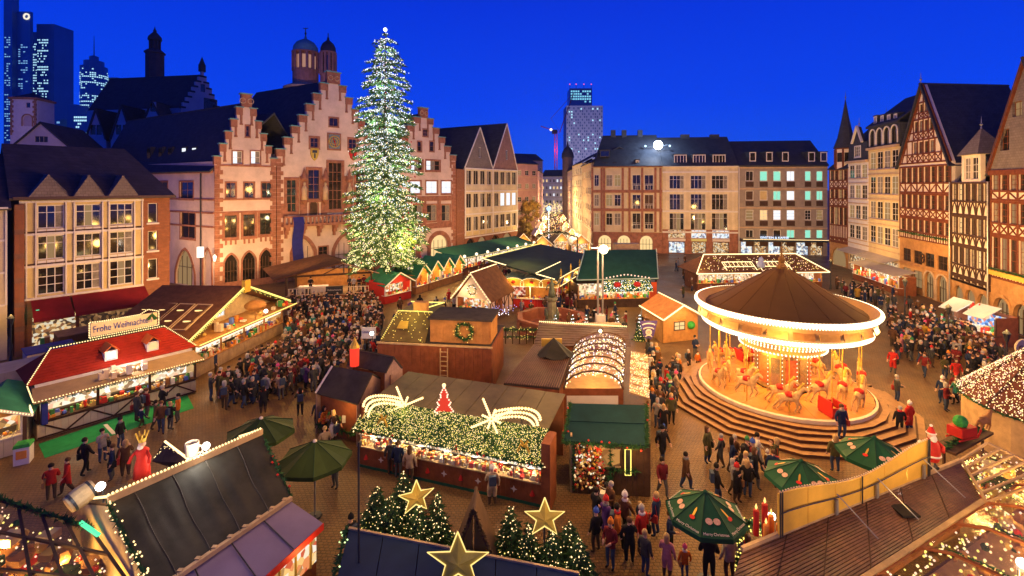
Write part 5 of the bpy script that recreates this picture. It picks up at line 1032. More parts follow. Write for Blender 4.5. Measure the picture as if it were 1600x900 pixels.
# ------------------------------------------------------------------ 5 dark green canopied bar
b = Bld('long_canopied_bar', 'long bar with dark green canopy and lit shelves before the twin gables', Xd(716, 73.5), Xd(833, 93), 'stall'); w = b.w
stall_body(b, 4, 1.0, 2.7, WOODR, WOODD, SHELFW, ng=120, s=.3); mb = MB(); mb.slab([(-.5, -.6, 2.75), (w+.3, -.6, 2.75), (w+.3, 4.5, 4.0), (-.5, 4.5, 4.0)], .08); mb.build('canopy', GREENR, b.root)
bulbs(b.root, [(-.5, -.65, 2.85), (w+.3, -.65, 2.85)], .25, .06, BULB)
for i in range(8): MB().ball((.8+i*(w-1.5)/7, -.6, 3.1), .24, 8, 6).build('globe_lamp', glow('globe_warm', (1, .82, .55), 2.0), b.root)
for x in (.12, .38, .62, .88): lamp(b.world(w*x, -.5, 2.5), 220, WARM, .2)
# ------------------------------------------------------------------ 6 brown half timbered hut
A, B = G(713, 497), G(765, 504)
b = gable_hut('half_timbered_stall', 'steep brown-roofed half-timbered stall left of the fountain', A, B, 6, 2.3, 4.9, BROWNR, INFILL, e=V(2.3, 5.2, 0), gw=INFILL, pw=90, panel=WOODR, oh=.4)
w = b.w; ee = loc2(b, V(2.3, 5.2, 0))
for i in range(6):
    p = V(w+.02, .1, 0)+ee*(i/5); beam(b.root, 'timber_beam', TIMD, p, p+V(0, 0, 2.25), .12, .1)
    if i < 5: q2 = V(w+.02, .1, 0)+ee*((i+1)/5); beam(b.root, 'timber_beam', TIMD, p+V(0, 0, .9 if i % 2 else 2.2), q2+V(0, 0, 2.2 if i % 2 else .9), .1, .09)
mb = MB(); p = V(w+.01, .1, 0); q2 = p+ee; mb.add([p+V(.01, 0, .02), q2+V(.01, 0, .02), q2+V(.01, 0, 2.28), p+V(.01, 0, 2.28)], [(0, 1, 2, 3)]); mb.build('plaster_side', mat('pink_infill', (.5, .36, .32), .9, .1, 1), b.root)
rope(b.root, [V(w/2, -.45, 5.0), V(w/2, -.45, 5.0)+ee*1.08], .05); bulbs(b.root, [(-.4, -.58, 2.15), (w/2, -.58, 4.95), (w+.4, -.58, 2.15)], .3, .075, BULB)
mb = MB(); garland(b.root, [(w/2+.5*math.cos(a), -.2, 3.2+.5*math.sin(a)) for a in [2*PI*i/10 for i in range(11)]], .16, 50, FIRG, 'wreath', BULBW, 8); lamp(b.world(w*.25, -.8, 3.2), 60, WHITE, .1)
# blue-lit counter beside it
bulbs(b.root, [(w*.6, -.7, 1.1), (w+1.5, 1.5, .9)], .12, .06, BULBW, jit=.3); bulbs(b.root, [(w*.6, -.7, 1.3), (w+1.8, 2.5, 1.1)], .12, .05, glow('bulb_blue', (.35, .4, 1), 1.8), jit=.35)
# ------------------------------------------------------------------ 7 curvy fairground stand + gold fascia stall
b = Bld('fairground_stand', 'curvy-fronted fairground stand with arched lit sign boards behind the fountain', G(786, 479), G(872, 483), 'stall'); w = b.w
stall_body(b, 3, 1, 2.4, REDP, WTRIM, glowtex('red_goods_wall', [(1, .25, .12), (1, .6, .4), (.6, .06, .04), (1, .8, .6), (.35, .05, .03)], .8, 4), ng=40)
for k, (c, hw) in enumerate(((w*.2, w*.19), (w*.53, w*.2), (w*.84, w*.17))):
    pts = [(c-hw, 2.5), (c+hw, 2.5)]+[(c+hw*math.cos(a), 2.9+.55*math.sin(a)) for a in [PI*i/8 for i in range(9)]]; mb = MB(); wall_mesh(mb, pts, [], -.35, .08); o = mb.build('sign_board', (YELP, GOLD, YELP)[k], b.root)
    bulbs(b.root, [(p[0], -.4, p[1]) for p in pts], .16, .055, BULB, closed=True); MB().ball((c, -.4, 3.0), .22, 8, 6, sz=.8).build('ornament', REDP, o)
mb = MB(); n = 12
for i in range(n): a, c = w*i/n, w*(i+1)/n; za_, zc_ = 3.2+.35*abs(math.sin(3*PI*i/n)), 3.2+.35*abs(math.sin(3*PI*(i+1)/n)); mb.slab([(a, -.2, za_), (c, -.2, zc_), (c, 3.2, zc_), (a, 3.2, za_)], .08)
mb.build('wavy_roof', mat('blue_green_metal', (.04, .09, .10), .4, .2, 1), b.root); lamp(b.world(w*.5, -.6, 2.3), 170, WARM, .2); lamp(b.world(w*.2, -1, 3.4), 60, WARM, .1)
b = Bld('dark_roofed_gallery', 'wide dark-roofed stall with gold fascia rising beside the lamp post', Xd(868, 55), Xd(927, 71), 'stall'); w = b.w
stall_body(b, 4, 1, 2.5, WOOD, GOLD, SHELF, ng=60, s=.25); b.P('gold_fascia', GOLD, -.1, w+.1, -.5, -.4, 2.5, 3.4); bulbs(b.root, [(-.1, -.55, 3.45), (w+.1, -.55, 3.45)], .2, .06, BULB); bulbs(b.root, [(-.1, -.55, 2.5), (w+.1, -.55, 2.5)], .2, .05, BULB)
for i in range(5): u = .8+i*(w-1.6)/4; MB().tube([(u-.5, -.53, 2.7), (u+.5, -.53, 3.2)], .12, 5).build('fascia_panel', (BLUET, GOODS[4], REDP)[i % 3], b.root); MB().lathe([(.16, 0), (.08, .4), (.14, .55), (.02, 1.0)], 8, (u, -.4, 3.4)).build('fascia_pinnacle', GOLD, b.root)
mb = MB(); mb.slab([(-1.5, -.4, 3.5), (w+.1, -.4, 3.5), (w+2.0, 9.0, 4.7), (2.0, 10.5, 4.7)], .1); mb.slab([(-1.2, 2.0, 3.95), (w*.45, 2.0, 3.95), (w*.5, 6.2, 4.5), (-.2, 6.2, 4.5)], .1); rope(b.root, [(-1.5, -.4, 3.58), (2.0, 10.5, 4.78)], .06); rope(b.root, [(2.0, 10.5, 4.78), (w+2.0, 9.0, 4.78)], .05, ROPEY); rope(b.root, [(-1.2, 1.95, 4.02), (w*.45, 1.95, 4.02)], .05); mb.build('roof', mat('blue_black_roofing', (.022, .042, .036), .8, .3, .6), b.root)
for x in (.2, .5, .8): lamp(b.world(w*x, -.7, 2.6), 150, WARM, .15)
# ------------------------------------------------------------------ 8 big green roofed stall, lamp post
b = Bld('big_green_roofed_stall', 'big stall with wide dark green gable roof right of the lamp post', G(903, 482), G(1022, 479), 'stall'); w = b.w
stall_body(b, 6, 1, 2.5, WOODD, WOOD, SHELFW, ng=90, s=.28); sk = 2.4
mb = MB(); mb.slab([(-.3, -.7, 3.35), (w+.2, -.7, 3.35), (w+sk, 5.2, 5.9), (sk-.3, 5.2, 5.9)], .12); mb.slab([(sk-.3, 5.2, 5.9), (w+sk, 5.2, 5.9), (w+2*sk, 11, 3.4), (2*sk, 11, 3.4)], .12); mb.build('roof', GREENR, b.root)
for p, q2 in (((-.3, -.72, 3.4), (w+.2, -.72, 3.4)), ((w+.22, -.7, 3.4), (w+sk, 5.2, 5.97)), ((-.32, -.7, 3.4), (sk-.3, 5.2, 5.97))): beam(b.root, 'roof_edge', mat('pale_green_edge', (.35, .5, .42), .5, .1, 1), p, q2, .12, .06)
mb = MB(); mb.add([(w+.02, -.3, .02), (w+2*sk-.3, 10.6, .02), (w+2*sk-.3, 10.6, 3.4), (w+sk-.1, 5.2, 5.7), (w+.05, -.3, 3.3)], [(0, 1, 2, 3, 4)]); mb.build('gable_wall', WOODP, b.root)
for i in range(8): t_ = i/7; p = V(w+.06+(2*sk-.4)*t_, -.3+10.8*t_, 0); zt = 3.3+2.4*(1-abs(2*t_-1)); beam(b.root, 'timber_beam', TIMD, p+V(.04, 0, 0), p+V(.04, 0, zt), .2, .12)
c0, c1 = b.u(936), b.u(1012); q4 = [(c0, -1.7, 2.2), (c1, -1.7, 2.2), (c1, -.75, 3.25), (c0, -.75, 3.25)]; mb = MB(); mb.slab(q4, .06); mb.build('front_canopy', GREENR, b.root); net(b.root, q4, 520, .045, [BULB, BULBW, FIRG, BULBY]); bulbs(b.root, [(c0, -.9, 3.5), ((c0+c1)/2, -.9, 3.95), (c1, -.9, 3.5)], .4, .1, BULBP); bulbs(b.root, [(c0, -1.75, 2.15), (c1, -1.75, 2.15)], .2, .05, BULB)
for x in (.3, .7): o = MB().ball((c0+(c1-c0)*x, -1.35, 2.9), .45, 8, 6, sz=.7).build('red_bow', REDP, b.root)
b.P('orange_side_board', mat('vermilion_board', (.7, .1, .02), .5, .1, 1), b.u(1013), b.u(1024), -.4, -.3, 1.0, 2.9); b.P('roof_box', WOODP, b.u(962, 6), b.u(1001, 6), 6.4, 7.4, 5.2, 6.5)
for x in (.35, .6, .85): lamp(b.world(w*x, -.3, 2.1), 150, WARM, .2)
t = thing('tall_lamp_post', 'tall lamp post with glaring warm lamp in the middle of the square', 'lamp post', G(938, 523)); zl = 8.1
MB().box(-.42, .42, -.42, .42, 0, 1.9).build('post_base', WTRIM, t)
for sx_ in (-.22, .22): MB().tube([(sx_, 0, 1.9), (sx_, 0, zl)], .09, 6).build('pole', STEEL, t)
MB().box(-.9, .9, -.12, .12, zl, zl+.12).build('cross_arm', STEEL, t); mb = MB(); mb.smooth = True; mb.ball((.25, -.3, zl-.05), .42, 12, 8); mb.build('lamp_head', glow('glaring_lamp', (1, .82, .4), 12), t); lamp(t.location+V(.25, -.9, zl+.1), 2600, (1, .66, .30), .3)
# ------------------------------------------------------------------ fountain with statue
FC = Xd(862, 46.5); t = thing('octagonal_fountain', 'octagonal red stone fountain basin with bronze figure on a column', 'fountain', FC)
mb = MB(); R_ = 3.5; mb.lathe([(R_, 0), (R_, .25), (R_-.15, .3), (R_-.2, 1.1), (R_+.05, 1.2), (R_+.05, 1.4), (R_-.45, 1.4), (R_-.5, .4), (.02, .4)], 8, a0=PI/8, a1=PI/8+2*PI); mb.build('basin', mat('fountain_stone', (.30, .10, .05), .6, .25, 1.5), t)
for k in range(8): a = PI/8+2*PI*k/8; MB().lathe([(.22, 0), (.18, .3), (.18, 1.0), (.24, 1.15)], 8, (R_*.985*math.cos(a), R_*.985*math.sin(a), .1)).build('corner_shaft', SAND, t)
MB().lathe([(.7, .4), (.7, 1.0), (.5, 1.2), (.42, 2.8), (.6, 3.0), (.6, 3.2), (.02, 3.2)], 8).build('column', mat('mossy_bronze', (.16, .15, .10), .7, .4, 2), t)
mb = MB(); mb.smooth = True; mb.lathe([(.02, 0), (.34, .02), (.3, .5), (.22, .95), (.27, 1.3), (.12, 1.48), (.13, 1.6), (.15, 1.72), (.02, 1.85)], 12, (0, 0, 3.2)); mb.tube([(.2, 0, 4.5), (.5, -.1, 4.4), (.75, -.15, 4.8)], .07, 6); mb.tube([(-.2, 0, 4.5), (-.45, -.1, 4.2), (-.5, -.15, 3.9)], .07, 6); mb.tube([(.75, -.15, 4.6), (.75, -.15, 5.3)], .03, 4); mb.build('bronze_figure', BRONZE, t)
for k in range(4): a = PI/4+PI/2*k; mb = MB(); mb.smooth = True; mb.lathe([(.02, 0), (.16, .05), (.13, .4), (.16, .6), (.1, .75), (.02, .9)], 8, (.75*math.cos(a), .75*math.sin(a), 1.2)); mb.build('base_figure', BRONZE, t)
# ------------------------------------------------------------------ hut beside the carousel, shield sign
b = gable_hut('gabled_light_hut', 'honey wood hut outlined in white light left of the carousel', G(1036, 537), G(1090, 531), 5, 2.35, 3.35, mat('orange_shingles', (.45, .17, .04), .6, .3, 2), WOOD, e=V(-.6, 4.6, 0), front='closed', rope_m=None, pw=0, oh=.3); w = b.w
for i in range(10): b.P('wall_board', WOOD, w*i/10+.005, w*(i+1)/10-.005, -.03-.008*(i % 2), .06, .05, 2.34)
rope(b.root, [(-.3, -.58, 2.25), (w/2, -.58, 3.42), (w+.3, -.58, 2.25)], .055); ee = loc2(b, V(-.6, 4.6, 0)); rope(b.root, [V(w/2, -.5, 3.42), V(w/2, 0, 3.42)+ee], .045); rope(b.root, [V(-.32, -.5, 2.25), V(-.32, 0, 2.25)+ee], .06)
b.win((w*.3, w*.62, 1.05, 1.85), 2, 2, WOODD, LITW, y=-.08, hole=False); MB().ball((w*.78, -.14, 1.45), .36, 10, 6).build('green_wreath', mat('bright_green', (.04, .3, .05), .6, .3, 8), b.root); text(b.root, 'Karussell', .26, GOLD, (w*.5, -.08, 2.1)); lamp(b.world(w*.4, -1.4, 2.9), 160, WHITE, .15)
t = thing('shield_sign', 'purple and white shield-shaped sign on a post near the light outlined hut', 'sign', G(1013, 548)); MB().tube([(0, .05, 0), (0, .05, 2.2)], .05, 6).build('post', METAL, t)
pts = [(-.75, 2.0), (.75, 2.0), (.45, .75), (.22, .45), (0, .35), (-.22, .45), (-.45, .75)]; sc_ = 1.0
mb = MB(); wall_mesh(mb, [(p[0]*sc_, p[1]+.55) for p in reversed(pts)], [], -.08, .06); mb.build('shield', mat('purple_paint', (.09, .06, .22), .5, .1, 1), t)
for z, r_ in ((2.2, .6), (1.85, .5), (1.2, .3)): mb = MB(); mb.tube([(r_*math.cos(a), -.1, z-.1+.25*math.sin(a)) for a in [PI*.15+PI*.7*i/8 for i in range(9)]], .055, 5); mb.build('white_arc', WTRIM, t)
MB().lathe([(.28, 0), (.26, .03), (.02, .03)], 14).build('white_disc', WTRIM, t).location = (0, -.1, 1.6); t.children[-1].rotation_euler = (PI/2, 0, 0); text(t, 'O', .3, REDP, (0, -.14, 1.6))
lamp(t.location+V(0, -1.2, 2.6), 40, WHITE, .1)
# ------------------------------------------------------------------ far lit stall before the grey block
b = Bld('light_outlined_stall', 'long stall outlined in warm light behind the carousel roof', G(1090, 455), G(1284, 452), 'stall'); w = b.w
stall_body(b, 4, 1, 2.3, WOODR, WOOD, SHELFW, ng=130, s=.25)
mb = MB(); mb.slab([(-.5, -.8, 2.4), (w+.5, -.8, 2.4), (w-2, 2.5, 4.4), (2, 2.5, 4.4)], .1); mb.slab([(-.5, -.8, 2.4), (2, 2.5, 4.4), (-.5, 5.5, 2.4)], .1); mb.slab([(w+.5, -.8, 2.4), (w+.5, 5.5, 2.4), (w-2, 2.5, 4.4)], .1); mb.slab([(2, 2.5, 4.4), (w-2, 2.5, 4.4), (w+.5, 5.5, 2.4), (-.5, 5.5, 2.4)], .1); mb.build('roof', BROWNR, b.root)
for p in ([(-.5, -.85, 2.45), (w+.5, -.85, 2.45)], [(2, 2.45, 4.5), (w-2, 2.45, 4.5)], [(-.5, -.85, 2.5), (2, 2.45, 4.5)], [(w+.5, -.85, 2.5), (w-2, 2.45, 4.5)]): rope(b.root, p, .07)
for c in (w*.34, w*.62):
    hw = w*.12; f_ = lambda t_, u: V(u, -.85+3.3*t_, 2.45+2.0*t_+.12)
    rope(b.root, [f_(.12, c-hw), f_(.3, c-hw), f_(.55, c-hw), f_(.55, c+hw), f_(.3, c+hw), f_(.12, c+hw)], .05); rope(b.root, [f_(.3, c-hw), f_(.3, c+hw)], .045)
    for k in range(7): u = c-hw+2*hw*(k+.5)/7; rope(b.root, [f_(.32, u), f_(.53, u)], .03)
net(b.root, [(0, -.5, 2.62), (w, -.5, 2.62), (w-2.5, 2.2, 4.25), (2.5, 2.2, 4.25)], 260, .06, [BULB, BULBY, BULBP], off=.06); mb = MB(); mb.smooth = True; mb.lathe([(.02, 0), (.45, .1), (.55, .5), (.3, .9), (.35, 1.1), (.2, 1.4), (.02, 1.5)], 12, (w*.5, -.2, 3.0)); mb.build('snow_figure', mat('pale_blue_figure', (.5, .6, .75), .5, .1, 2), b.root)
for x in (.1, .35, .6, .9): lamp(b.world(w*x, -.3, 2.2), 190, WHITE, .2)
lamp(b.world(0, -1.5, 3.0), 200, WHITE, .15)
# street end: gate hut and small lit huts at the mouth of the shopping street
for px, px2, d, lab in ((806, 829, 96, 'small brown hut by the corner of the twin gable block'), (832, 862, 92, 'lit hut with pale roof at the mouth of the shopping street'), (866, 888, 98, 'lit hut right of centre at the mouth of the shopping street'), (893, 922, 94, 'white-lit glass hut by the red-framed block corner')):
    gable_hut('street_market_hut', lab, Xd(px, d), Xd(px2, d+.4), 4, 2.6, 4.4, BROWNR if px < 890 else STEEL, WOOD, front='open', group='small huts at the street mouth', pw=330, col=WHITE if px > 830 else WARM)
for k_, (px, px2, d, lab) in enumerate(((836, 846, 112, 'left street booth nearest the garland arch'), (886, 900, 112, 'right street booth nearest the garland arch'), (843, 851, 132, 'left street booth halfway up the lit street'), (879, 889, 134, 'right street booth halfway up the lit street'), (847, 854, 165, 'left street booth far up the lit street'), (876, 883, 165, 'right street booth far up the lit street'))):
    gable_hut('street_booth', lab, Xd(px, d), Xd(px2, d+.3), 3, 2.6, 4.0, BROWNR if k_ % 2 else WTRIM, WOOD, group='booths along the lit street', pw=900, col=WHITE)
b = Bld('garland_arch', 'green garlanded arch with bulbs spanning the shopping street mouth', Xd(838, 88), Xd(902, 88), 'arch'); w = b.w
for u in (0, w): b.P('post', WOODD, u-.12, u+.12, -.1, .1, 0, 4.6)
pp = [(w*i/10, 0, 4.5+1.0*math.sin(PI*i/10)) for i in range(11)]; MB().tube(pp, .1, 6).build('arch_beam', WOODD, b.root); garland(b.root, pp, .45, 140, FIRG, 'garland', BULB, 26)
t = thing('lit_pole', 'tall slim pole with blue-white lights rising over the street arch', 'pole', Xd(857.5, 100)); MB().tube([(0, 0, 0), (0, 0, 9)], .12, 6).build('pole', STEEL, t); bulbs(t, [(0, -.1, 3), (0, -.1, 8.8)], .35, .12, BULBW); MB().ball((0, 0, 9.2), .5, 8, 6).build('globe', glow('pale_blue_globe', (.5, .8, 1), 1.4), t)
for k, (px, d) in enumerate(((848, 112), (870, 118), (856, 132), (878, 140), (860, 160), (872, 185), (862, 215), (880, 108), (845, 140), (866, 240))): lamp(Xd(px, d, 5), 900, WHITE, .3)
mb = MB()
for i in range(520): d = RND.uniform(105, 250); px = 862+RND.uniform(-1, 1)*(26 if d < 130 else 16)+(0 if d < 180 else 2); mb.octa(Xd(px, d, RND.uniform(2.3, 5.5)), RND.uniform(.06, .15)*d/140, RND.randrange(3))
o = mb.build('street_lights', [BULB, BULBY, BULBP]); o['kind'] = 'stuff'; tag(o, 'scattered festive bulbs strung along the far shopping street', 'string lights')
# stalls along the right row: goods tables, white-blue awnings
b = Bld('open_goods_stall', 'long open stall of bright goods under cream awnings beside the beige house', Xd(1333, 72), Xd(1404, 61), 'stall'); w = b.w
stall_body(b, 2, .9, 2.2, WOODR, WTRIM, SHELF, ng=150, s=.4); mb = MB(); mb.slab([(-.2, -.6, 2.5), (w+.2, -.6, 2.5), (w+.2, 2, 3.0), (-.2, 2, 3.0)], .06); mb.build('awning', mat('cream_awning', (.5, .42, .3)), b.root)
for x in (.2, .5, .8): lamp(b.world(w*x, -.4, 2.3), 170, WHITE, .15)
b = Bld('blue_lit_stall', 'stall with two tilted pale awnings and blue-lit goods before the small timber house', Xd(1488, 45.5), Xd(1556, 41.5), 'stall'); w = b.w
stall_body(b, 2, .9, 2.4, WOODR, WOODD, glowtex('blue_goods', [(.2, .45, 1), (.8, .9, 1), (.9, .3, .2), (.1, .2, .5), (1, .7, .4)], .9, 4), ng=90, s=.3)
for c in (w*.18, w*.78): mb = MB(); mb.slab([(c-.9, -1.2, 2.5), (c+.9, -1.2, 2.5), (c+1.0, .4, 3.4), (c-1.0, .4, 3.4)], .06); mb.build('tilted_awning', mat('pale_blue_awning', (.55, .6, .6), .7, .1, 1), b.root); lamp(b.world(c, -.5, 2.4), 90, (.8, .9, 1), .15)
for c in (.45, .6): MB().lathe([(.3, 0), (.2, .5), (.02, .9)], 8, (w*c, .2, 2.5)).build('red_cap_ornament', REDP, b.root)
def lantern(px, py, label, h=3.6, sc=1):
    t = thing('street_lantern', label, 'street lamp', G(px, py), 0, 'old street lanterns'); MB().lathe([(.16, 0), (.12, .5), (.07, .8), (.05, h)], 8).build('pole', METAL, t); MB().lathe([(.1, 0), (.22, .55), (.26, .56), (.02, .85)], 6, (0, 0, h)).build('lantern_cap', METAL, t); mb = MB(); mb.lathe([(.08, .05), (.19, .5)], 6, (0, 0, h)); mb.build('lantern_glass', glow('lantern_light', (1, .8, .4), 2.4), t); lamp(t.location+V(0, -.05, h+1.1), 160, WARM, .15); return t
lantern(1414, 502, 'street lantern right of the carousel near the tall timber house'); lantern(17, 573, 'street lantern at the left edge before the beige corner block', 3.2); lantern(1482, 545, 'street lantern among the crowd right of the carousel', 3.0); lantern(1573, 600, 'street lantern right of the tilted awnings stall', 3.0); lantern(1298, 452, 'street lantern at the foot of the corner turret house', 3.2)
t = thing('wall_lantern', 'white-lit lantern on the left corner of the narrow stepped gable house', 'lantern', on_row(.1)+V(.3, -.6, 4.0)); MB().lathe([(.12, 0), (.25, .6), (.02, .9)], 6).build('lantern_body', glow('white_lantern', (1, .85, .6), 3), t); MB().tube([(0, 0, .5), (-.1, .6, .6)], .04, 5).build('bracket', METAL, t); lamp(t.location+V(.3, -.6, .2), 260, WHITE, .15)
t = thing('box_lantern', 'white box lantern hung on the wing wall downpipe', 'lantern', Dp(313, 394, 63.2)); MB().box(-.35, .35, -.2, .2, -.7, .7).build('box', glow('box_white', (1, .85, .7), 1.6), t)
# ================================================================== carousel
CC = Vector((17.75, 31.6, 0)); CS = .87; ca = thing('carousel', 'large round carousel with brown cone roof and rings of white bulbs', 'carousel', CC, .1); ca.scale = (CS, CS, 1)
OAK = mat('dark_oak_step', (.11, .045, .022), .55, .25, 2); DECK = mat('orange_deck', (.45, .20, .05), .4, .2, 1.5); CBROWN = mat('carousel_brown', (.075, .032, .012), .8, .12, .6, spec=.15)
for k in range(5):
    r0, r1 = 8.5-.52*k, 8.5-.52*(k+1)-.1; z = .15*(k+1); mb = MB(); mb.lathe([(r0, z-.15), (r0, z-.03), (r0+.03, z-.03), (r0+.03, z), (r1, z), (r1, z-.15)], 12 if k < 4 else 24, a0=.13); mb.build('step', OAK, ca)
    MB().lathe([(r0+.031, z+.001), (r0-.36, z+.004)], 12 if k < 4 else 24, a0=.13).build('step_tread', mat('step_tread', (.30, .17, .08), .5, .2, 2), ca)
n = 24
MB().lathe([(5.85, .5), (5.85, .95), (5.7, 1.0)], 48).build('deck_rim', IVORY, ca)
for i in range(n):
    a0, a1 = 2*PI*i/n, 2*PI*(i+1)/n; mb = MB(); f_ = lambda r, a: (r*math.cos(a), r*math.sin(a), .98); mb.slab([f_(1.9, a0+.006), f_(5.68, a0+.002), f_(5.68, a1-.002), f_(1.9, a1-.006)], .06); mb.build('deck_board', DECK, ca)
def bulb_ring(r, z, nb, rad, m, name='bulb_ring'):
    mb = MB()
    for i in range(nb): a = 2*PI*i/nb; mb.ball((r*math.cos(a), r*math.sin(a), z), rad, 6, 4)
    o = mb.build(name, m, ca); o['kind'] = 'stuff'; return o
RING = glow('carousel_bulb', (1, .82, .52), 3.2); RINGB = glow('carousel_bulb_small', (1, .84, .6), 2.6)
mb = MB(); mb.smooth = True; mb.lathe([(5.35, 6.05), (4.2, 6.6), (3.0, 7.25), (1.6, 8.0), (.7, 8.45), (.02, 8.62)], 48); mb.build('cone_roof', CBROWN, ca)
for i in range(16): a = 2*PI*i/16; MB().tube([(r*math.cos(a), r*math.sin(a), z+.005) for r, z in ((5.35, 6.05), (4.2, 6.6), (3.0, 7.25), (1.6, 8.0), (.7, 8.45))], .014, 4).build('roof_seam', mat('seam_brown', (.07, .03, .012), .6, .2, 2), ca)
MB().lathe([(.3, 8.5), (.36, 8.7), (.18, 8.9), (.26, 9.15), (.08, 9.4), (.04, 9.9), (.01, 10.0)], 10).build('finial', mat('finial_brown', (.2, .1, .03), .5, .2, 4), ca)
mb = MB(); mb.smooth = True; mb.lathe([(5.3, 6.06), (5.45, 5.85), (5.9, 6.4), (5.96, 6.37), (5.95, 6.12), (5.5, 5.15), (5.2, 5.0), (5.1, 5.05), (5.2, 5.6), (5.3, 6.0)], 64); mb.build('rounding_rim', mat('rim_brown', (.30, .17, .08), .45, .15, 1), ca)
for i in range(24):
    a = 2*PI*(i+.5)/24; o = MB().box(-.03, .03, -.62, .62, -.33, .33).build('rounding_panel', mat('panel_gold', (.30, .16, .05), .4, .2, 3) if i % 2 else mat('panel_brown', (.20, .09, .03), .4, .3, 4), ca); o.location = (5.76*math.cos(a), 5.76*math.sin(a), 5.66); o.rotation_euler = (0, -.33, a); 
bulb_ring(6.05, 6.25, 176, .15, RING); bulb_ring(6.0, 6.07, 200, .06, RINGB); bulb_ring(5.55, 5.04, 176, .13, RING); bulb_ring(5.42, 4.9, 180, .06, RINGB)
mb = MB(); mb.lathe([(5.15, 5.05), (3.5, 5.05), (3.5, 5.0), (5.15, 5.0)], 48); mb.build('ceiling', mat('cream_ceiling', (.55, .38, .18), .5, .2, 2), ca)
mb = MB(); mb.lathe([(3.45, 5.0), (3.5, 4.55), (3.3, 4.5), (3.2, 4.1), (3.0, 4.05), (2.85, 3.6), (2.3, 3.5), (1.8, 3.3), (1.75, 1.0)], 32); mb.build('inner_drum', mat('drum_gold', (.5, .30, .10), .35, .2, 3, metal=.2), ca)
for r, z in ((3.55, 4.6), (3.36, 4.38), (3.28, 4.18), (3.05, 3.98), (2.92, 3.62), (2.35, 3.46)): bulb_ring(r, z, int(r*26), .06, RINGB)
for i in range(12):
    a = 2*PI*(i+.5)/12; o = MB().box(-.03, .03, -.38, .38, -.85, .85).build('drum_panel', mat('mirror_panel', (.8, .7, .5), .12, 0, metal=.9) if i % 2 else mat('painted_panel', (.5, .12, .05), .4, .5, 5), ca); o.location = (1.8*math.cos(a), 1.8*math.sin(a), 2.2); o.rotation_euler = (0, 0, a)
    bulb = MB(); 
    for k in range(8): bulb.octa((1.86*math.cos(a+.2), 1.86*math.sin(a+.2), 1.3+k*.26), .045)
    o = bulb.build('panel_bulbs', RINGB, ca); o['kind'] = 'stuff'
# horse: one continuous skin mesh
def skin_mesh(name, verts, edges, radii, mats, sub=1, root=0, fn=None):
    me = bpy.data.meshes.new(name+'_rig'); me.from_pydata(verts, edges, []); o = bpy.data.objects.new('rig', me); C.objects.link(o)
    sk = o.modifiers.new('s', 'SKIN'); sk.use_smooth_shade = True
    for i, v in enumerate(me.skin_vertices[0].data):
        r = radii[i]; v.radius = r if isinstance(r, tuple) else (r, r)
        v.use_root = (i == root)
    if sub: m = o.modifiers.new('d', 'SUBSURF'); m.levels = sub; m.render_levels = sub
    bpy.context.view_layer.update(); r = bpy.data.meshes.new_from_object(o.evaluated_get(bpy.context.evaluated_depsgraph_get())); r.name = name
    bpy.data.objects.remove(o); bpy.data.meshes.remove(me); r.materials.clear()
    for m in mats: r.materials.append(m)
    r.polygons.foreach_set('use_smooth', [True]*len(r.polygons))
    if fn:
        for p in r.polygons: p.material_index = fn(p.center)
    return r
hv = [(0, 0, 1.0), (.38, 0, 1.05), (-.38, 0, 1.06), (.62, 0, 1.35), (.78, 0, 1.62), (1.02, 0, 1.5), (1.12, 0, 1.42)]; he = [(0, 1), (0, 2), (1, 3), (3, 4), (4, 5), (5, 6)]; hr = [.24, .24, .25, .16, .12, .09, .07]
for sx_, x, kx in ((1, .42, .3), (-1, .42, .05), (1, -.45, -.3), (-1, -.45, -.1)):
    i = len(hv); hv += [(x, .13*sx_, .78), (x+kx, .13*sx_, .5), (x+kx-(.18 if x > 0 else .22), .13*sx_, .22), (x+kx-.1, .13*sx_, .14)]; he += [(1 if x > 0 else 2, i), (i, i+1), (i+1, i+2), (i+2, i+3)]; hr += [.12, .065, .045, .05]
i = len(hv); hv += [(-.66, 0, 1.05), (-.82, 0, .75)]; he += [(2, i), (i, i+1)]; hr += [.06, .04]
horse = skin_mesh('horse', hv, he, hr, [mat('tan_horse_paint', (.55, .34, .14), .4, .3, 5)])
sad = MB(); sad.smooth = True; sad.lathe([(.02, .0), (.27, -.1), (.30, -.28), (.02, -.3)], 10, (0, 0, 1.33)); sad = sad.mesh('saddle', REDP)
mane = MB(); 
for k in range(6): t_ = k/5; mane.ball((.52+.28*t_, 0, 1.5+.32*t_), .09, 6, 4)
mane = mane.mesh('mane', GOLD); pole_me = MB().tube([(0, 0, 1.0), (0, 0, 5.0)], .035, 6).mesh('pole', GOLD)
for ring, (r, n_) in enumerate(((5.0, 12), (3.9, 10))):
    for i in range(n_):
        a = 2*PI*(i+.5*ring)/n_; p = V(r*math.cos(a), r*math.sin(a), .85+.35*(i % 2))
        o = link(pole_me, 'pole', ca); o.location = (p.x, p.y, 0)
        if i % 6 == 3 and ring == 0:
            mb = MB(); mb.box(-.6, .6, -.5, .5, .02, .12); mb.box(-.6, .6, -.5, -.42, .12, .9); mb.box(-.6, .6, .42, .5, .12, .75); mb.box(-.66, -.6, -.5, .5, .12, .6); mb.box(.6, .66, -.5, .5, .12, .6); o = mb.build('carriage', REDP, ca); o.location = (p.x, p.y, 1.0); o.rotation_euler = (0, 0, a); MB().box(-.55, .55, -.4, .1, .3, .45).build('bench', GOLD, o); continue
        hm = link(horse, 'horse', ca); hm.location = p; hm.rotation_euler = (0, 0, a+PI/2); 
        o = link(sad, 'saddle', hm); o = link(mane, 'mane', hm)
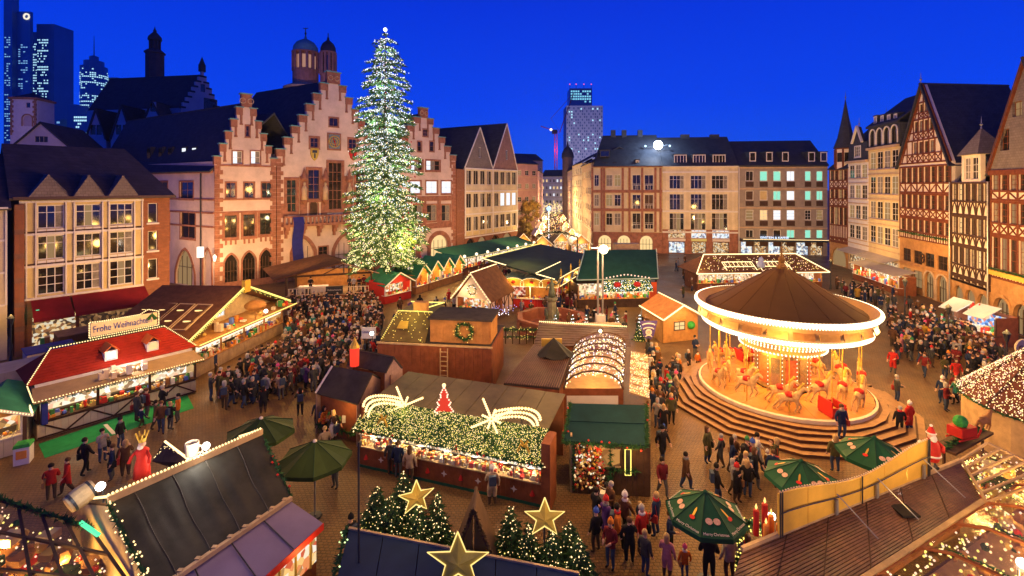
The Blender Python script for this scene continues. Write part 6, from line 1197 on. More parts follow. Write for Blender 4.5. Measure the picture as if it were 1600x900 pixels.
for k in range(6): a = 2*PI*k/6+.2; lamp(CC+V(3.85*math.cos(a), 3.85*math.sin(a), 4.55), 330, (1, .46, .09), .2)
for k in range(4): a = 2*PI*k/4+.6; lamp(CC+V(2.3*math.cos(a), 2.3*math.sin(a), 3.1), 190, (1, .44, .08), .15)
for k in range(8): a = 2*PI*k/8+.3; lamp(CC+V(6.2*math.cos(a), 6.2*math.sin(a), 5.4), 520, (1, .56, .16), .3)
# ================================================================== tall lit fir
def fir(name, label, p, h, r, tiers, nb, mats, brad, group=None, trunk=True, lo=.06, leaf=.5, dens=1.0, cat='tree', reds=0, spray=None, pw=.9):
    t = thing(name, label, cat, p, RND.random()*6, group); mb = MB(); mb.tube([(0, 0, 0), (0, 0, h*.97)], h*.012+.03, 7, r2=.02); mb.build('trunk', WOODD, t)
    cr = MB(); bl = MB(); lm = MB(); rad_ = RND
    for k in range(tiers):
        f = k/(tiers-1); z = h*(lo+(.97-lo)*f); rr = r*((1-f)**pw*.96+.035); nbr = max(5, int(17*(1-f)+6))
        for j in range(nbr):
            a = 2*PI*(j+RND.random()*.8)/nbr; Lr = rr*RND.uniform(.58, 1.2); dz = -Lr*.22; d = V(math.cos(a), math.sin(a), 0); tip = d*Lr+V(0, 0, z+dz+Lr*.06)
            base = V(0, 0, z+Lr*.12); lm.tube([base, base.lerp(tip, .6)+V(0, 0, -.02*Lr), tip], .012*h*.12+.008, 3, r2=.004)
            nn = max(2, int(Lr/leaf*7*dens))
            for i in range(nn):
                s_ = .12+.88*(i+RND.random())/nn; q_ = base.lerp(tip, s_); wdt = Lr*.22*(1.15-s_)+.1*leaf
                side = V(-d.y, d.x, 0)*RND.uniform(-1, 1)*wdt; c = q_+side+V(0, 0, RND.uniform(-.5, .2)*leaf*.6); o_ = (d*RND.uniform(.4, 1)+side.normalized()*RND.uniform(-.8, .8)+V(0, 0, RND.uniform(-.7, .25))).normalized()
                sp_ = o_.cross(V(RND.gauss(0, 1), RND.gauss(0, 1), RND.gauss(0, 1))).normalized()*leaf*.16; cr.add([c-sp_, c+sp_, c+o_*leaf*RND.uniform(.5, 1)], [(0, 1, 2)])
            for i in range(max(1, int(nb*Lr/(r*tiers*9)))):
                s_ = RND.random()**.55; q_ = base.lerp(tip, s_)+V(RND.gauss(0, .035*r), RND.gauss(0, .035*r), RND.gauss(0, .018*r)); 
                mi = 0 if RND.random() < f*1.5-.12 else 1
                if RND.random() < .12: mi = 2
                bl.octa(q_, brad*RND.uniform(.6, 1.25), mi)
    o = lm.build('limbs', WOODD, t); o['kind'] = 'stuff'; o = cr.build('crown', spray or FIR, t); o['kind'] = 'stuff'; o = bl.build('fairy_lights', mats, t); o['kind'] = 'stuff'
    if reds:
        mb = MB()
        for i in range(reds): f = RND.random()**1.5; a = RND.random()*6.28; f *= .8; rr = r*(1-f)**pw*.9; mb.octa((rr*math.cos(a), rr*math.sin(a), h*(lo+.85*f)), .12)
        o = mb.build('red_baubles', REDP, t); o['kind'] = 'stuff'
    return t
TP = Xd(602, 61.5); BT0 = glow('tree_bulb_white', (.82, .92, 1), 2.1); BT1 = glow('tree_bulb_lime', (1, .88, .34), 1.7); BT2 = glow('tree_bulb_rose', (1, .72, .62), 1.9)
th = H-(40-HY)/F*61.5; big = fir('christmas_tree', 'towering fir covered in white and lime lights before the stepped gables', TP, th, 5.1, 33, 21000, [BT0, BT1, BT2], .064, lo=.135, leaf=.8, dens=1.5, pw=.46, reds=120, spray=mat('lit_fir_needles', (.09, .19, .05), .8, .5, 1))  # needles tinted lime so their colour carries the glow of the lights
MB().ball((0, 0, th*.985), .25, 8, 6).build('tree_topper', BULBW, big)
for f, w_, c_ in ((.16, 420, (1, .85, .4)), (.3, 500, (.95, .95, .55)), (.45, 460, (.85, .95, .75)), (.6, 380, (.8, .92, 1)), (.75, 260, (.8, .92, 1)), (.9, 120, (.8, .92, 1))):
    for k in range(3): a = 2.1*k+f*9; rr = 5.1*(1-f)*.75+.3; lamp(TP+V(rr*math.cos(a), rr*math.sin(a), th*(.1+.88*f)), w_, c_, .3)
# ================================================================== foreground
# --- twin gable block cabin stall with wreath
b = Bld('wooden_bar_stall', 'tall red-brown boarded stall with honey wood cabin and wreath on top', G(590, 602), G(768, 613), 'stall'); w = b.w
for i in range(26): b.P('wall_board', WOODR, w*i/26+.004, w*(i+1)/26-.004, -.03-.01*(i % 2), .1, 0, 2.95)
b.P('wall_cap', WOODP, -.05, w+.05, -.08, .16, 2.95, 3.03); b.P('side_wall', WOODR, w-.1, w+.02, .16, 5, 0, 2.95); b.P('flat_roof', FELT, 0, w, .16, 5.6, 2.84, 2.93)
u0, u1 = b.u(672, .7), b.u(765, .7); n = 9
for i in range(n): b.P('cabin_board', WOOD, u0+(u1-u0)*i/n+.005, u0+(u1-u0)*(i+1)/n-.005, .7-.01*(i % 2), .8, 3.0, 4.6)
for i in range(8): b.P('cabin_side_board', WOOD, u1-.02, u1+.06+.01*(i % 2), .8+2.6*i/8, .8+2.6*(i+1)/8-.01, 3.0, 4.6)
b.P('cabin_roof', FELT, u0-.12, u1+.2, .5, 3.7, 4.6, 4.72); garland(b.root, [((u0*.42+u1*.58)+.55*math.cos(a), .6, 3.85+.55*math.sin(a)) for a in [2*PI*i/14 for i in range(15)]], .26, 120, FIRG, 'wreath', BULBY, 10); b.P('ladder_rail', WOODP, u0+1.0, u0+1.06, -.3, -.2, .2, 2.9); b.P('ladder_rail', WOODP, u0+1.5, u0+1.56, -.3, -.2, .2, 2.9)
for k in range(8): b.P('ladder_rung', WOODP, u0+1.06, u0+1.5, -.28, -.22, .4+k*.32, .44+k*.32)
q4 = [(.1, .4, 3.0), (u0-.3, .4, 3.0), (u0-.4, 2.6, 4.5), (.5, 2.6, 4.5)]; mb = MB(); mb.slab(q4, .1); mb.slab([(.1, .4, 3.0), (.5, 2.6, 4.5), (.1, 5, 3)], .1); mb.slab([(.5, 2.6, 4.5), (u0-.4, 2.6, 4.5), (u0-.3, 5.5, 4.4), (.5, 5.5, 4.4)], .1); mb.build('sloped_roof', mat('olive_roofing', (.13, .09, .03), .6, .3, 1), b.root)
bulbs(b.root, [(.5, 2.55, 4.6), (u0-.4, 2.55, 4.6)], .1, .055, BULBY); bulbs(b.root, [(.1, .4, 3.1), (.5, 2.6, 4.6)], .16, .05, BULBY); rope(b.root, [(.5, 5.4, 4.6), (u0-.3, 5.4, 4.6)], .05, ROPEY); rope(b.root, [(u0-1.6, 2.6, 4.62), (u0-.4, 5.4, 4.6)], .05, ROPEY); net(b.root, q4, 60, .035, [BULBY], off=.05)
mb = MB(); c = V(1.4, 1.2, 3.75); mb.slab([c+V(-.4, -.2, 0), c+V(.4, -.2, 0), c+V(.3, .3, .4), c+V(-.3, .3, .4)], .05); mb.build('gold_star_ornament', GOLD, b.root); o = MB().box(-.5, .5, -.3, .3, 0, .7).build('wooden_figure_box', WOOD, b.root); o.location = (u0-1.4, 2.9, 4.55); lamp(b.world(u0*.5, 1.6, 4.9), 60, (1, .8, .25), .2)
lamp(b.world((u0+u1)/2+.4, -1.0, 4.3), 60, WARM, .2); lamp(b.world(w*.5, -1.6, 3.6), 70, WARM, .3)
# --- plank-gabled twin huts
def quad_hut(name, label, er, el, rl, rr, depth_v, m, wallm, ez):
    """a gable hut from its front eave (left, right) and ridge (left, right), world points"""
    t = thing(name, label, 'hut', V(el.x, el.y, 0)); o = t.location.copy(); P_ = [p-o for p in (el, er, rr, rl)]; mb = MB(); mb.slab(P_, .1); bl_, br_ = P_[3]*2-P_[0], P_[2]*2-P_[1]; bl_.z, br_.z = P_[0].z, P_[1].z; mb.slab([P_[3], P_[2], br_, bl_], .1); mb.build('roof', m, t)
    for s_, (e1, r_, e2) in enumerate(((P_[0], P_[3], bl_), (P_[1], P_[2], br_))):
        n = 8; sg = .06 if s_ == 0 else -.06
        for i in range(n):
            a_, c_ = i/n, (i+1)/n; f_ = lambda t_: (e1.lerp(r_, t_*2) if t_ < .5 else r_.lerp(e2, t_*2-1))
            p, q2 = f_(a_), f_(c_); d = (P_[1]-P_[0]).normalized()*sg; mb = MB(); B0 = [V(p.x, p.y, .02), V(q2.x, q2.y, .02), V(q2.x, q2.y, q2.z-.1), V(p.x, p.y, p.z-.1)]; g_ = (B0[1]-B0[0])*.03; B0[0] += g_; B0[3] += g_; mb.add([v+d*.5 for v in B0]+[v+d for v in B0], [(0, 1, 2, 3), (7, 6, 5, 4), (0, 4, 5, 1), (1, 5, 6, 2), (2, 6, 7, 3), (3, 7, 4, 0)]); mb.build('gable_plank', wallm, t)
    mb = MB(); d = (P_[3]-P_[0]); d.z = 0; d = d.normalized()*.35; a_, c_ = P_[0]+d, P_[1]+d; mb.add([V(a_.x, a_.y, .02), V(c_.x, c_.y, .02), V(c_.x, c_.y, ez), V(a_.x, a_.y, ez)], [(0, 1, 2, 3)]); mb.build('front_wall', WOODR, t)
    return t
PGR = mat('pinkish_plank', (.38, .25, .19), .7, .25, 3)
h1 = quad_hut('dark_roofed_hut', 'lower dark felt-roofed plank hut in front of its taller twin', G(558, 632, 2.3), G(493, 614, 2.3), G(519, 572, 3.35), G(582, 583, 3.35), None, FELT, PGR, 2.2)
beam(h1, 'edge_board', WTRIM, G(493, 614, 2.33)-h1.location, G(519, 572, 3.38)-h1.location, .1, .06); goods(h1, .3, 2.2, -.5, -.1, .9, 40, .2); lamp(G(535, 640, 1.9)+V(0, -.3, 0), 45, WARM, .1); garland(h1, [V(.2, -.15, .6), V(2.6, -1.1, .5)], .3, 80, FIRG, 'garland', None, 0, REDP); pass
h2 = quad_hut('dark_roofed_hut', 'taller dark felt-roofed plank hut behind its lower twin', G(602, 583, 3.2), G(541, 570, 3.2), G(558, 545, 4.0), G(616, 557, 4.0), None, FELT, PGR, 3.0)
mb = MB(); mb.smooth = True; mb.lathe([(.02, 0), (.26, .03), (.28, 1.0), (.2, 1.08), (.02, 1.1)], 12); cn = mb.build('candle_lantern', glow('red_candle', (1, .05, .02), 1.0)); cn.location = G(554, 572, 3.35); tag(cn, 'glowing red candle figure standing between the twin dark roofs', 'candle'); MB().lathe([(.3, 0), (.22, .2), (.1, .4), (.02, .6)], 8, (0, 0, 1.1)).build('flame_cap', GOLD, cn)
# --- striped, barrel vaulted, corrugated roofs
b = Bld('bulb_ridged_stall', 'stall with dark slatted roof and ridge row of bulbs in front of the fountain', G(840, 540, 0)*1.0, G(985, 538, 0), 'stall'); w = b.w
b.A = b.A; q4 = [L(b, G(834, 541, 2.5)), L(b, G(986, 541, 2.5)), L(b, G(980, 513, 3.1)), L(b, G(842, 505, 3.1))]
rows_roof(b, q4, 9, mat('slat_brown', (.10, .055, .04), .5, .3, 2), 'roof_slat'); MBx = MB(); fz = [p.copy() for p in (q4[3], q4[2])]; bulbs(b.root, [fz[0]+V(0, 0, .14), fz[1]+V(0, 0, .14)], .15, .075, BULB); b.P('ridge_board', WOODP, min(fz[0].x, fz[1].x), max(fz[0].x, fz[1].x), fz[0].y-.05, fz[0].y+.5, 2.75, 2.95); MB().box(q4[0].x+.3, q4[1].x-.3, q4[0].y+.4, q4[0].y+2.2, 0, 2.35).build('stall_walls', WOODR, b.root)
lamp(G(910, 500, 4.4), 80, WARM, .2)
t = thing('corrugated_roof_stall', 'low stall with dark corrugated roof left of the glowing vault', 'stall', G(787, 599, 0)*0+V(-.5, 27.7, 0)); o = t.location; c4 = [G(787, 599, 2.6)-o, G(874, 607, 2.6)-o, G(894, 550, 2.75)-o, G(833, 540, 2.75)-o]
mb = MB(); mb.slab(c4, .1); mb.build('roof', FELT, t)
for i in range(24):
    f = (i+.5)/24; p, q2 = c4[0].lerp(c4[1], f), c4[3].lerp(c4[2], f); beam(t, 'roof_rib', mat('rib_brown', (.14, .07, .045), .4, .3, 2), p+V(0, 0, .03), q2+V(0, 0, .03), .05, .07, (1, 0, 0))
for a_, c_ in ((c4[0], c4[1]), (c4[1], c4[2]), (c4[0], c4[3])): mb = MB(); mb.add([V(a_.x, a_.y, .02), V(c_.x, c_.y, .02), V(c_.x, c_.y, 2.5), V(a_.x, a_.y, 2.5)], [(0, 1, 2, 3)]); mb.build('stall_wall', WOODR, t)
mb = MB(); cx_ = G(868, 552, 2.9)-o
ap = cx_+V(-.1, .3, .95); ring = [cx_+V(1.2*math.cos(a), .9*math.sin(a), -.1+.12*math.sin(5*a)) for a in [2*PI*i/14 for i in range(14)]]
for i in range(14): mb.add([ring[i], ring[(i+1) % 14], ap], [(0, 1, 2)])
mb.build('bunched_tarpaulin', TARP, t); MB().box(-.7, .7, -.06, .06, -.2, .3).build('gold_crest', GOLD, t).location = G(862, 536, 3.2)-o
def vault(name, label, p0, p1, q0, q1, rise, nr, ns, ribm, nb, bm, endm=None, inside=None, drop=.0):
    """barrel roof of clear panes: axis from p0 (left near) to p1 (left far), q0/q1 the right eave"""
    t = thing(name, label, 'stall', V(p0.x, p0.y, 0)); o = t.location.copy(); f_ = lambda s_, k: (p0.lerp(p1, s_).lerp(q0.lerp(q1, s_), (1-math.cos(PI*k))/2)+V(0, 0, rise*math.sin(PI*k)))-o
    for i in range(nr+1):
        mb = MB(); mb.tube([f_(i/nr, k/ns) for k in range(ns+1)], .055, 5); mb.build('rib', ribm, t)
    for i in range(nr):
        for k in range(ns):
            mb = MB(); e_ = .01; mb.add([f_(i/nr+e_, k/ns), f_((i+1)/nr-e_, k/ns), f_((i+1)/nr-e_, (k+1)/ns), f_(i/nr+e_, (k+1)/ns)], [(0, 1, 2, 3)]); mb.build('pane', CLEAR, t)
    for a_, c_ in ((p0, p1), (q0, q1)): beam(t, 'eaves_rail', ribm, a_-o, c_-o, .14, .12)
    mb = MB()
    for i in range(nb): mb.octa(f_(RND.random(), .04+.92*RND.random())-V(0, 0, RND.uniform(.08, .3+drop)), RND.uniform(.03, .055), RND.randrange(len(bm)))
    ob = mb.build('fairy_lights', bm, t); ob['kind'] = 'stuff'
    fl = MB(); z = .9; c4 = [p0-o, q0-o, q1-o, p1-o]; 
    for a_, c_ in ((p0, q0), (p0, p1), (q0, q1)): pass
    return t, f_
vt, vf = vault('vaulted_light_stall', 'stall roofed by a glowing barrel vault of clear panes and bulbs', G(881, 607, 2.4), G(897, 544, 2.4), G(973, 607, 2.4), G(978, 538, 2.4), 1.0, 6, 8, WOODD, 1100, [BULB, BULBP, BULBW, BULB])
o = vt.location; mb = MB(); c4 = [p-o for p in (G(883, 607, 1.9), G(972, 607, 1.9), G(977, 539, 1.9), G(898, 544, 1.9))]; mb.slab(c4, .05); mb.build('glowing_loft_floor', mat('tan_cloth', (.5, .3, .14), .8, .2, 2), vt)
mb = MB(); a_, c_ = G(880, 607, 2.4)-o, G(974, 607, 2.4)-o; mb.add([V(a_.x, a_.y, .02), V(c_.x, c_.y, .02), c_, a_], [(0, 1, 2, 3)]); mb.build('front_wall', WOODR, vt); mb = MB(); mb.add([V(a_.x+.2, a_.y-.03, .5), V(c_.x-.3, c_.y-.03, .5), V(c_.x-.3, c_.y-.03, 2.0), V(a_.x+.2, a_.y-.03, 2.0)], [(0, 1, 2, 3)]); mb.build('white_panel', WHITEP, vt)
for s_ in (.2, .5, .8): lamp(vf(s_, .5)+o-V(0, 0, .5), 60, WARM, .15)
mb = MB(); mb.smooth = True; mb.ball((0, 0, 0), .12, 8, 6); ob = mb.build('vault_lamp', glow('vault_lamp_glow', (1, .9, .55), 6), vt); ob.location = vf(1, .5)+V(0, 0, .1)
t = thing('net_lit_canopy', 'narrow canopy of lit panels along the right side of the glowing vault', 'canopy', V(6.7, 27.5, 0)); o = t.location; c4 = [G(983, 614, 2.35)-o, G(1015, 624, 2.2)-o, G(1012, 555, 2.2)-o, G(986, 550, 2.35)-o]
for i in range(5): mb = MB(); f0, f1 = i/5+.008, (i+1)/5-.008; mb.slab([c4[0].lerp(c4[3], f0), c4[1].lerp(c4[2], f0), c4[1].lerp(c4[2], f1), c4[0].lerp(c4[3], f1)], .05); mb.build('canopy_panel', mat('tan_cloth', (.5, .3, .14)), t)
for i in range(6): beam(t, 'canopy_bar', WOODP, c4[0].lerp(c4[3], i/5)+V(0, 0, .04), c4[1].lerp(c4[2], i/5)+V(0, 0, .04), .06, .05)
net(t, c4, 330, .035, [BULB, BULBP]); 
for p in (c4[1], c4[2]): beam(t, 'post', WOODP, V(p.x, p.y, 0), p, .08, .08, (1, 0, 0))
lamp(G(1000, 590, 1.7), 60, WARM, .1)
# --- teal roofed kiosk
b = Bld('teal_roofed_kiosk', 'square kiosk with dark teal roof edged in fir garland', V(2.75, 21.9, 0), V(6.15, 21.6, 0), 'kiosk'); w = b.w
q4 = [L(b, G(881, 690, 2.45)), L(b, G(1008, 697, 2.45)), L(b, G(1009, 633, 3.05)), L(b, G(891, 630, 3.05))]; rows_roof(b, q4, 2, TEALR, 'roof_sheet', .06)
garland(b.root, [q4[3]+V(0, 0, .02), q4[0]+V(0, -.05, -.02), q4[1]+V(.05, -.05, -.02), q4[2]+V(.05, 0, .02)], .16, 130, FIRG, 'garland', None, 0, GOODS[0])
n = 14
for i in range(n): b.P('front_board', WOODD, w*i/n+.004, w*(i+1)/n-.004, -.02-.008*(i % 2), .08, 0, 2.4)
b.P('side_wall', WOODD, w, w+.08, 0, 2.3, 0, 2.4); b.P('side_wall', WOODP, -.08, 0, 0, 2.3, 0, 2.6)
mb = MB()
for i in range(330): u, z = RND.uniform(.1, w*.42), RND.uniform(.25, 2.3); mb.ball((u, -.1-RND.random()*.06, z), RND.uniform(.03, .07), 6, 4, RND.randrange(4))
ob = mb.build('ornament_wall', [GOLD, GOODS[3], REDP, SHELF], b.root); ob['kind'] = 'stuff'
garland(b.root, [(.05, -.1, 2.3), (.05, -.1, .2)], .14, 60); garland(b.root, [(w*.5, -.1, 2.3), (w*.5, -.1, .2)], .2, 90); garland(b.root, [(w*.5, -.15, 1.2), (w*.85, -.15, 1.2)], .2, 90)
u0, u1 = b.u(935), b.u(968); b.P('lattice_panel', INTER, u0, u1, -.09, -.05, 1.35, 2.1)
for p_ in ((u0, u1, 1.3, 1.35), (u0, u1, 2.1, 2.15)): b.P('panel_frame', WOODP, p_[0]-.04, p_[1]+.04, -.12, -.05, p_[2], p_[3])
u0, u1 = b.u(976), b.u(985); b.P('menu_board', METAL, u0, u1, -.12, -.06, 1.0, 2.15); rope(b.root, [(u0, -.14, 1.0), (u1, -.14, 1.0), (u1, -.14, 2.15), (u0, -.14, 2.15), (u0, -.14, 1.0)], .025, BULBY); lamp(b.world(w*.3, -.7, 2.2), 30, WARM, .1); lamp(b.world(w*.8, -.7, 2.2), 30, WARM, .1)
# bicycle
t = thing('parked_bicycle', 'parked bicycle with white front basket by the teal kiosk', 'bicycle', G(947, 792), -1.9); 
for x in (-.52, .52):
    mb = MB(); mb.tube([(x+.34*math.cos(a), 0, .34+.34*math.sin(a)) for a in [2*PI*i/20 for i in range(21)]], .028, 5); wh = mb.build('wheel', METAL, t)
    sp_ = MB(); [sp_.tube([(x, 0, .34), (x+.33*math.cos(a), 0, .34+.33*math.sin(a))], .006, 3) for a in [2*PI*i/10 for i in range(10)]]; sp_.build('spokes', STEEL, wh)
mb = MB(); [mb.tube(p, .022, 5) for p in ([(-.52, 0, .34), (-.1, 0, .32), (.36, 0, .75)], [(-.1, 0, .32), (-.2, 0, .85)], [(-.18, 0, .78), (.36, 0, .82)], [(-.52, 0, .34), (-.2, 0, .78)], [(.52, 0, .34), (.34, 0, .95)])]; mb.build('frame', METAL, t); MB().tube([(.22, -.28, 1.0), (.34, 0, .98), (.22, .28, 1.0)], .02, 5).build('handlebar', STEEL, t); MB().lathe([(.02, .0), (.12, .02), (.1, .08), (.02, .1)], 8, (-.2, 0, .85)).build('saddle', METAL, t); MB().box(.42, .72, -.18, .18, .72, .98).build('basket', WTRIM, t)
# --- central net-lit stall
b = Bld('net_lit_stall', 'long curved-looking stall with bulb-covered green roof and red boarded counter', G(562, 728), G(846, 792), 'stall'); w = b.w
n = 40
for i in range(n): b.P('counter_board', WOODR, w*i/n+.004, w*(i+1)/n-.004, -.02-.008*(i % 2), .06, .12, 1.0)
b.P('counter_base', GREENR, 0, w, -.06, .06, 0, .12); b.P('counter_top', WOODP, -.05, w+.05, -.1, .6, 1.0, 1.05)
for i in range(11):
    u = .4+(w-.8)*i/10; mb = MB()
    if i % 2: mb.add([(u+.16*math.cos(a+PI/2)*(1 if k % 2 == 0 else .4), -.04, .55+.16*math.sin(a+PI/2)*(1 if k % 2 == 0 else .4)) for k, a in enumerate([2*PI*j/8 for j in range(8)])], [tuple(range(8))]); mb.build('painted_star', WTRIM, b.root)
    else: mb.lathe([(.12, 0), (.07, .12), (.02, .22)], 8, (u, -.04, .45)); mb.build('painted_bell', REDP, b.root)
goods(b.root, .1, w-.1, .02, .5, 1.05, 330, .16, 'sweets', 1.6, [GOODS[1], GOODS[5], GOODS[7], GOODS[0], GOODS[2], IVORY]); MB().box(.1, w-.1, .9, .95, 1.05, 1.8).build('lit_shelves', SHELFW, b.root)
for i in range(9): u = .1+(w-.2)*i/8; b.P('glass_post', STEEL, u-.02, u+.02, -.08, -.04, 1.05, 1.6)
b.P('sneeze_guard', gl_mat('counter_glass', (.5, .5, .5), .12), .1, w-.1, -.07, -.055, 1.06, 1.5); b.P('glass_rail', STEEL, 0, w, -.09, -.03, 1.6, 1.64)
ra = [V(-.25, -.3, 1.95), V(w+.15, -.3, 1.95), V(w+.1, .85, 3.0), V(.1, .85, 3.0)]; mb = MB(); mb.slab(ra, .08); mb.build('front_roof', mat('green_roof_cloth', (.04, .09, .03), .8, .3, 3), b.root); net(b.root, ra, 3600, .019, [BULB, BULBY, BULBY, BULB], off=.05); garland(b.root, [ra[0], ra[1]], .15, 110, FIRG, 'garland', BULB, 8, REDP); garland(b.root, [ra[1], ra[2]], .1, 60)
net(b.root, ra, 1500, .04, [FIRG, mat('pale_fir', (.06, .13, .04), .8, .3, 3)], 'roof_foliage', .02)
for i in range(9): a_ = .1+w*i/9; mb = MB(); mb.slab([(a_, .9, 2.98), (a_+w/9-.03, .9, 2.98), (a_+w/9-.03, 4.4, 3.12), (a_, 4.4, 3.12)], .06); mb.build('flat_roof_panel', mat('olive_roof_panel', (.13, .10, .045), .45, .3, .8), b.root)
b.P('side_post', WOODR, w+.05, w+.45, -.25, .9, 0, 2.9); b.P('back_wall', WOODR, 0, w, 4.2, 4.3, 0, 2.9); b.P('side_wall', WOODR, 0, .1, .1, 4.2, 0, 2.9)
for k, (px, py) in enumerate(((601, 662), (622, 668), (694, 672), (766, 683), (820, 688))):
    uu, zz = b.uv(px, py, .2); t_ = .45; p = ra[0].lerp(ra[3], t_); mb = MB(); c = V(uu, -.3+1.15*t_-.1, 1.95+1.05*t_)
    if k in (0, 4):
        mb.tube([c+V(-.3, -.1, -.25), c+V(-.12, -.12, .12), c, c+V(.12, -.12, .12), c+V(.3, -.1, -.25)], .06, 5); mb.tube([c, c+V(-.15, 0, .25), c+V(0, -.05, .05), c+V(.15, 0, .25), c], .06, 5); mb.build('gold_bow', GOLD, b.root)
    else: garland(b.root, [c+V(.25*math.cos(a), -.1, .25*math.sin(a)) for a in [2*PI*i/8 for i in range(9)]], .1, 110, FIRG, 'wreath', BULBY, 3)
for x in (.06, .2, .35, .5, .65, .8, .94): lamp(b.world(w*x, .25, 1.85), 75, WHITE, .1)
for x in (.2, .5, .8): lamp(b.world(w*x, -.5, 3.6), 22, (1, .75, .35), .3)
NB = b
def comet(label, c, flip, L_=1.9, sc=1.0):
    t = thing('comet_ornament', label, 'light ornament', V(c.x, c.y, c.z-.9)); mb = MB(); bl = MB(); z = .9
    for k in range(8):
        a = PI/8+2*PI*k/8 if k % 2 else 2*PI*k/8; r = (.95, .5)[k % 2] if k % 4 != 1 else .5
        a = 2*PI*k/8+PI/4*.5; r = (1.05 if k % 2 == 0 else .5)*sc; d = V(math.cos(a), 0, math.sin(a)); mb.tube([V(0, 0, z), V(0, 0, z)+d*r], .03, 5)
        for j in range(int(r/.11)): bl.octa(V(0, -.05, z)+d*(.1+j*.11), .075)
    mb.build('star_frame', GOLD, t); o = bl.build('star_bulbs', BULBW if False else BULB, t); o['kind'] = 'stuff'
    for k in range(3):
        pts = []
        for i in range(9): a = PI*.56*i/8; pts.append(V(flip*(.15+(L_-.12*k)*math.sin(a*.9)), 0, z+(.35-.18*k)+(.28)*math.sin(a*1.5)-(.55 if k > -1 else 0)*(i/8)**2*(1+.15*k)))
        MB().tube(pts, .045, 5).build('tail_arc', GOLD, t); bulbs(t, [p+V(0, -.06, 0) for p in pts], .13, .085, BULB, 'tail_bulbs')
    for x in (-.2, .2, flip*1.4): MB().tube([(x, .05, -.35), (x, .05, z)], .025, 5).build('stand', METAL, t)
    lamp(V(c.x, c.y-.5, c.z), 20, WARM, .2); return t
comet('bulb comet with tail to the left above the net-lit roof', Dp(632, 633, 24.1), -1); comet('bulb comet with tail to the right above the net-lit roof', Dp(768, 654, 22.1), 1, 2.1)
t = thing('red_tree_ornament', 'flat red tree ornament edged with bulbs between the two comets', 'light ornament', Dp(694, 655, 23.4)); pts = [(-.52, 0), (.52, 0), (.25, .35), (.42, .38), (.18, .75), (.32, .78), (.1, 1.15), (.18, 1.18), (0, 1.6), (-.18, 1.18), (-.1, 1.15), (-.32, .78), (-.18, .75), (-.42, .38), (-.25, .35)]
mb = MB(); wall_mesh(mb, pts, [], 0, .12); mb.build('red_panel', glow('red_lit_panel', (1, .05, .02), .75), t); bulbs(t, [(p[0]*1.15, -.06, p[1]) for p in pts], .13, .05, BULBP, closed=True); MB().ball((0, -.06, 1.68), .1, 6, 4).build('topper', BULB, t)
# --- parasols
def star_pts(r, k=.4): return [(r*(1 if i % 2 == 0 else k)*math.sin(PI*i/5), r*(1 if i % 2 == 0 else k)*math.cos(PI*i/5)) for i in range(10)]
def parasol(label, p, R_, zr, za, rot=0, emblem=True, writing=None, m=UMB):
    t = thing('parasol', label, 'parasol', p, rot, 'dark green market parasols'); MB().tube([(0, 0, 0), (0, 0, za-.05)], .04, 6).build('pole', STEEL, t); MB().lathe([(.3, 0), (.28, .08), (.05, .1)], 8).build('foot', METAL, t)
    n = 8
    for i in range(n):
        a0, a1 = 2*PI*i/n, 2*PI*(i+1)/n; A_ = V(R_*math.cos(a0), R_*math.sin(a0), zr); B_ = V(R_*math.cos(a1), R_*math.sin(a1), zr); T = V(0, 0, za); M_ = (A_+B_)/2*.985; mb = MB(); sag = V(0, 0, -.03)
        a_, b_ = A_*.5+T*.5, B_*.5+T*.5; c_ = (a_+b_)/2+sag
        mb.add([T, a_, c_, b_, A_, M_, B_, A_-V(0, 0, .16), M_-V(0, 0, .15), B_-V(0, 0, .16)], [(0, 1, 2), (0, 2, 3), (1, 4, 5, 2), (2, 5, 6, 3), (4, 7, 8, 5), (5, 8, 9, 6)]); o = mb.build('canopy_panel', m, t)
        MB().tube([A_+V(0, 0, .015), T+V(0, 0, .015)], .012, 4).build('rib', mat('dark_green_seam', (.01, .04, .02), .6, .1, 1), t)
        if emblem:
            nrm = (A_-T).cross(B_-T).normalized(); nrm = nrm if nrm.z > 0 else -nrm; c = T.lerp((A_+B_)/2, .66)+nrm*.02; ex_ = (B_-A_).normalized(); ez_ = (T-(A_+B_)/2).normalized(); e_ = MB()
            if i % 2: 
                for sg in (-1, 1): e_.add([c+ex_*(sg*.13+.12*math.cos(q_))+ez_*(.11*math.sin(q_)) for q_ in [2*PI*k/10 for k in range(10)]], [tuple(range(10))])
                e_.build('apple_print', mat('pale_pink_print', (.55, .36, .25), .7, .3, 12), o)
            else:
                e_.add([c+ex_*x+ez_*z for x, z in ((-.035, 0), (.035, 0), (.035, .25), (0, .34), (-.035, .25))], [(0, 1, 2, 3, 4)]); e_.build('candle_print', GOLD, o); e_ = MB(); e_.add([c+nrm*.003+ex_*.1*math.cos(q_)+ez_*(.07*math.sin(q_)-.05) for q_ in [2*PI*k/10 for k in range(10)]], [tuple(range(10))]); e_.build('wreath_print', REDP, o)
            if writing:
                M4 = Matrix((ex_ if True else ex_, ez_, nrm)).transposed()
                tx = text(o, writing, .12, WTRIM, T.lerp((A_+B_)/2, .93)+nrm*.015, (0, 0, 0), .002); tx.rotation_euler = M4.to_euler()
    MB().lathe([(.09, 0), (.07, .06), (.02, .1)], 10, (0, 0, za-.02)).build('cap', WTRIM if not emblem else m, t); return t
parasol('front parasol with candle and apple prints at the bottom of the square', Xd(1102, 17.0), 1.36, 2.42, 3.15, .3, True, 'Merry Christmas'); parasol('middle parasol behind the yellow screen wall', Xd(1252, 19.2), 1.36, 2.35, 3.0, .55); parasol('parasol nearest to the waving Santa figure', Xd(1366, 20.6), 1.42, 2.5, 3.2, .2)
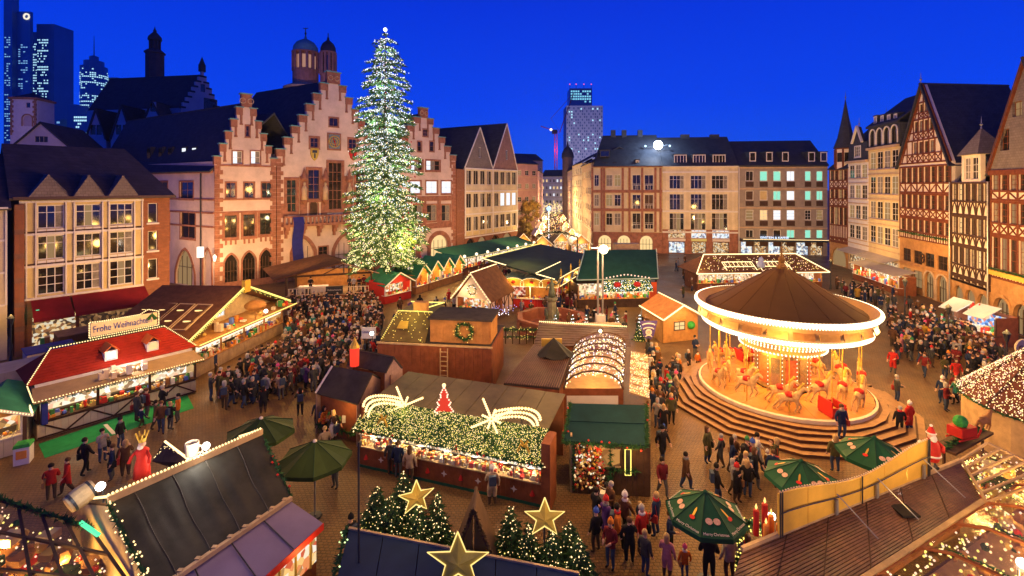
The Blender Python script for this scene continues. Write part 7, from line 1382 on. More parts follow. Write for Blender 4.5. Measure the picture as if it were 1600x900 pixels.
parasol('plain olive parasol in front beside the dark tarpaulin roof', Xd(492, 20.3), 1.5, 2.5, 3.2, .35, False, None, mat('olive_canvas', (.035, .06, .015), .6, .15, 2)); parasol('plain olive parasol half hidden by the tarpaulin ridge', Xd(408, 22.3), 1.5, 2.6, 3.2, .1, False, None, mat('olive_canvas', (.035, .06, .015)))
for px, d in ((1102, 17.0), (1252, 19.2), (1366, 20.6), (492, 20.3), (408, 22.3)): lamp(Xd(px, d, 2.0), 26, WARM, .1); lamp(Xd(px-14, d-1.9, 4.4), 24, WARM, .3)
# --- tarpaulin stall at the bottom left
t = thing('tarpaulin_roofed_stall', 'bottom left stall with big dark tarpaulin roof and bulb-lit ridge', 'stall', V(-11.4, 15.5, 0)); o = t.location; r0, r1 = G(168, 786, 4.1)-o, G(410, 678, 4.1)-o; e0, e1 = G(238, 925, 2.85)-o, G(455, 776, 2.85)-o
def tp_(u, v): 
    q_ = e0.lerp(e1, u).lerp(r0.lerp(r1, u), v); k = math.sin(PI*v); return q_+V(0, 0, k*(-.07+.03*math.sin(u*13+v*1.5)+.02*math.sin(u*31-v*2)+.012*math.sin(u*67+v*2)))
mb = MB(); mb.smooth = True; nu, nv = 60, 22; mb.add([tp_(i/nu, j/nv) for j in range(nv+1) for i in range(nu+1)], [(j*(nu+1)+i, j*(nu+1)+i+1, (j+1)*(nu+1)+i+1, (j+1)*(nu+1)+i) for j in range(nv) for i in range(nu)]); mb.build('tarpaulin_sheet', TARP, t)
for k_ in (.14, .36, .57, .8): MB().tube([tp_(k_+.004*math.sin(j*.7), j/14)+V(0, 0, .012) for j in range(15)], .014, 4).build('tarpaulin_seam', mat('tarpaulin_crease', (.07, .06, .05), .6, .2, 3), t)
for k_ in range(9): c = tp_((k_+.5)/9, .02); MB().box(c.x-.07, c.x+.07, c.y-.06, c.y+.06, c.z-.05, c.z+.03).build('tarpaulin_clip', WOODP, t)
bk0, bk1 = r0*2-e0, r1*2-e1; bk0.z = bk1.z = 2.9; mb = MB(); mb.slab([r0, r1, bk1, bk0], .05); mb.build('rear_roof', WOODD, t)
beam(t, 'ridge_board', WOODP, r0+V(0, 0, .1), r1+V(0, 0, .1), .22, .1); beam(t, 'gutter', WOODP, e0-V(0, 0, .05), e1-V(0, 0, .05), .14, .14); bulbs(t, [r0+V(0, -.05, .26), r1+V(0, -.05, .26)], .11, .05, BULB)
a0, a1 = G(415, 899, 2.3)-o, G(505, 817, 2.3)-o; a0 = a1+(a0-a1)*2.2
for i in range(4): f0, f1 = i/4+.003, (i+1)/4-.003; mb = MB(); e00 = e0; mb.slab([a0.lerp(a1, f0), a0.lerp(a1, f1), (e0-V(0, 0, .16)).lerp(e1-V(0, 0, .16), f1), (e0-V(0, 0, .16)).lerp(e1-V(0, 0, .16), f0)], .04); mb.build('lilac_awning_panel', LILAC, t)
for i in range(1, 4): f = i/4; MB().tube([a0.lerp(a1, f)+V(0, 0, .03), e0.lerp(e1, f)+V(0, 0, -.12)], .02, 4).build('awning_bar', METAL, t)
beam(t, 'red_fascia', REDP, a0-V(0, 0, .12), a1-V(0, 0, .12), .22, .06); dn = V(0, 0, 1); wd = (a1-a0).normalized(); inn = V(-wd.y, wd.x, 0)*.3
mb = MB(); p, q2 = a0+inn, a1+inn; mb.add([V(p.x, p.y, .9), V(q2.x, q2.y, .9), V(q2.x, q2.y, 2.15), V(p.x, p.y, 2.15)], [(0, 1, 2, 3)]); mb.build('lit_front', SHELF, t); mb = MB(); mb.add([V(p.x, p.y, 0), V(q2.x, q2.y, 0), V(q2.x, q2.y, .9), V(p.x, p.y, .9)], [(0, 1, 2, 3)]); mb.build('counter_front', WOODR, t)
for i in range(8): p_ = a0.lerp(a1, (i+.5)/8)+inn*.8; beam(t, 'window_bar', GOLD, V(p_.x, p_.y, .9), V(p_.x, p_.y, 2.15), .06, .06, (1, 0, 0))
mb = MB(); q_ = a1+inn; mb.add([V(q_.x, q_.y, .02), V(e1.x, e1.y, .02), e1-V(0, 0, .2), V(q_.x, q_.y, 2.2)], [(0, 1, 2, 3)]); mb.build('side_wall', WOODD, t); mb = MB(); mb.add([V(e0.x, e0.y, .02), V(bk0.x, bk0.y, .02), bk0, r0-V(0, 0, .1), e0], [(0, 1, 2, 3, 4)]); mb.build('gable_end', WOODP, t)
n = 10
garland(t, [e0.lerp(r0, .0), r0], .14, 70, FIRG, 'garland', BULB, 16); garland(t, [e1, r1], .12, 70, FIRG, 'garland', None, 0, REDP); lamp(G(455, 850, 2.0)+V(.8, -.5, 0), 40, WARM, .2); lamp(G(300, 735, 5.4), 90, (1, .72, .45), .4)
bulbs(t, [bk0+V(0, 0, .1), r0+V(0, 0, .2)], .12, .05, BULB); bulbs(t, [r1+V(0, 0, .2), bk1+V(0, 0, .1)], .14, .04, BULB)
def deco(name, label, cat, p, build): 
    t = thing(name, label, cat, p); build(t); return t
def b_barrel(t):
    mb = MB(); mb.lathe([(.02, -.44), (.32, -.44), (.33, -.5), (.37, -.5), (.44, -.2), (.46, 0), (.44, .2), (.37, .5), (.02, .5)], 14); o = mb.build('staves', WOODP, t); o.rotation_euler = (PI/2+.35, 0, -.5)
    for z in (-.35, .35): h_ = MB(); h_.lathe([(.43, z-.05), (.43, z+.05)], 14); q_ = h_.build('hoop', METAL, o)
deco('wooden_barrel', 'wooden barrel beside the white lamp at the tarpaulin stall gable', 'barrel', G(127, 775, 4.0), b_barrel).scale = (.72, .72, .72)
def b_mug(t):
    MB().lathe([(.02, 0), (.3, .02), (.34, .7), (.3, .72), (.27, .1), (.02, .1)], 14).build('mug', IVORY, t); MB().tube([(.32, 0, .55), (.55, 0, .5), (.55, 0, .2), (.32, 0, .15)], .05, 6).build('handle', IVORY, t)
deco('mug_ornament', 'big cream mug ornament on the lit lattice behind the tarpaulin ridge', 'ornament', G(300, 712, 4.0), b_mug).scale = (.7, .7, .7)
def b_globe(s_, col, rad=.13): 
    def f_(t): mb = MB(); mb.smooth = True; mb.ball((0, 0, 0), rad, 8, 6); mb.build('lens', glow('flood_%d_%s' % (s_, rad), col, s_), t); MB().tube([(0, .1, -.6), (0, .1, 0)], .03, 5).build('stem', METAL, t)
    return f_
for px, py, z, lab, w_ in ((322, 697, 4.5, 'dazzling white lamp on the tarpaulin ridge beside the cream mug', 120), (157, 760, 4.5, 'dazzling white lamp at the left end of the tarpaulin ridge', 45), (1206, 807, 2.2, 'dazzling white lamp at the left end of the yellow screen', 60), (1400, 735, 3.2, 'dazzling white lamp on top of the yellow screen', 60), (581, 521, 4.2, 'small white lamp beside the wooden bar stall roof', 50), (1597, 880, 3.4, 'dazzling white lamp in the glazed tent at the right edge', 80)):
    p = G(px, py, z); deco('small_floodlight', lab, 'floodlight', p, b_globe(11, (1, .97, .9))); lamp(p+V(0, -.35, .15), w_, (1, .93, .8), .1)
mb = MB(); c4 = [G(258, 690, 4.0), G(300, 722, 4.0), G(288, 735, 3.4), G(240, 720, 3.4)]; tl = thing('lit_lattice_board', 'slanting board dotted with bulbs behind the red king figure', 'light ornament', V(c4[0].x, c4[0].y, 3)); mb.slab([p-tl.location for p in c4], .05); mb.build('board', WOODD, tl); net(tl, [p-tl.location for p in c4], 130, .03, [BULB]); rope(tl, [c4[0]-tl.location, c4[1]-tl.location], .05)
def b_king(t):
    mb = MB(); mb.smooth = True; mb.lathe([(.02, 0), (.34, .02), (.3, .5), (.2, .95), (.27, 1.25), (.12, 1.4), (.02, 1.42)], 12); mb.tube([(.2, 0, 1.25), (.42, -.1, 1.0), (.5, -.25, .8)], .07, 6); mb.tube([(-.2, 0, 1.25), (-.4, -.1, 1.0), (-.42, -.25, .75)], .07, 6); mb.build('robe', REDP, t); MB().ball((0, 0, 1.55), .15, 10, 8).build('head', SKIN, t); cr = MB(); cr.lathe([(.14, 1.66), (.17, 1.85)], 10); 
    for i in range(7): a = 2*PI*i/7; cr.tube([(.15*math.cos(a), .15*math.sin(a), 1.8), (.24*math.cos(a), .24*math.sin(a), 2.1)], .03, 4)
    cr.build('crown', GOLD, t); MB().ball((0, -.1, 1.45), .12, 8, 6).build('beard', WTRIM, t); MB().box(-.4, .4, -.3, .3, -.25, 0).build('pedestal', WOOD, t)
kt = deco('king_figure', 'carved red-robed king figure with gold crown on the tarpaulin ridge', 'figure', G(222, 745, 4.1), b_king); kt.scale = (.75, .75, .72); lamp(kt.location+V(.3, -1.2, 1), 25, WARM, .1)
# --- glazed tent bottom left
def glazed(name, label, c4, nx, ny, label_z=0, fm=WOODD, nb=160, inter=True, gar=True, bm=None, drop=.9):
    t = thing(name, label, 'tent', V(c4[0].x, c4[0].y, 0)); o = t.location.copy(); q = [p-o for p in c4]; f_ = lambda u, v: q[0].lerp(q[1], u).lerp(q[3].lerp(q[2], u), v)
    for i in range(nx):
        for j in range(ny): mb = MB(); mb.add([f_(i/nx, j/ny), f_((i+1)/nx, j/ny), f_((i+1)/nx, (j+1)/ny), f_(i/nx, (j+1)/ny)], [(0, 1, 2, 3)]); mb.build('pane', CLEAR, t)
    for i in range(nx+1): beam(t, 'glazing_bar', fm, f_(i/nx, 0)+V(0, 0, .02), f_(i/nx, 1)+V(0, 0, .02), .08, .08, (1, 0, 0))
    for j in range(ny+1): beam(t, 'glazing_bar', fm, f_(0, j/ny)+V(0, 0, .025), f_(1, j/ny)+V(0, 0, .025), .07, .07, (0, 1, 0))
    mb = MB()
    for i in range(nb): mb.octa(f_(RND.random(), RND.random())-V(0, 0, RND.uniform(.1, drop)), RND.uniform(.02, .05), RND.randrange(3))
    ob = mb.build('fairy_lights', bm or [BULB, BULBY, BULBP], t); ob['kind'] = 'stuff'
    gd_ = MB(); 
    for i in range(90): c = f_(RND.random(), RND.random())-V(0, 0, RND.uniform(.4, 1.6)); r = RND.uniform(.08, .3); (gd_.ball(c, r, 6, 4, RND.randrange(6)) if i % 2 else gd_.box(c.x-r, c.x+r, c.y-r, c.y+r, c.z-r*.5, c.z+r*.5, RND.randrange(6)))
    ob = gd_.build('hanging_goods', [GOODS[0], GOODS[2], GOODS[3], GOODS[5], FIRG, WOOD], t); ob['kind'] = 'stuff'
    mb = MB(); mb.slab([p-V(0, 0, 1.8) for p in q], .05); mb.build('tent_floor', mat('tan_cloth', (.5, .3, .14)), t)
    for a_ in ((.25, .3), (.7, .3), (.3, .75), (.75, .75)): lamp(f_(*a_)+o-V(0, 0, .55), 210, WARM, .1)
    return t, f_
gt, gf = glazed('glazed_tent', 'amber glass-roofed tent at the bottom left corner under a fir garland', [G(-40, 770, 3.3), G(142, 828, 3.0), G(235, 960, 2.3), G(-60, 960, 2.3)], 5, 3, nb=230)
garland(gt, [gf(0, 0)+V(0, 0, .08), gf(1, 0)+V(0, 0, .08)], .16, 110); rope(gt, [gf(.93, -.02)+V(0, 0, .1), gf(1.02, .1)+V(0, 0, .1)], .07, glow('green_neon', (.1, .9, .4), 1.2))
# --- left edge hut and yard boxes
b = gable_hut('green_roofed_edge_hut', 'green-roofed hut cut by the left edge beside the red-roofed stall', G(-95, 745), G(36, 706), 4, 2.1, 2.9, GREENL, WOOD, pw=70, panel=CREAM, e=V(-2.4, 3.3, 0)); rope(b.root, [(b.w+.3, -.5, 2.1), (b.w+.3, 2.5, 2.1)], .05); b.P('corner_post', WOODD, b.w-.05, b.w+.1, -.55, -.4, 0, 2.0)
def crate(name, label, cat, px, py, z, sx_, sy_, sz, m, rz, lidm=None):
    t = thing(name, label, cat, G(px, py, 0), rz); n = 6
    for i in range(n): piece(t, 'side_panel', m, -sx_/2+sx_*i/n+.01, -sx_/2+sx_*(i+1)/n-.01, -sy_/2-.01*(i % 2), -sy_/2+.05, 0, sz)
    piece(t, 'body', m, -sx_/2+.01, sx_/2-.01, -sy_/2+.05, sy_/2, 0, sz); piece(t, 'lid', lidm or m, -sx_/2-.06, sx_/2+.06, -sy_/2-.06, sy_/2+.06, sz, sz+.06); return t
crate('storage_container', 'pale grey boxy container left of the blue covered box', 'container', 22, 634, 0, 3.2, 2.4, 2.5, mat('pale_grey_panel', (.42, .36, .28), .7, .15, 1), .9); crate('covered_storage_box', 'box covered with blue tarpaulin behind the red roof', 'storage box', 78, 590, 0, 2.6, 2.2, 2.2, CREAM, .9, BLUET); crate('wooden_storage_shed', 'dark wood storage shed under the lit lettering sign', 'shed', 130, 560, 0, 3.2, 2.2, 2.3, WOODD, .9, mat('brown_board_lid', (.22, .13, .08), .7, .3, 2))
t = thing('waste_bin', 'green and white waste bin by the end of the green carpet', 'bin', G(37, 722), .5); MB().box(-.3, .3, -.3, .3, 0, .85).build('bin_body', WTRIM, t); MB().lathe([(.46, .85), (.42, 1.0), (.02, 1.12)], 4, a0=PI/4, a1=PI/4+2*PI).build('bin_lid', mat('bright_green', (.04, .3, .05)), t); piece(t, 'bin_label', GOODS[7], -.2, .2, -.32, -.3, .3, .7)
# --- navy stall with firs and stars at the bottom
t = thing('navy_roofed_stall', 'navy roofed stall at the bottom centre below lit firs and stars', 'stall', V(-2, 13.5, 0)); o = t.location; c4 = [G(500, 1010, 2.4)-o, G(905, 1010, 2.4)-o, G(905, 897, 2.6)-o, G(545, 826, 2.6)-o]
n = 6
for i in range(n): f0, f1 = i/n+.002, (i+1)/n-.002; mb = MB(); mb.slab([c4[0].lerp(c4[1], f0), c4[0].lerp(c4[1], f1), c4[3].lerp(c4[2], f1), c4[3].lerp(c4[2], f0)], .06); mb.build('roof_sheet', NAVY, t)
for a_, c_ in ((c4[3], c4[2]), (c4[3], c4[0]), (c4[2], c4[1])): mb = MB(); mb.add([V(a_.x, a_.y, .02), V(c_.x, c_.y, .02), c_-V(0, 0, .06), a_-V(0, 0, .06)], [(0, 1, 2, 3)]); mb.build('stall_wall', WOODD, t)
beam(t, 'roof_edge', WOODP, c4[3]+V(0, 0, .02), c4[2]+V(0, 0, .02), .06, .08); garland(t, [c4[3]+V(-.1, .1, 0), c4[0]+V(-.1, 0, 0)], .15, 60, FIRG, 'garland', glow('bulb_lime', (.7, 1, .4), 1.8), 5)
def pfir(i, px, ytop, d, r, lab): 
    h = H-(ytop-HY)/F*d; return fir('lit_fir', lab, Xd(px, d), h, r*1.25, 20, 1300, [BULB, BULBY, BULB], .026, 'lit firs beside the navy stall', lo=.1, leaf=.24, dens=1.5)
pfir(0, 590, 758, 17.2, 1.1, 'wide lit fir left of the upper gold star'); pfir(1, 630, 735, 17.0, 1.05, 'lit fir partly behind the upper gold star'); pfir(2, 683, 768, 16.5, .85, 'slim lit fir between upper gold star and olive gable'); pfir(3, 798, 790, 16.0, .95, 'lit fir right of the olive gable'); pfir(4, 890, 812, 15.7, 1.1, 'lit fir right of the gold star at the navy stall end'); pfir(6, 610, 772, 16.5, 1.0, 'low lit fir at the navy roof left corner'); pfir(7, 655, 790, 16.0, .9, 'low lit fir under the upper gold star'); pfir(8, 826, 815, 15.5, .85, 'low lit fir left of the right gold star'); pfir(9, 905, 838, 15.0, .8, 'lowest lit fir by the navy stall right corner'); pfir(5, 862, 820, 15.3, .8, 'short lit fir just below the right gold star')
for px, d in ((605, 15.6), (650, 15.4), (790, 14.9), (880, 14.4)): lamp(Xd(px, d, 4.0), 22, WARM, .2)
STARM = mat('dull_gold_star', (.42, .30, .06), .5, .25, 2)
def gstar(label, px, py, d, r, rot=0, tilt=0):
    t = thing('gold_star', label, 'star ornament', Dp(px, py, d)); t.rotation_euler = (tilt, 0, rot); P_ = star_pts(r, .42); mb = MB(); c = (0, -.16, 0); V_ = [c]+[(x, 0, z) for x, z in P_]+[(0, .1, 0)]; mb.add(V_, [(0, 1+(i+1) % 10, 1+i) for i in range(10)]+[(11, 1+i, 1+(i+1) % 10) for i in range(10)]); mb.build('star_body', STARM, t); MB().tube([(x, -.03, z) for x, z in P_+[P_[0]]], .022, 5).build('neon_outline', glow('star_outline', (1, .72, .22), 1.3), t); MB().tube([(0, .1, -.2), (0, .25, -r-1.2)], .03, 5).build('stand', METAL, t); lamp(t.location+V(.3, -.9, .2), 10, (1, .75, .3), .1); return t
gstar('upper left gold star among the lit firs', 650, 776, 16.2, .62, .35, .1); gstar('right gold star above the short lit fir', 851, 808, 15.2, .66, 0, .05); gstar('largest gold star in front of the olive gable at the bottom', 716, 876, 13.8, .92, 0, .1)
t = thing('olive_gable_booth', 'pointed olive booth roof edged with dark garland behind the largest star', 'booth', Xd(741, 15.4)); za = H-(787-HY)/F*15.4; mb = MB(); mb.slab([(-.75, -.3, za-1.9), (0, -.3, za), (0, .9, za), (-.75, .9, za-1.9)], .06); mb.slab([(.75, -.3, za-1.9), (0, -.3, za), (0, .9, za), (.75, .9, za-1.9)], .06); mb.build('roof', WOODD, t); mb = MB(); OLV = mat('olive_panel', (.20, .14, .03), .6, .2, 1); 
for sg in (-1, 1): mb = MB(); mb.add([(sg*.02, -.2, za-1.9), (sg*.7, -.2, za-1.9), (sg*.02, -.28, za-.08)], [(0, 1, 2)]); mb.build('gable_panel', OLV, t)
MB().box(-.68, .68, -.15, .8, 0, za-1.91).build('booth_walls', WOODD, t); garland(t, [(-.8, -.34, za-1.95), (0, -.36, za+.05), (.8, -.34, za-1.95)], .09, 130, mat('brown_garland', (.06, .04, .02), .8, .3, 5))
t = thing('slim_mast', 'slim dark mast standing in front of the net-lit stall', 'pole', Xd(560.5, 14.6)); MB().tube([(0, 0, 0), (0, 0, 6.2)], .035, 6).build('pole', METAL, t); MB().lathe([(.12, 0), (.1, .05), (.04, .08)], 8).build('foot', METAL, t)
# --- right foreground: slatted roof, yellow screen, glazed tents
t = thing('slatted_roof_stall', 'wide stall with wet brown slatted roof in the bottom right corner', 'stall', V(8, 14, 0)); o = t.location; f0_, f1_, n1_, n0_ = G(1184, 850, 2.9), G(1500, 721, 2.9), G(1538, 785, 2.5), G(1362, 900, 2.5); n0_ = n1_+(n0_-n1_)*2.0; f0_ = f1_+(f0_-f1_)*1.06; q = [p-o for p in (f0_, f1_, n1_, n0_)]; SLB = mat('wet_brown_slat', (.15, .07, .035), .45, .4, 3, spec=.35)
mb = MB(); mb.slab([p-V(0, 0, .06) for p in q], .06); mb.build('roof_deck', WOODD, t); n = 22
for i in range(n):
    f0, f1 = i/n+.004, (i+.86)/n
    for j in range(6): g0, g1 = j/6+.003, (j+1)/6-.003; ff = lambda u, v: q[0].lerp(q[1], u).lerp(q[3].lerp(q[2], u), v); mb = MB(); mb.slab([ff(g0, f0), ff(g1, f0), ff(g1, f1), ff(g0, f1)], .045); mb.build('roof_slat', SLB, t)
for u, v in ((.28, .8), (.66, .45)): c = ff(u, v)+V(0, 0, .03); piece(t, 'roof_hatch', TARP, c.x-.3, c.x+.3, c.y-.3, c.y+.3, c.z-.02, c.z+.05)
beam(t, 'edge_board', WOODP, q[0]+V(0, 0, .05), q[1]+V(0, 0, .05), .12, .1); beam(t, 'edge_board', WOODP, q[3]+V(0, 0, .05), q[2]+V(0, 0, .05), .12, .16)
for a_, c_ in ((q[0], q[1]), (q[0], q[3])): mb = MB(); mb.add([V(a_.x, a_.y, .02), V(c_.x, c_.y, .02), c_-V(0, 0, .12), a_-V(0, 0, .12)], [(0, 1, 2, 3)]); mb.build('stall_wall', WOODR, t)
sA, sB = G(1217, 838, 2.95), G(1450, 742, 2.95); t2 = thing('yellow_screen_wall', 'yellow screen wall with scalloped top and dark frame above the slatted roof', 'screen', V(sA.x, sA.y, 2.95), math.atan2((sB-sA).y, (sB-sA).x)); Ls = (V(sB.x, sB.y, 0)-V(sA.x, sA.y, 0)).length; n = 6
top = lambda x: 1.2+.32*math.exp(-((x-.3)/.35)**2)*0-.45*math.sin(PI*x/Ls)**2+.12
for i in range(n):
    x0, x1 = Ls*i/n+.01, Ls*(i+1)/n-.01; mb = MB(); pts = [(x0, .03), (x1, .03)]+[(x1+(x0-x1)*k/4, top(x1+(x0-x1)*k/4)) for k in range(5)]; wall_mesh(mb, pts, [], 0, .06); mb.build('yellow_panel', YELP, t2)
for x in (0, .09, Ls*.5, Ls-.1, Ls): MB().tube([(x, -.06, 0), (x, -.06, top(x)+.08)], .025, 4).build('frame_post', METAL, t2)
MB().tube([(Ls*i/16, -.05, top(Ls*i/16)*.55) for i in range(17)], .022, 4).build('frame_rail', METAL, t2); bulbs(t2, [(Ls*i/16, 0, top(Ls*i/16)+.07) for i in range(17)], .12, .04, mat('cream_knob', (.7, .55, .35), .4, .1, 3), 'scallop_knobs')
for x in (Ls*.33, Ls*.6, Ls*.95): MB().tube([(x, -.08, .7), (x+.25, -1.2, -.12)], .02, 4).build('brace_rod', STEEL, t2); MB().box(x-.06, x+.06, -.1, -.04, .0, .5).build('brace_bracket', STEEL, t2)
sm = Vector((sA+sB)/2); 
for f in (.2, .55, .85): lamp(sA.lerp(sB, f)+V(.6, -1.3, 1.0), 50, WARM, .2)
gt, gf = glazed('glazed_roof_tent', 'flat amber glass roof of five bays beside the slatted roof', [G(1502, 719, 2.9), G(1543, 693, 3.5), G(1650, 744, 3.3), G(1542, 786, 2.6)], 1, 5, fm=WOODP, nb=260, drop=.5)
# barrel vault in the corner
p0, p1 = n0_+V(.1, -.1, 0), n1_+(n1_-n0_).normalized()*6+V(.1, -.1, 0); dv = V(2.0, -3.6, -.2)
vt, vf = vault('vaulted_glass_tent', 'curved glass vault of a restaurant tent in the bottom right corner', p0, p1, p0+dv, p1+dv, .95, 9, 6, WOODR, 900, [BULB, BULBY, BULBP], drop=.7)
o = vt.location; mb = MB(); mb.slab([p0-o-V(0, 0, 1.0), p1-o-V(0, 0, 1.0), p1+dv-o-V(0, 0, 1.0), p0+dv-o-V(0, 0, 1.0)], .05); mb.build('tent_floor', mat('tan_cloth', (.5, .3, .14)), vt)
mb = MB()
for i in range(260): c = vf(RND.random(), RND.uniform(.1, .9))-V(0, 0, RND.uniform(.5, 1.2)); r = RND.uniform(.06, .22); mb.ball(c, r, 6, 4, RND.randrange(6))
ob = mb.build('hanging_goods', [GOODS[0], GOODS[2], GOODS[3], GOODS[5], FIRG, WOOD], vt); ob['kind'] = 'stuff'
for s_ in (.35, .5, .62, .75, .88): lamp(vf(s_, .5)+o-V(0, 0, .35), 170, WARM, .12); garland(vt, [vf(s_, .15)-V(0, 0, .3), vf(s_, .4)-V(0, 0, .55), vf(s_, .7)-V(0, 0, .4)], .12, 60, FIRG, 'garland', BULBY, 10)
# red-bulb cone
t = thing('bulb_covered_cone_tent', 'conical tent roof thick with warm bulbs at the right edge', 'tent', V(28.9, 25.2, 0)); n = 12; R_, zr, za = 4.1, 2.4, 6.4
for i in range(n):
    a0, a1 = 2*PI*i/n+.004, 2*PI*(i+1)/n-.004; mb = MB(); mb.slab([(R_*math.cos(a0), R_*math.sin(a0), zr), (R_*math.cos(a1), R_*math.sin(a1), zr), (0, 0, za)], .05); mb.build('roof_panel', mat('maroon_cloth', (.10, .03, .02), .7, .2, 2), t); a = a0; MB().tube([(R_*math.cos(a), R_*math.sin(a), zr+.05), (0, 0, za+.05)], .04, 4).build('rib', WOODD, t)
mb = MB()
for i in range(2400): a = RND.uniform(PI*.55, PI*1.6); s_ = RND.random()**.5; mb.octa((R_*s_*math.cos(a), R_*s_*math.sin(a), za+(zr-za)*s_+.05), RND.uniform(.02, .04), RND.randrange(3))
ob = mb.build('bulb_net', [BULBP, BULB, BULB], t); ob['kind'] = 'stuff'; MB().lathe([(3.9, 0), (3.9, 2.4)], 24).build('drum_wall', mat('pale_wood', (.45, .31, .16)), t); garland(t, [(R_*math.cos(a), R_*math.sin(a), zr) for a in [PI*.7+PI*.8*i/16 for i in range(17)]], .15, 70); lamp(V(24.2, 21.0, 4.2), 90, WARM, .3)
# santa figure, candles, sleigh group
def b_santa(t):
    mb = MB(); mb.smooth = True; mb.lathe([(.02, 0), (.34, .02), (.42, .35), (.45, .7), (.35, 1.05), (.16, 1.3), (.02, 1.32)], 14); mb.tube([(-.3, 0, 1.1), (-.55, -.15, .95), (-.75, -.2, 1.15)], .11, 8); mb.tube([(.3, 0, 1.1), (.5, -.2, .85), (.3, -.4, .7)], .11, 8); mb.build('red_coat', REDP, t); MB().ball((0, -.03, 1.45), .2, 12, 8).build('head', SKIN, t); mb = MB(); mb.smooth = True; mb.lathe([(.22, 0), (.2, .1), (.12, .3), (.03, .45)], 12, (.0, 0, 1.58)); mb.build('red_cap', REDP, t)
    f_ = MB(); f_.smooth = True; f_.lathe([(.21, 0), (.26, .05), (.21, .1)], 12, (0, 0, 1.56)); f_.lathe([(.43, .0), (.48, .06), (.43, .12)], 14, (0, 0, .3)); f_.ball((0, 0, 2.05), .08, 8, 6); f_.ball((-.8, -.2, 1.18), .12, 8, 6); f_.build('white_fur', WTRIM, t); MB().ball((0, -.15, 1.33), .17, 10, 8, sz=1.3).build('beard', WTRIM, t); mb = MB()
    for sg in (-1, 1): mb.tube([(sg*.18, 0, .1), (sg*.2, -.05, -.35), (sg*.2, -.2, -.38)], .11, 8)
    mb.build('boots', METAL, t)
stt = deco('santa_figure', 'red-coated Santa figure waving beside the yellow screen end', 'figure', G(1455, 735, 2.9)+V(0, 0, .4), b_santa); stt.scale = (.68, .68, .66); lamp(stt.location+V(-.6, -1.4, 1.2), 22, WARM, .2)
def b_candles(t):
    for i, (x, y, h) in enumerate(((-.35, .1, 1.15), (0, 0, 1.5), (.35, .1, .9), (.55, -.2, .7), (-.1, -.3, .75))): MB().lathe([(.02, 0), (.13, 0), (.13, h), (.02, h+.02)], 10, (x, y, 0)).build('candle', REDP if i < 2 else GOODS[7], t); MB().lathe([(.01, 0), (.06, .1), (.01, .28)], 8, (x, y, h+.03)).build('flame', glow('flame', (1, .55, .15), 2), t)
deco('candle_group', 'group of big red decorative candles at the left end of the slatted roof', 'candles', G(1195, 838, 2.6), b_candles).scale = (.7, .7, .7); lamp(G(1190, 846, 3.4), 14, WARM, .1)
def b_sleigh(t):
    mb = MB(); mb.box(-.5, .5, -.3, .3, .15, .55); mb.tube([(-.6, -.25, .05), (.6, -.25, .05), (.85, -.25, .35)], .04, 5); mb.tube([(-.6, .25, .05), (.6, .25, .05), (.85, .25, .35)], .04, 5); mb.build('sleigh_body', REDP, t); MB().ball((-.1, 0, .75), .28, 8, 6).build('gift_sack', mat('bright_green', (.04, .3, .05)), t)
    r_ = link(horse, 'reindeer', t); r_.location = (1.5, 0, 0); r_.scale = (.6, .6, .6); r_.material_slots[0].link = 'OBJECT'; r_.material_slots[0].material = GOODS[3]
deco('sleigh_ornament', 'red sleigh with small reindeer ornament on the garlanded ledge', 'ornament', G(1503, 684, 2.6), b_sleigh).rotation_euler = (0, 0, .3)
t = thing('garlanded_ledge', 'narrow roof ledge with thick fir garland right of the waving Santa', 'ledge', G(1475, 700, 2.5)); p, q2 = V(0, 0, 0), G(1535, 668, 2.5)-G(1475, 700, 2.5); beam(t, 'ledge_board', WOODD, p-V(0, 0, .1), q2-V(0, 0, .1), .1, .8, (-.5, .8, 0)); garland(t, [p, q2], .22, 130, FIRG, 'garland'); MB().tube([p-V(0, 0, .1), p-V(0, 0, 2.5)], .06, 5).build('post', WOODD, t); MB().tube([q2-V(0, 0, .1), q2-V(0, 0, 2.5)], .06, 5).build('post', WOODD, t); lamp(G(1500, 690, 4.2), 30, WARM, .2)
t = thing('garland_arch', 'bulb-lit garland hoop right of the front parasol', 'garland', G(1178, 905)); garland(t, [(-.5, 0, 0), (-.55, 0, 1.4), (-.2, 0, 2.0), (.25, 0, 1.9), (.5, 0, 1.2), (.7, 0, 0)], .2, 200, FIRG, 'garland', BULBY, 40); MB().tube([(-.5, .05, 0), (-.55, .05, 1.4), (-.2, .05, 2.0), (.25, .05, 1.9), (.5, .05, 1.2), (.7, .05, 0)], .03, 5).build('hoop', METAL, t)
t = thing('hanging_shop_sign', 'round cream shop sign at the right edge above the crowd', 'sign', Dp(1598, 543, 30)); MB().lathe([(.55, 0), (.5, .08), (.02, .08)], 16).build('disc', CREAM, t).rotation_euler = (PI/2, 0, 0); text(t, 'Café', .4, TIMD, (0, -.12, 0)); MB().tube([(0, .05, -.5), (0, .05, -4.4)], .04, 5).build('post', METAL, t)
t = thing('neon_stall_sign', 'small white hanging sign left of the wooden bar stall', 'sign', G(576, 520, 3.4)); MB().box(-.5, .5, -.05, .05, -.4, .4).build('board', mat('pale_sign', (.5, .5, .5), .5, .1, 3), t); text(t, 'Glühwein', .24, BLUEP, (0, -.07, .08)); MB().tube([(0, .1, -3.3), (0, .1, .5)], .04, 5).build('post', METAL, t)
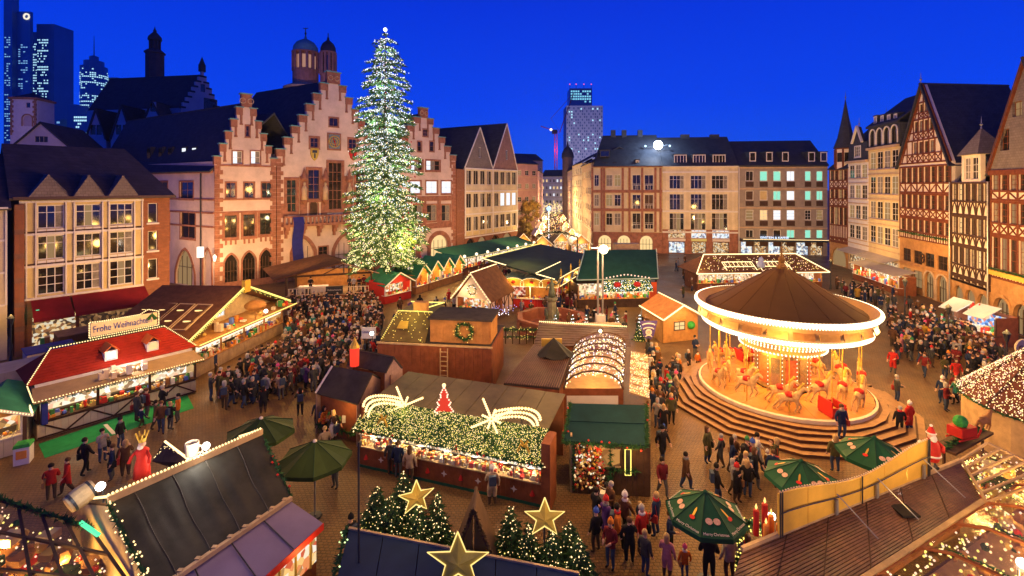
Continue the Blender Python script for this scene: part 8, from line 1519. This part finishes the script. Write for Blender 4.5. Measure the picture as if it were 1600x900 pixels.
# small lit firs around the fountain
for i, (px, py, lab) in enumerate(((738-30+160, 512, 'tiny lit fir on the fountain rim left of the lamp post'), (895, 512, 'tiny lit fir by the fountain basin right corner'), (916, 515, 'tiny lit fir close to the lamp post foot'), (965, 518, 'tiny lit fir just right of the lamp post foot'), (1000, 520, 'tiny lit fir near the shield sign'))):
    fir('small_lit_fir', lab, Xd(px, 43.5), 2.3, .6, 8, 120, [BULBW, BULBY, BULB], .045, 'tiny lit firs around the fountain', leaf=.3)
hd = thing('garlanded_fence', 'low fence hung with lit garland between wooden stall and fountain', 'fence', Xd(768, 42.5)); 
for i in range(9): x = i*.62; MB().box(x-.04, x+.04, -.04, .04, 0, 1.3).build('picket', WOODD, hd)
garland(hd, [(0, 0, 1.25), (5, 0, 1.25)], .25, 110, FIRG, 'garland', BULBY, 14); garland(hd, [(0, 0, .6), (5, 0, .6)], .2, 60, FIRG, 'garland', BULBY, 5)
for (px, py, z, w_) in ((470, 560, 5.5, 500), (560, 500, 5.5, 500), (350, 600, 5.0, 260), (250, 640, 5, 240), (862, 545, 4.5, 200), (1230, 600, 11, 500), (1330, 640, 10.5, 350), (1110, 620, 10.5, 350), (740, 830, 5, 60), (1350, 830, 6, 120), (560, 620, 6, 200), (700, 640, 6, 150), (840, 620, 6, 160), (1030, 780, 5, 160), (1010, 600, 5.5, 350), (1040, 700, 5.5, 260), (1440, 640, 6, 420), (1420, 540, 6, 500), (1540, 600, 6, 380), (1000, 860, 5.5, 200), (600, 770, 5, 60), (900, 800, 5.5, 120), (520, 850, 5, 90), (1070, 450, 6, 400), (1330, 470, 6, 350), (820, 470, 5.5, 380), (980, 500, 6, 300), (90, 760, 5.5, 160), (640, 470, 5, 300), (1150, 760, 5.5, 140)): lamp(G(px, py, 0)+V(0, 0, z+2), w_*3.3, (1, .54, .12), .4)  # overhead fill lights without fixtures, added to warm the ground and stall roofs
# ================================================================== people
def person_mesh(name, pose, coat_z, sub_=1):
    v = [(0, 0, .96), (0, .0, 1.12), (0, .0, 1.3), (0, .01, 1.44), (0, .0, 1.51), (0, -.015, 1.59), (0, -.01, 1.67), (0, .01, 1.73)]; e = [(i, i+1) for i in range(7)]
    flare = .03 if coat_z < .6 else 0
    r = [(.165+flare, .13+flare), (.155, .12), (.18, .13), (.10, .09), (.055, .055), (.075, .085), (.085, .095), (.05, .06)]
    i = len(v); v += [(0, -.105, 1.635)]; e += [(5, i)]; r += [(.018, .018)]  # nose
    hands = []
    for sg in (-1, 1):
        ph = pose['leg']*sg; i = len(v)
        v += [(.10*sg, 0, .86), (.11*sg, -.06-ph*.5 if ph > 0 else -.03-ph*.4, .5), (.11*sg, .03-ph, .1 if ph >= 0 else .14), (.13*sg, -.13-ph, .045)]; e += [(0, i), (i, i+1), (i+1, i+2), (i+2, i+3)]; r += [(.105+flare, .105+flare), (.075+flare, .075+flare), (.05, .05), (.045, .04)]
        i = len(v); el, wr = pose['arm'][0 if sg < 0 else 1]
        sh = (.2*sg, 0, 1.39); el = (el[0]*sg, el[1], el[2]); wr = (wr[0]*sg, wr[1], wr[2]); d = (Vector(wr)-Vector(el)).normalized(); pa = Vector(wr)+d*.07
        v += [sh, el, wr, tuple(pa)]; e += [(2, i), (i, i+1), (i+1, i+2), (i+2, i+3)]; r += [(.075, .075), (.06, .06), (.045, .045), (.042, .03)]
        pi = i+3; sd = d.cross(Vector((0, 1, 0) if abs(d.y) < .8 else (1, 0, 0))).normalized(); up = d.cross(sd)
        for k, (off, ln) in enumerate(((-.03, .075), (-.01, .09), (.01, .085), (.03, .065))):
            i = len(v); a_ = pa+sd*off+d*.03; b_ = a_+d*ln*.55+up*.01; c_ = b_+d*ln*.35+up*.03; v += [tuple(a_), tuple(b_), tuple(c_)]; e += [(pi, i), (i, i+1), (i+1, i+2)]; r += [(.011, .011), (.0095, .0095), (.008, .008)]
        i = len(v); a_ = Vector(wr)+sd*.05+d*.04; v += [tuple(a_), tuple(a_+d*.045+sd*.012)]; e += [(pi-1, i), (i, i+1)]; r += [(.012, .012), (.01, .01)]
        hands.append(tuple(pa))
    def zone(c):
        if min((c-Vector(h)).length for h in hands) < .115: return 3
        if c.z > 1.5: return 3
        if c.z < .1: return 2
        if c.z < coat_z and abs(c.x) < .24: return 1
        return 0
    return skin_mesh(name, v, e, r, [GOODS[4], METAL, TIMD, SKIN], sub_, 0, zone)
DOWN = ((.28, .03, 1.12), (.29, -.06, .9)); FWD = ((.27, -.02, 1.12), (.14, -.26, 1.08)); UPH = ((.27, -.08, 1.16), (.14, -.2, 1.38)); BACK = ((.28, .12, 1.13), (.27, .08, .92)); SWF = ((.28, -.08, 1.13), (.27, -.22, .95))
POSES = [person_mesh('person_body', dict(leg=l, arm=a), cz) for l, a, cz in ((0.02, (DOWN, DOWN), .78), (.0, (FWD, FWD), .78), (.03, (UPH, DOWN), .5), (.2, (SWF, BACK), .8), (-.2, (BACK, SWF), .55), (0.02, (DOWN, FWD), .45), (.0, (UPH, UPH), .78))]
def headgear():
    out = {}
    for nm, (c, rr) in {'dark': ((.02, .013, .01), 1), 'brown': ((.10, .05, .025), 1), 'blond': ((.45, .30, .13), 1), 'grey': ((.35, .33, .31), 1)}.items():
        m = mat(nm+'_hair', c, .6, .3, 20); mb = MB(); mb.smooth = True; mb.lathe([(.02, .125), (.07, .11), (.105, .06), (.112, 0), (.10, -.05)], 10, (0, .022, 1.67)); out[nm+' hair'] = ('hair', mb.mesh('hair', m))
        mb = MB(); mb.smooth = True; mb.lathe([(.02, .125), (.07, .11), (.108, .06), (.115, 0), (.112, -.08), (.10, -.2), (.06, -.28)], 10, (0, .035, 1.67)); out['long '+nm+' hair'] = ('hair', mb.mesh('long_hair', m))
    for nm, c in {'red': (.5, .03, .03), 'black': (.015, .015, .018), 'white': (.7, .66, .6), 'pink': (.6, .08, .22), 'green': (.05, .2, .07), 'grey': (.25, .25, .26), 'blue': (.05, .1, .4), 'orange': (.6, .2, .03)}.items():
        m = mat(nm+'_knit', c, .9, .2, 20, bump=.2, bscale=60); mb = MB(); mb.smooth = True; mb.lathe([(.02, .15), (.07, .135), (.112, .07), (.12, .0), (.124, -.02), (.11, -.03)], 10, (0, .01, 1.68)); mb.ball((0, .01, 1.85), .035, 6, 4); out[nm+' knit cap'] = ('hat', mb.mesh('knit_cap', m))
    return out
HEADS = headgear(); HK = list(HEADS)
mb = MB(); mb.smooth = True; mb.lathe([(.085, .0), (.12, .02), (.13, .06), (.11, .1), (.08, .11)], 10, (0, 0, 1.43)); SCARF = {n: mb.mesh('scarf', mat(n+'_scarf', c, .9, .2, 12)) for n, c in (('red', (.5, .03, .03)), ('white', (.65, .6, .55)), ('grey', (.2, .2, .2)))}
mb = MB(); mb.box(-.15, .15, .12, .27, 1.02, 1.42); BPACK = mb.mesh('backpack', mat('blue_grey_pack', (.05, .07, .11), .8, .2, 8))
TOTE = []
for n_, c_ in (('tan', (.3, .16, .07)), ('black', (.02, .02, .02)), ('red', (.4, .05, .04))):
    mb = MB(); mb.box(.2, .3, -.17, .17, .72, 1.0); mb.tube([(.25, -.14, 1.0), (.2, -.06, 1.38), (.2, .06, 1.38), (.25, .14, 1.0)], .012, 4); TOTE.append(mb.mesh('shoulder_bag', mat(n_+'_bag', c_, .7, .2, 8)))
COATS = {'black': (.018, .016, .018), 'dark grey': (.05, .05, .052), 'dark blue': (.018, .028, .075), 'brown': (.11, .052, .025), 'red': (.42, .025, .02), 'olive': (.08, .075, .03), 'beige': (.40, .29, .18), 'maroon': (.15, .018, .022), 'white': (.6, .56, .5), 'orange': (.5, .14, .02), 'light grey': (.28, .27, .26), 'mustard': (.42, .25, .04), 'purple': (.10, .04, .16), 'pink': (.5, .2, .22), 'teal': (.02, .14, .14)}
CW = [14, 9, 9, 9, 3, 5, 4, 4, 1.5, 1.5, 3, 2.5, 1, 1.2, 1]; CKEY = list(COATS); COATM = {k: mat('coat_'+k.replace(' ', '_'), c, .85, .25, 6) for k, c in COATS.items()}
TRM = [mat('trousers_'+n, c, .85, .2, 6) for n, c in (('black', (.015, .015, .017)), ('jeans', (.04, .06, .12)), ('brown', (.07, .045, .03)), ('grey', (.09, .09, .09)))]; BOOT = mat('boot_leather', (.025, .018, .014), .6, .2, 8)
USED = set(); PPL = []
def person(p, where, group, coat=None, head=None, rz=None, pose=None, sc=None, near=.42, extra=None):
    if any((p.x-q.x)**2+(p.y-q.y)**2 < near*near for q in PPL): return None
    for _ in range(80):
        c = coat or RND.choices(CKEY, CW)[0]; h = head or RND.choice(HK[:8] if RND.random() < .68 else HK[8:]); lab = 'person in %s %s with %s %s' % (c, 'coat', h, where)
        if lab not in USED: break
    else: return None
    USED.add(lab); PPL.append(p); k = RND.randrange(len(POSES)) if pose is None else pose
    o = link(POSES[k], 'person'); o.location = p; o.rotation_euler = (0, 0, RND.uniform(0, 6.28) if rz is None else rz); s_ = sc or (RND.uniform(.62, .8) if RND.random() < .07 else RND.uniform(.92, 1.06)); o.scale = (s_*RND.uniform(.98, 1.08), s_*RND.uniform(.98, 1.08), s_)
    for i, m in enumerate((COATM[c], RND.choice(TRM), BOOT, SKIN)): o.material_slots[i].link = 'OBJECT'; o.material_slots[i].material = m
    tag(o, lab, 'person', group); nm, me = HEADS[h]; link(me, nm, o)
    if RND.random() < .3: link(RND.choice(list(SCARF.values())), 'scarf', o)
    if RND.random() < .22: link(BPACK, 'backpack', o)
    elif RND.random() < .35: link(TOTE[RND.randrange(3)], 'shoulder_bag', o)
    return o
def inside(x, y, poly):
    c = False; n = len(poly)
    for i in range(n):
        (x0, y0), (x1, y1) = poly[i], poly[i-1]
        if (y0 > y) != (y1 > y) and x < (x1-x0)*(y-y0)/(y1-y0)+x0: c = not c
    return c
def crowd(poly, n, where, group, look=None, near=.5, sc=None, spread=1.0):
    P_ = [G(*q) for q in poly]; pl = [(p.x, p.y) for p in P_]; xs = [p[0] for p in pl]; ys = [p[1] for p in pl]; k = 0; tries = 0
    while k < n and tries < n*40:
        tries += 1; x, y = RND.uniform(min(xs), max(xs)), RND.uniform(min(ys), max(ys))
        if not inside(x, y, pl): continue
        rz = None
        if look is not None: q = G(*look); rz = math.atan2(q.y-y, q.x-x)+PI/2+RND.gauss(0, spread)
        if person(V(x, y, 0), where(RND.random(), x, y) if callable(where) else where, group, rz=rz, near=near, sc=sc): k += 1
# nearest people, one by one
for px, py, c, h, rz, ps, wh in ((637, 890, 'light grey', 'long blond hair', 2.2, 6, 'beside the slim mast'), (548, 875, 'black', 'black knit cap', 4.2, 1, 'near the slim dark mast'), (1070, 905, 'orange', 'pink knit cap', 3.1, 0, 'below the front parasol'), (1108, 915, 'black', 'grey hair', 2.9, 1, 'below the front parasol'), (1140, 910, 'light grey', 'brown hair', 3.3, 0, 'below the front parasol'), (1042, 905, 'pink', 'long blond hair', 2.6, 5, 'left of the front parasol'), (1008, 900, 'dark grey', 'blond hair', 2.2, 0, 'left of the front parasol'), (1003, 865, 'red', 'grey hair', .6, 0, 'left of the front parasol'), (965, 862, 'orange', 'dark hair', 1.2, 3, 'walking left of the front parasol'), (1025, 838, 'dark blue', 'blond hair', 4.0, 0, 'beside the red coat by the parasol'), (1047, 868, 'dark blue', 'brown hair', 1.0, 1, 'at the front parasol edge'), (1168, 912, 'purple', 'long brown hair', 3.0, 5, 'below the front parasol'), (769, 790, 'beige', 'white knit cap', 3.3, 5, 'standing at the net-lit counter'), (611, 742, 'dark grey', 'grey hair', 3.3, 0, 'at the net-lit counter left half'), (622, 748, 'dark blue', 'brown hair', 3.0, 0, 'at the net-lit counter left half'), (640, 758, 'beige', 'long brown hair', 3.1, 0, 'at the net-lit counter left half'), (1120, 790, 'black', 'dark hair', 1.4, 3, 'walking behind the front parasol'), (1072, 765, 'brown', 'dark hair', 1.8, 4, 'walking left of the carousel steps'), (1035, 775, 'maroon', 'dark hair', .2, 3, 'walking right of the teal kiosk'), (1035, 722, 'black', 'black knit cap', .4, 4, 'walking right of the teal kiosk'), (1406, 680, 'black', 'grey hair', 2.9, 0, 'standing right of the carousel steps'), (1421, 676, 'red', 'white knit cap', 3.4, 5, 'standing right of the carousel steps'), (1212, 690, 'dark blue', 'brown hair', 0, 0, 'on the carousel steps'), (1305, 738, 'olive', 'long blond hair', 3.0, 0, 'between two dark green parasols'), (1076, 580, 'black', 'grey hair', .8, 0, 'beside the light outlined hut'), (1090, 576, 'orange', 'brown hair', .2, 0, 'beside the light outlined hut'), (1086, 560, 'dark blue', 'dark hair', .4, 1, 'beside the light outlined hut')):
    p = G(px, py)
    if 1205 < px < 1220: p = CC+V(-.3, -6.2, .6); 
    person(p, wh, 'people near the front of the square', c, h, rz, ps, near=.3)
for px, py, c, h, rz in ((221, 668, 'dark blue', 'dark hair', 2.6), (214, 660, 'dark grey', 'brown hair', 2.8), (244, 672, 'olive', 'dark hair', 2.5), (252, 676, 'brown', 'brown hair', .5), (266, 672, 'black', 'blond hair', 2.9), (254, 650, 'black', 'grey hair', 2.7), (229, 655, 'maroon', 'brown hair', 2.7), (318, 570+6, 'dark grey', 'dark hair', 2.4), (337, 585, 'dark blue', 'brown hair', 2.0)): person(G(px, py), 'in front of the red-roofed stall', 'people before the red-roofed stall', c, h, rz, near=.3)
for px, py, c, h in ((133, 742, 'black', 'dark hair'), (175, 750, 'dark blue', 'brown hair'), (196, 745, 'brown', 'long blond hair'), (188, 700, 'black', 'black knit cap'), (160, 722, 'light grey', 'dark hair'), (80, 782, 'red', 'dark hair'), (105, 772, 'red', 'brown hair'), (278, 660, 'orange', 'dark hair')): person(G(px, py), 'on the cobbles below the green carpet', 'people below the green carpet', c, h, None, near=.3)
def main_where(a, x, y): return 'in the crowd below the stage' if y > 44 else 'in the crowd at the snack stall' if x < -12.5 else 'in the crowd by the wooden bar' if y > 36 else 'in the crowd above the olive parasols'
crowd([(448, 500), (590, 492), (588, 600), (488, 605), (470, 660), (345, 655), (318, 632), (440, 556)], 96, main_where, 'crowd between snack stall and stage', (515, 440), .5, spread=.8)
crowd([(470, 640), (530, 690), (545, 790), (515, 800), (500, 690)], 7, 'between olive parasols and plank huts', 'people near the olive parasols')
crowd([(606, 492), (720, 470), (710, 500), (640, 520), (600, 520)], 16, 'in front of the green-roofed huts', 'people before the green-roofed huts', (680, 450))
crowd([(788, 492), (905, 495), (1020, 500), (1030, 530), (925, 528), (810, 498)], 30, lambda a, x, y: 'around the fountain' if x < 6.5 else 'before the big green-roofed stall', 'people around the fountain', (960, 470))
crowd([(1012, 560), (1070, 590), (1050, 660), (1040, 705), (1022, 690)], 32, 'between glowing vault and carousel', 'people beside the carousel steps')
crowd([(1392, 525), (1500, 535), (1600, 640), (1530, 640), (1400, 560)], 34, 'in the right hand crowd below the timber houses'.replace('right hand crowd', 'crowd'), 'crowd below the timber houses', near=.55)
crowd([(1380, 570), (1520, 600), (1510, 655), (1400, 640)], 10, 'strolling right of the carousel', 'people strolling beside the carousel')
crowd([(1410, 480), (1480, 490), (1490, 540), (1420, 520)], 12, 'near the tall timber house arcades', 'people near the timber house arcades', near=.6)
crowd([(1100, 722), (1215, 738), (1210, 770), (1160, 765)], 12, 'at the foot of the carousel steps', 'people at the foot of the carousel steps', (1230, 600))
LOW = [person_mesh('low_person', dict(leg=l, arm=a), cz, 0) for l, a, cz in ((.02, (DOWN, DOWN), .78), (.0, (FWD, FWD), .5), (.2, (SWF, BACK), .8))]
def mass(label, polys, near=.5):
    """people too many and too far to tell apart, one mesh of whole figures"""
    mb = MB(); mb.smooth = True; ks = [k for k in CKEY if k not in ('teal', 'pink', 'purple')]; cw = [CW[CKEY.index(k)]*(2.2 if k in ('black', 'dark grey', 'dark blue', 'brown', 'olive', 'maroon') else .6) for k in ks]; dat = [([tuple(v.co) for v in m.vertices], [(tuple(q.vertices), q.material_index) for q in m.polygons]) for m in LOW]; hair = [MATS['dark_hair'], MATS['brown_hair'], MATS['grey_hair'], MATS['dark_hair'], MATS['brown_hair'], MATS['black_knit'], MATS['blond_hair'], MATS['red_knit']]
    nk = len(ks); mats_ = [COATM[k] for k in ks]+TRM+[BOOT, SKIN]+hair
    for poly, n in polys:
        pl = [tuple(G(*q)[:2]) for q in poly]; xs = [q[0] for q in pl]; ys = [q[1] for q in pl]; k = t_ = 0
        while k < n and t_ < n*40:
            t_ += 1; x, y = RND.uniform(min(xs), max(xs)), RND.uniform(min(ys), max(ys))
            if not inside(x, y, pl) or any((x-q.x)**2+(y-q.y)**2 < near*near for q in PPL): continue
            k += 1; PPL.append(V(x, y, 0)); vs, fs = dat[RND.randrange(3)]; a = RND.uniform(0, 6.28); c, s_ = math.cos(a), math.sin(a); sc = RND.uniform(.92, 1.06); b0 = len(mb.v); ci = RND.choices(range(nk), cw)[0]; ti = nk+RND.randrange(4); mp = (ci, ti, nk+4, nk+5)
            mb.v += [(x+(vx*c-vy*s_)*sc, y+(vx*s_+vy*c)*sc, vz*sc) for vx, vy, vz in vs]; mb.f += [tuple(i+b0 for i in f) for f, _ in fs]; mb.m += [mp[m] for _, m in fs]
            mb.lathe([(.02, .14), (.08, .115), (.112, .05), (.11, -.03)], 7, (x, y, 1.67*sc), nk+6+RND.choice((0, 0, 0, 1, 1, 2, 2, 3, 4)))
    o = mb.build('crowd', mats_); o['kind'] = 'stuff'; tag(o, label, 'crowd')
crowd([(925, 800), (1000, 815), (1040, 900), (930, 900)], 9, 'on the cobbles beside the navy stall', 'people beside the navy stall', near=.6)
crowd([(1140, 795), (1180, 780), (1200, 740), (1150, 735)], 7, 'behind the front parasol', 'people behind the front parasol', near=.5)
# musicians on the stage
for i, (u, c, h) in enumerate(((2.6, 'black', 'dark hair'), (7.4, 'dark grey', 'grey hair'), (7.9, 'white', 'blond hair'), (8.6, 'black', 'brown hair'), (9.2, 'maroon', 'dark hair'))):
    A, B = Xd(447, 56.5), Xd(580, 58.5); p = A.lerp(B, u/10.2)+V(-.4, 1.6, 1.0); person(p, 'standing on the wooden stage', 'musicians on the stage', c, h, .3, 1, near=.2)
# far street crowd, one mass
mb = MB(); mb.smooth = True; 
for i in range(420):
    d = RND.uniform(98, 230); px = 866+RND.uniform(-1, 1)*(34 if d < 115 else 22 if d < 150 else 12)+(0 if d < 150 else 2); p = Xd(px, d); k = RND.randrange(6); mb.lathe([(.12, 0), (.2, .1), (.25, 1.0), (.22, 1.35), (.08, 1.45)], 5, p, k); mb.ball((p.x, p.y, 1.6), .13, 5, 4, 6)
o = mb.build('far_crowd', [COATM[k] for k in ('black', 'dark blue', 'brown', 'maroon', 'beige', 'dark grey')]+[SKIN]); o['kind'] = 'stuff'; tag(o, 'dense far crowd filling the shopping street', 'crowd')
mass('thick crowd packed between the stage and the wooden bar stall', [([(448, 482), (585, 474), (600, 500), (588, 560), (520, 570), (450, 545)], 190), ([(450, 545), (585, 555), (575, 600), (440, 620), (350, 640), (340, 618)], 110)], .4)
mass('crowd below the half-timbered houses beyond the strollers', [([(1390, 500), (1500, 520), (1600, 600), (1600, 640), (1480, 570), (1395, 545)], 110)], .45)
mass('small far figures at the stalls and shop fronts of the back row', [([(1050, 412), (1085, 412), (1085, 470), (1045, 470)], 10), ([(1065, 466), (1300, 463), (1300, 474), (1090, 478)], 22), ([(720, 440), (800, 420), (830, 410), (830, 425), (740, 452)], 22), ([(1300, 447), (1400, 470), (1400, 490), (1310, 465)], 26), ([(840, 480), (900, 470), (905, 490), (850, 492)], 14)], .5)
# ------------------------------------------------------------------ evening haze
hz = MB().box(-950, 950, -80, 1450, -1, 312).build('haze', []); hz.data.materials.clear(); hm_ = bpy.data.materials.new('evening_haze'); hm_.use_nodes = True; n = hm_.node_tree.nodes; n.remove(n['Principled BSDF']); pv = n.new('ShaderNodeVolumePrincipled'); pv.inputs['Color'].default_value = (.55, .75, 1, 1); pv.inputs['Density'].default_value = .00014; pv.inputs['Anisotropy'].default_value = .2
hm_.node_tree.links.new(pv.outputs[0], n['Material Output'].inputs['Volume']); hz.data.materials.append(hm_); hz['kind'] = 'stuff'
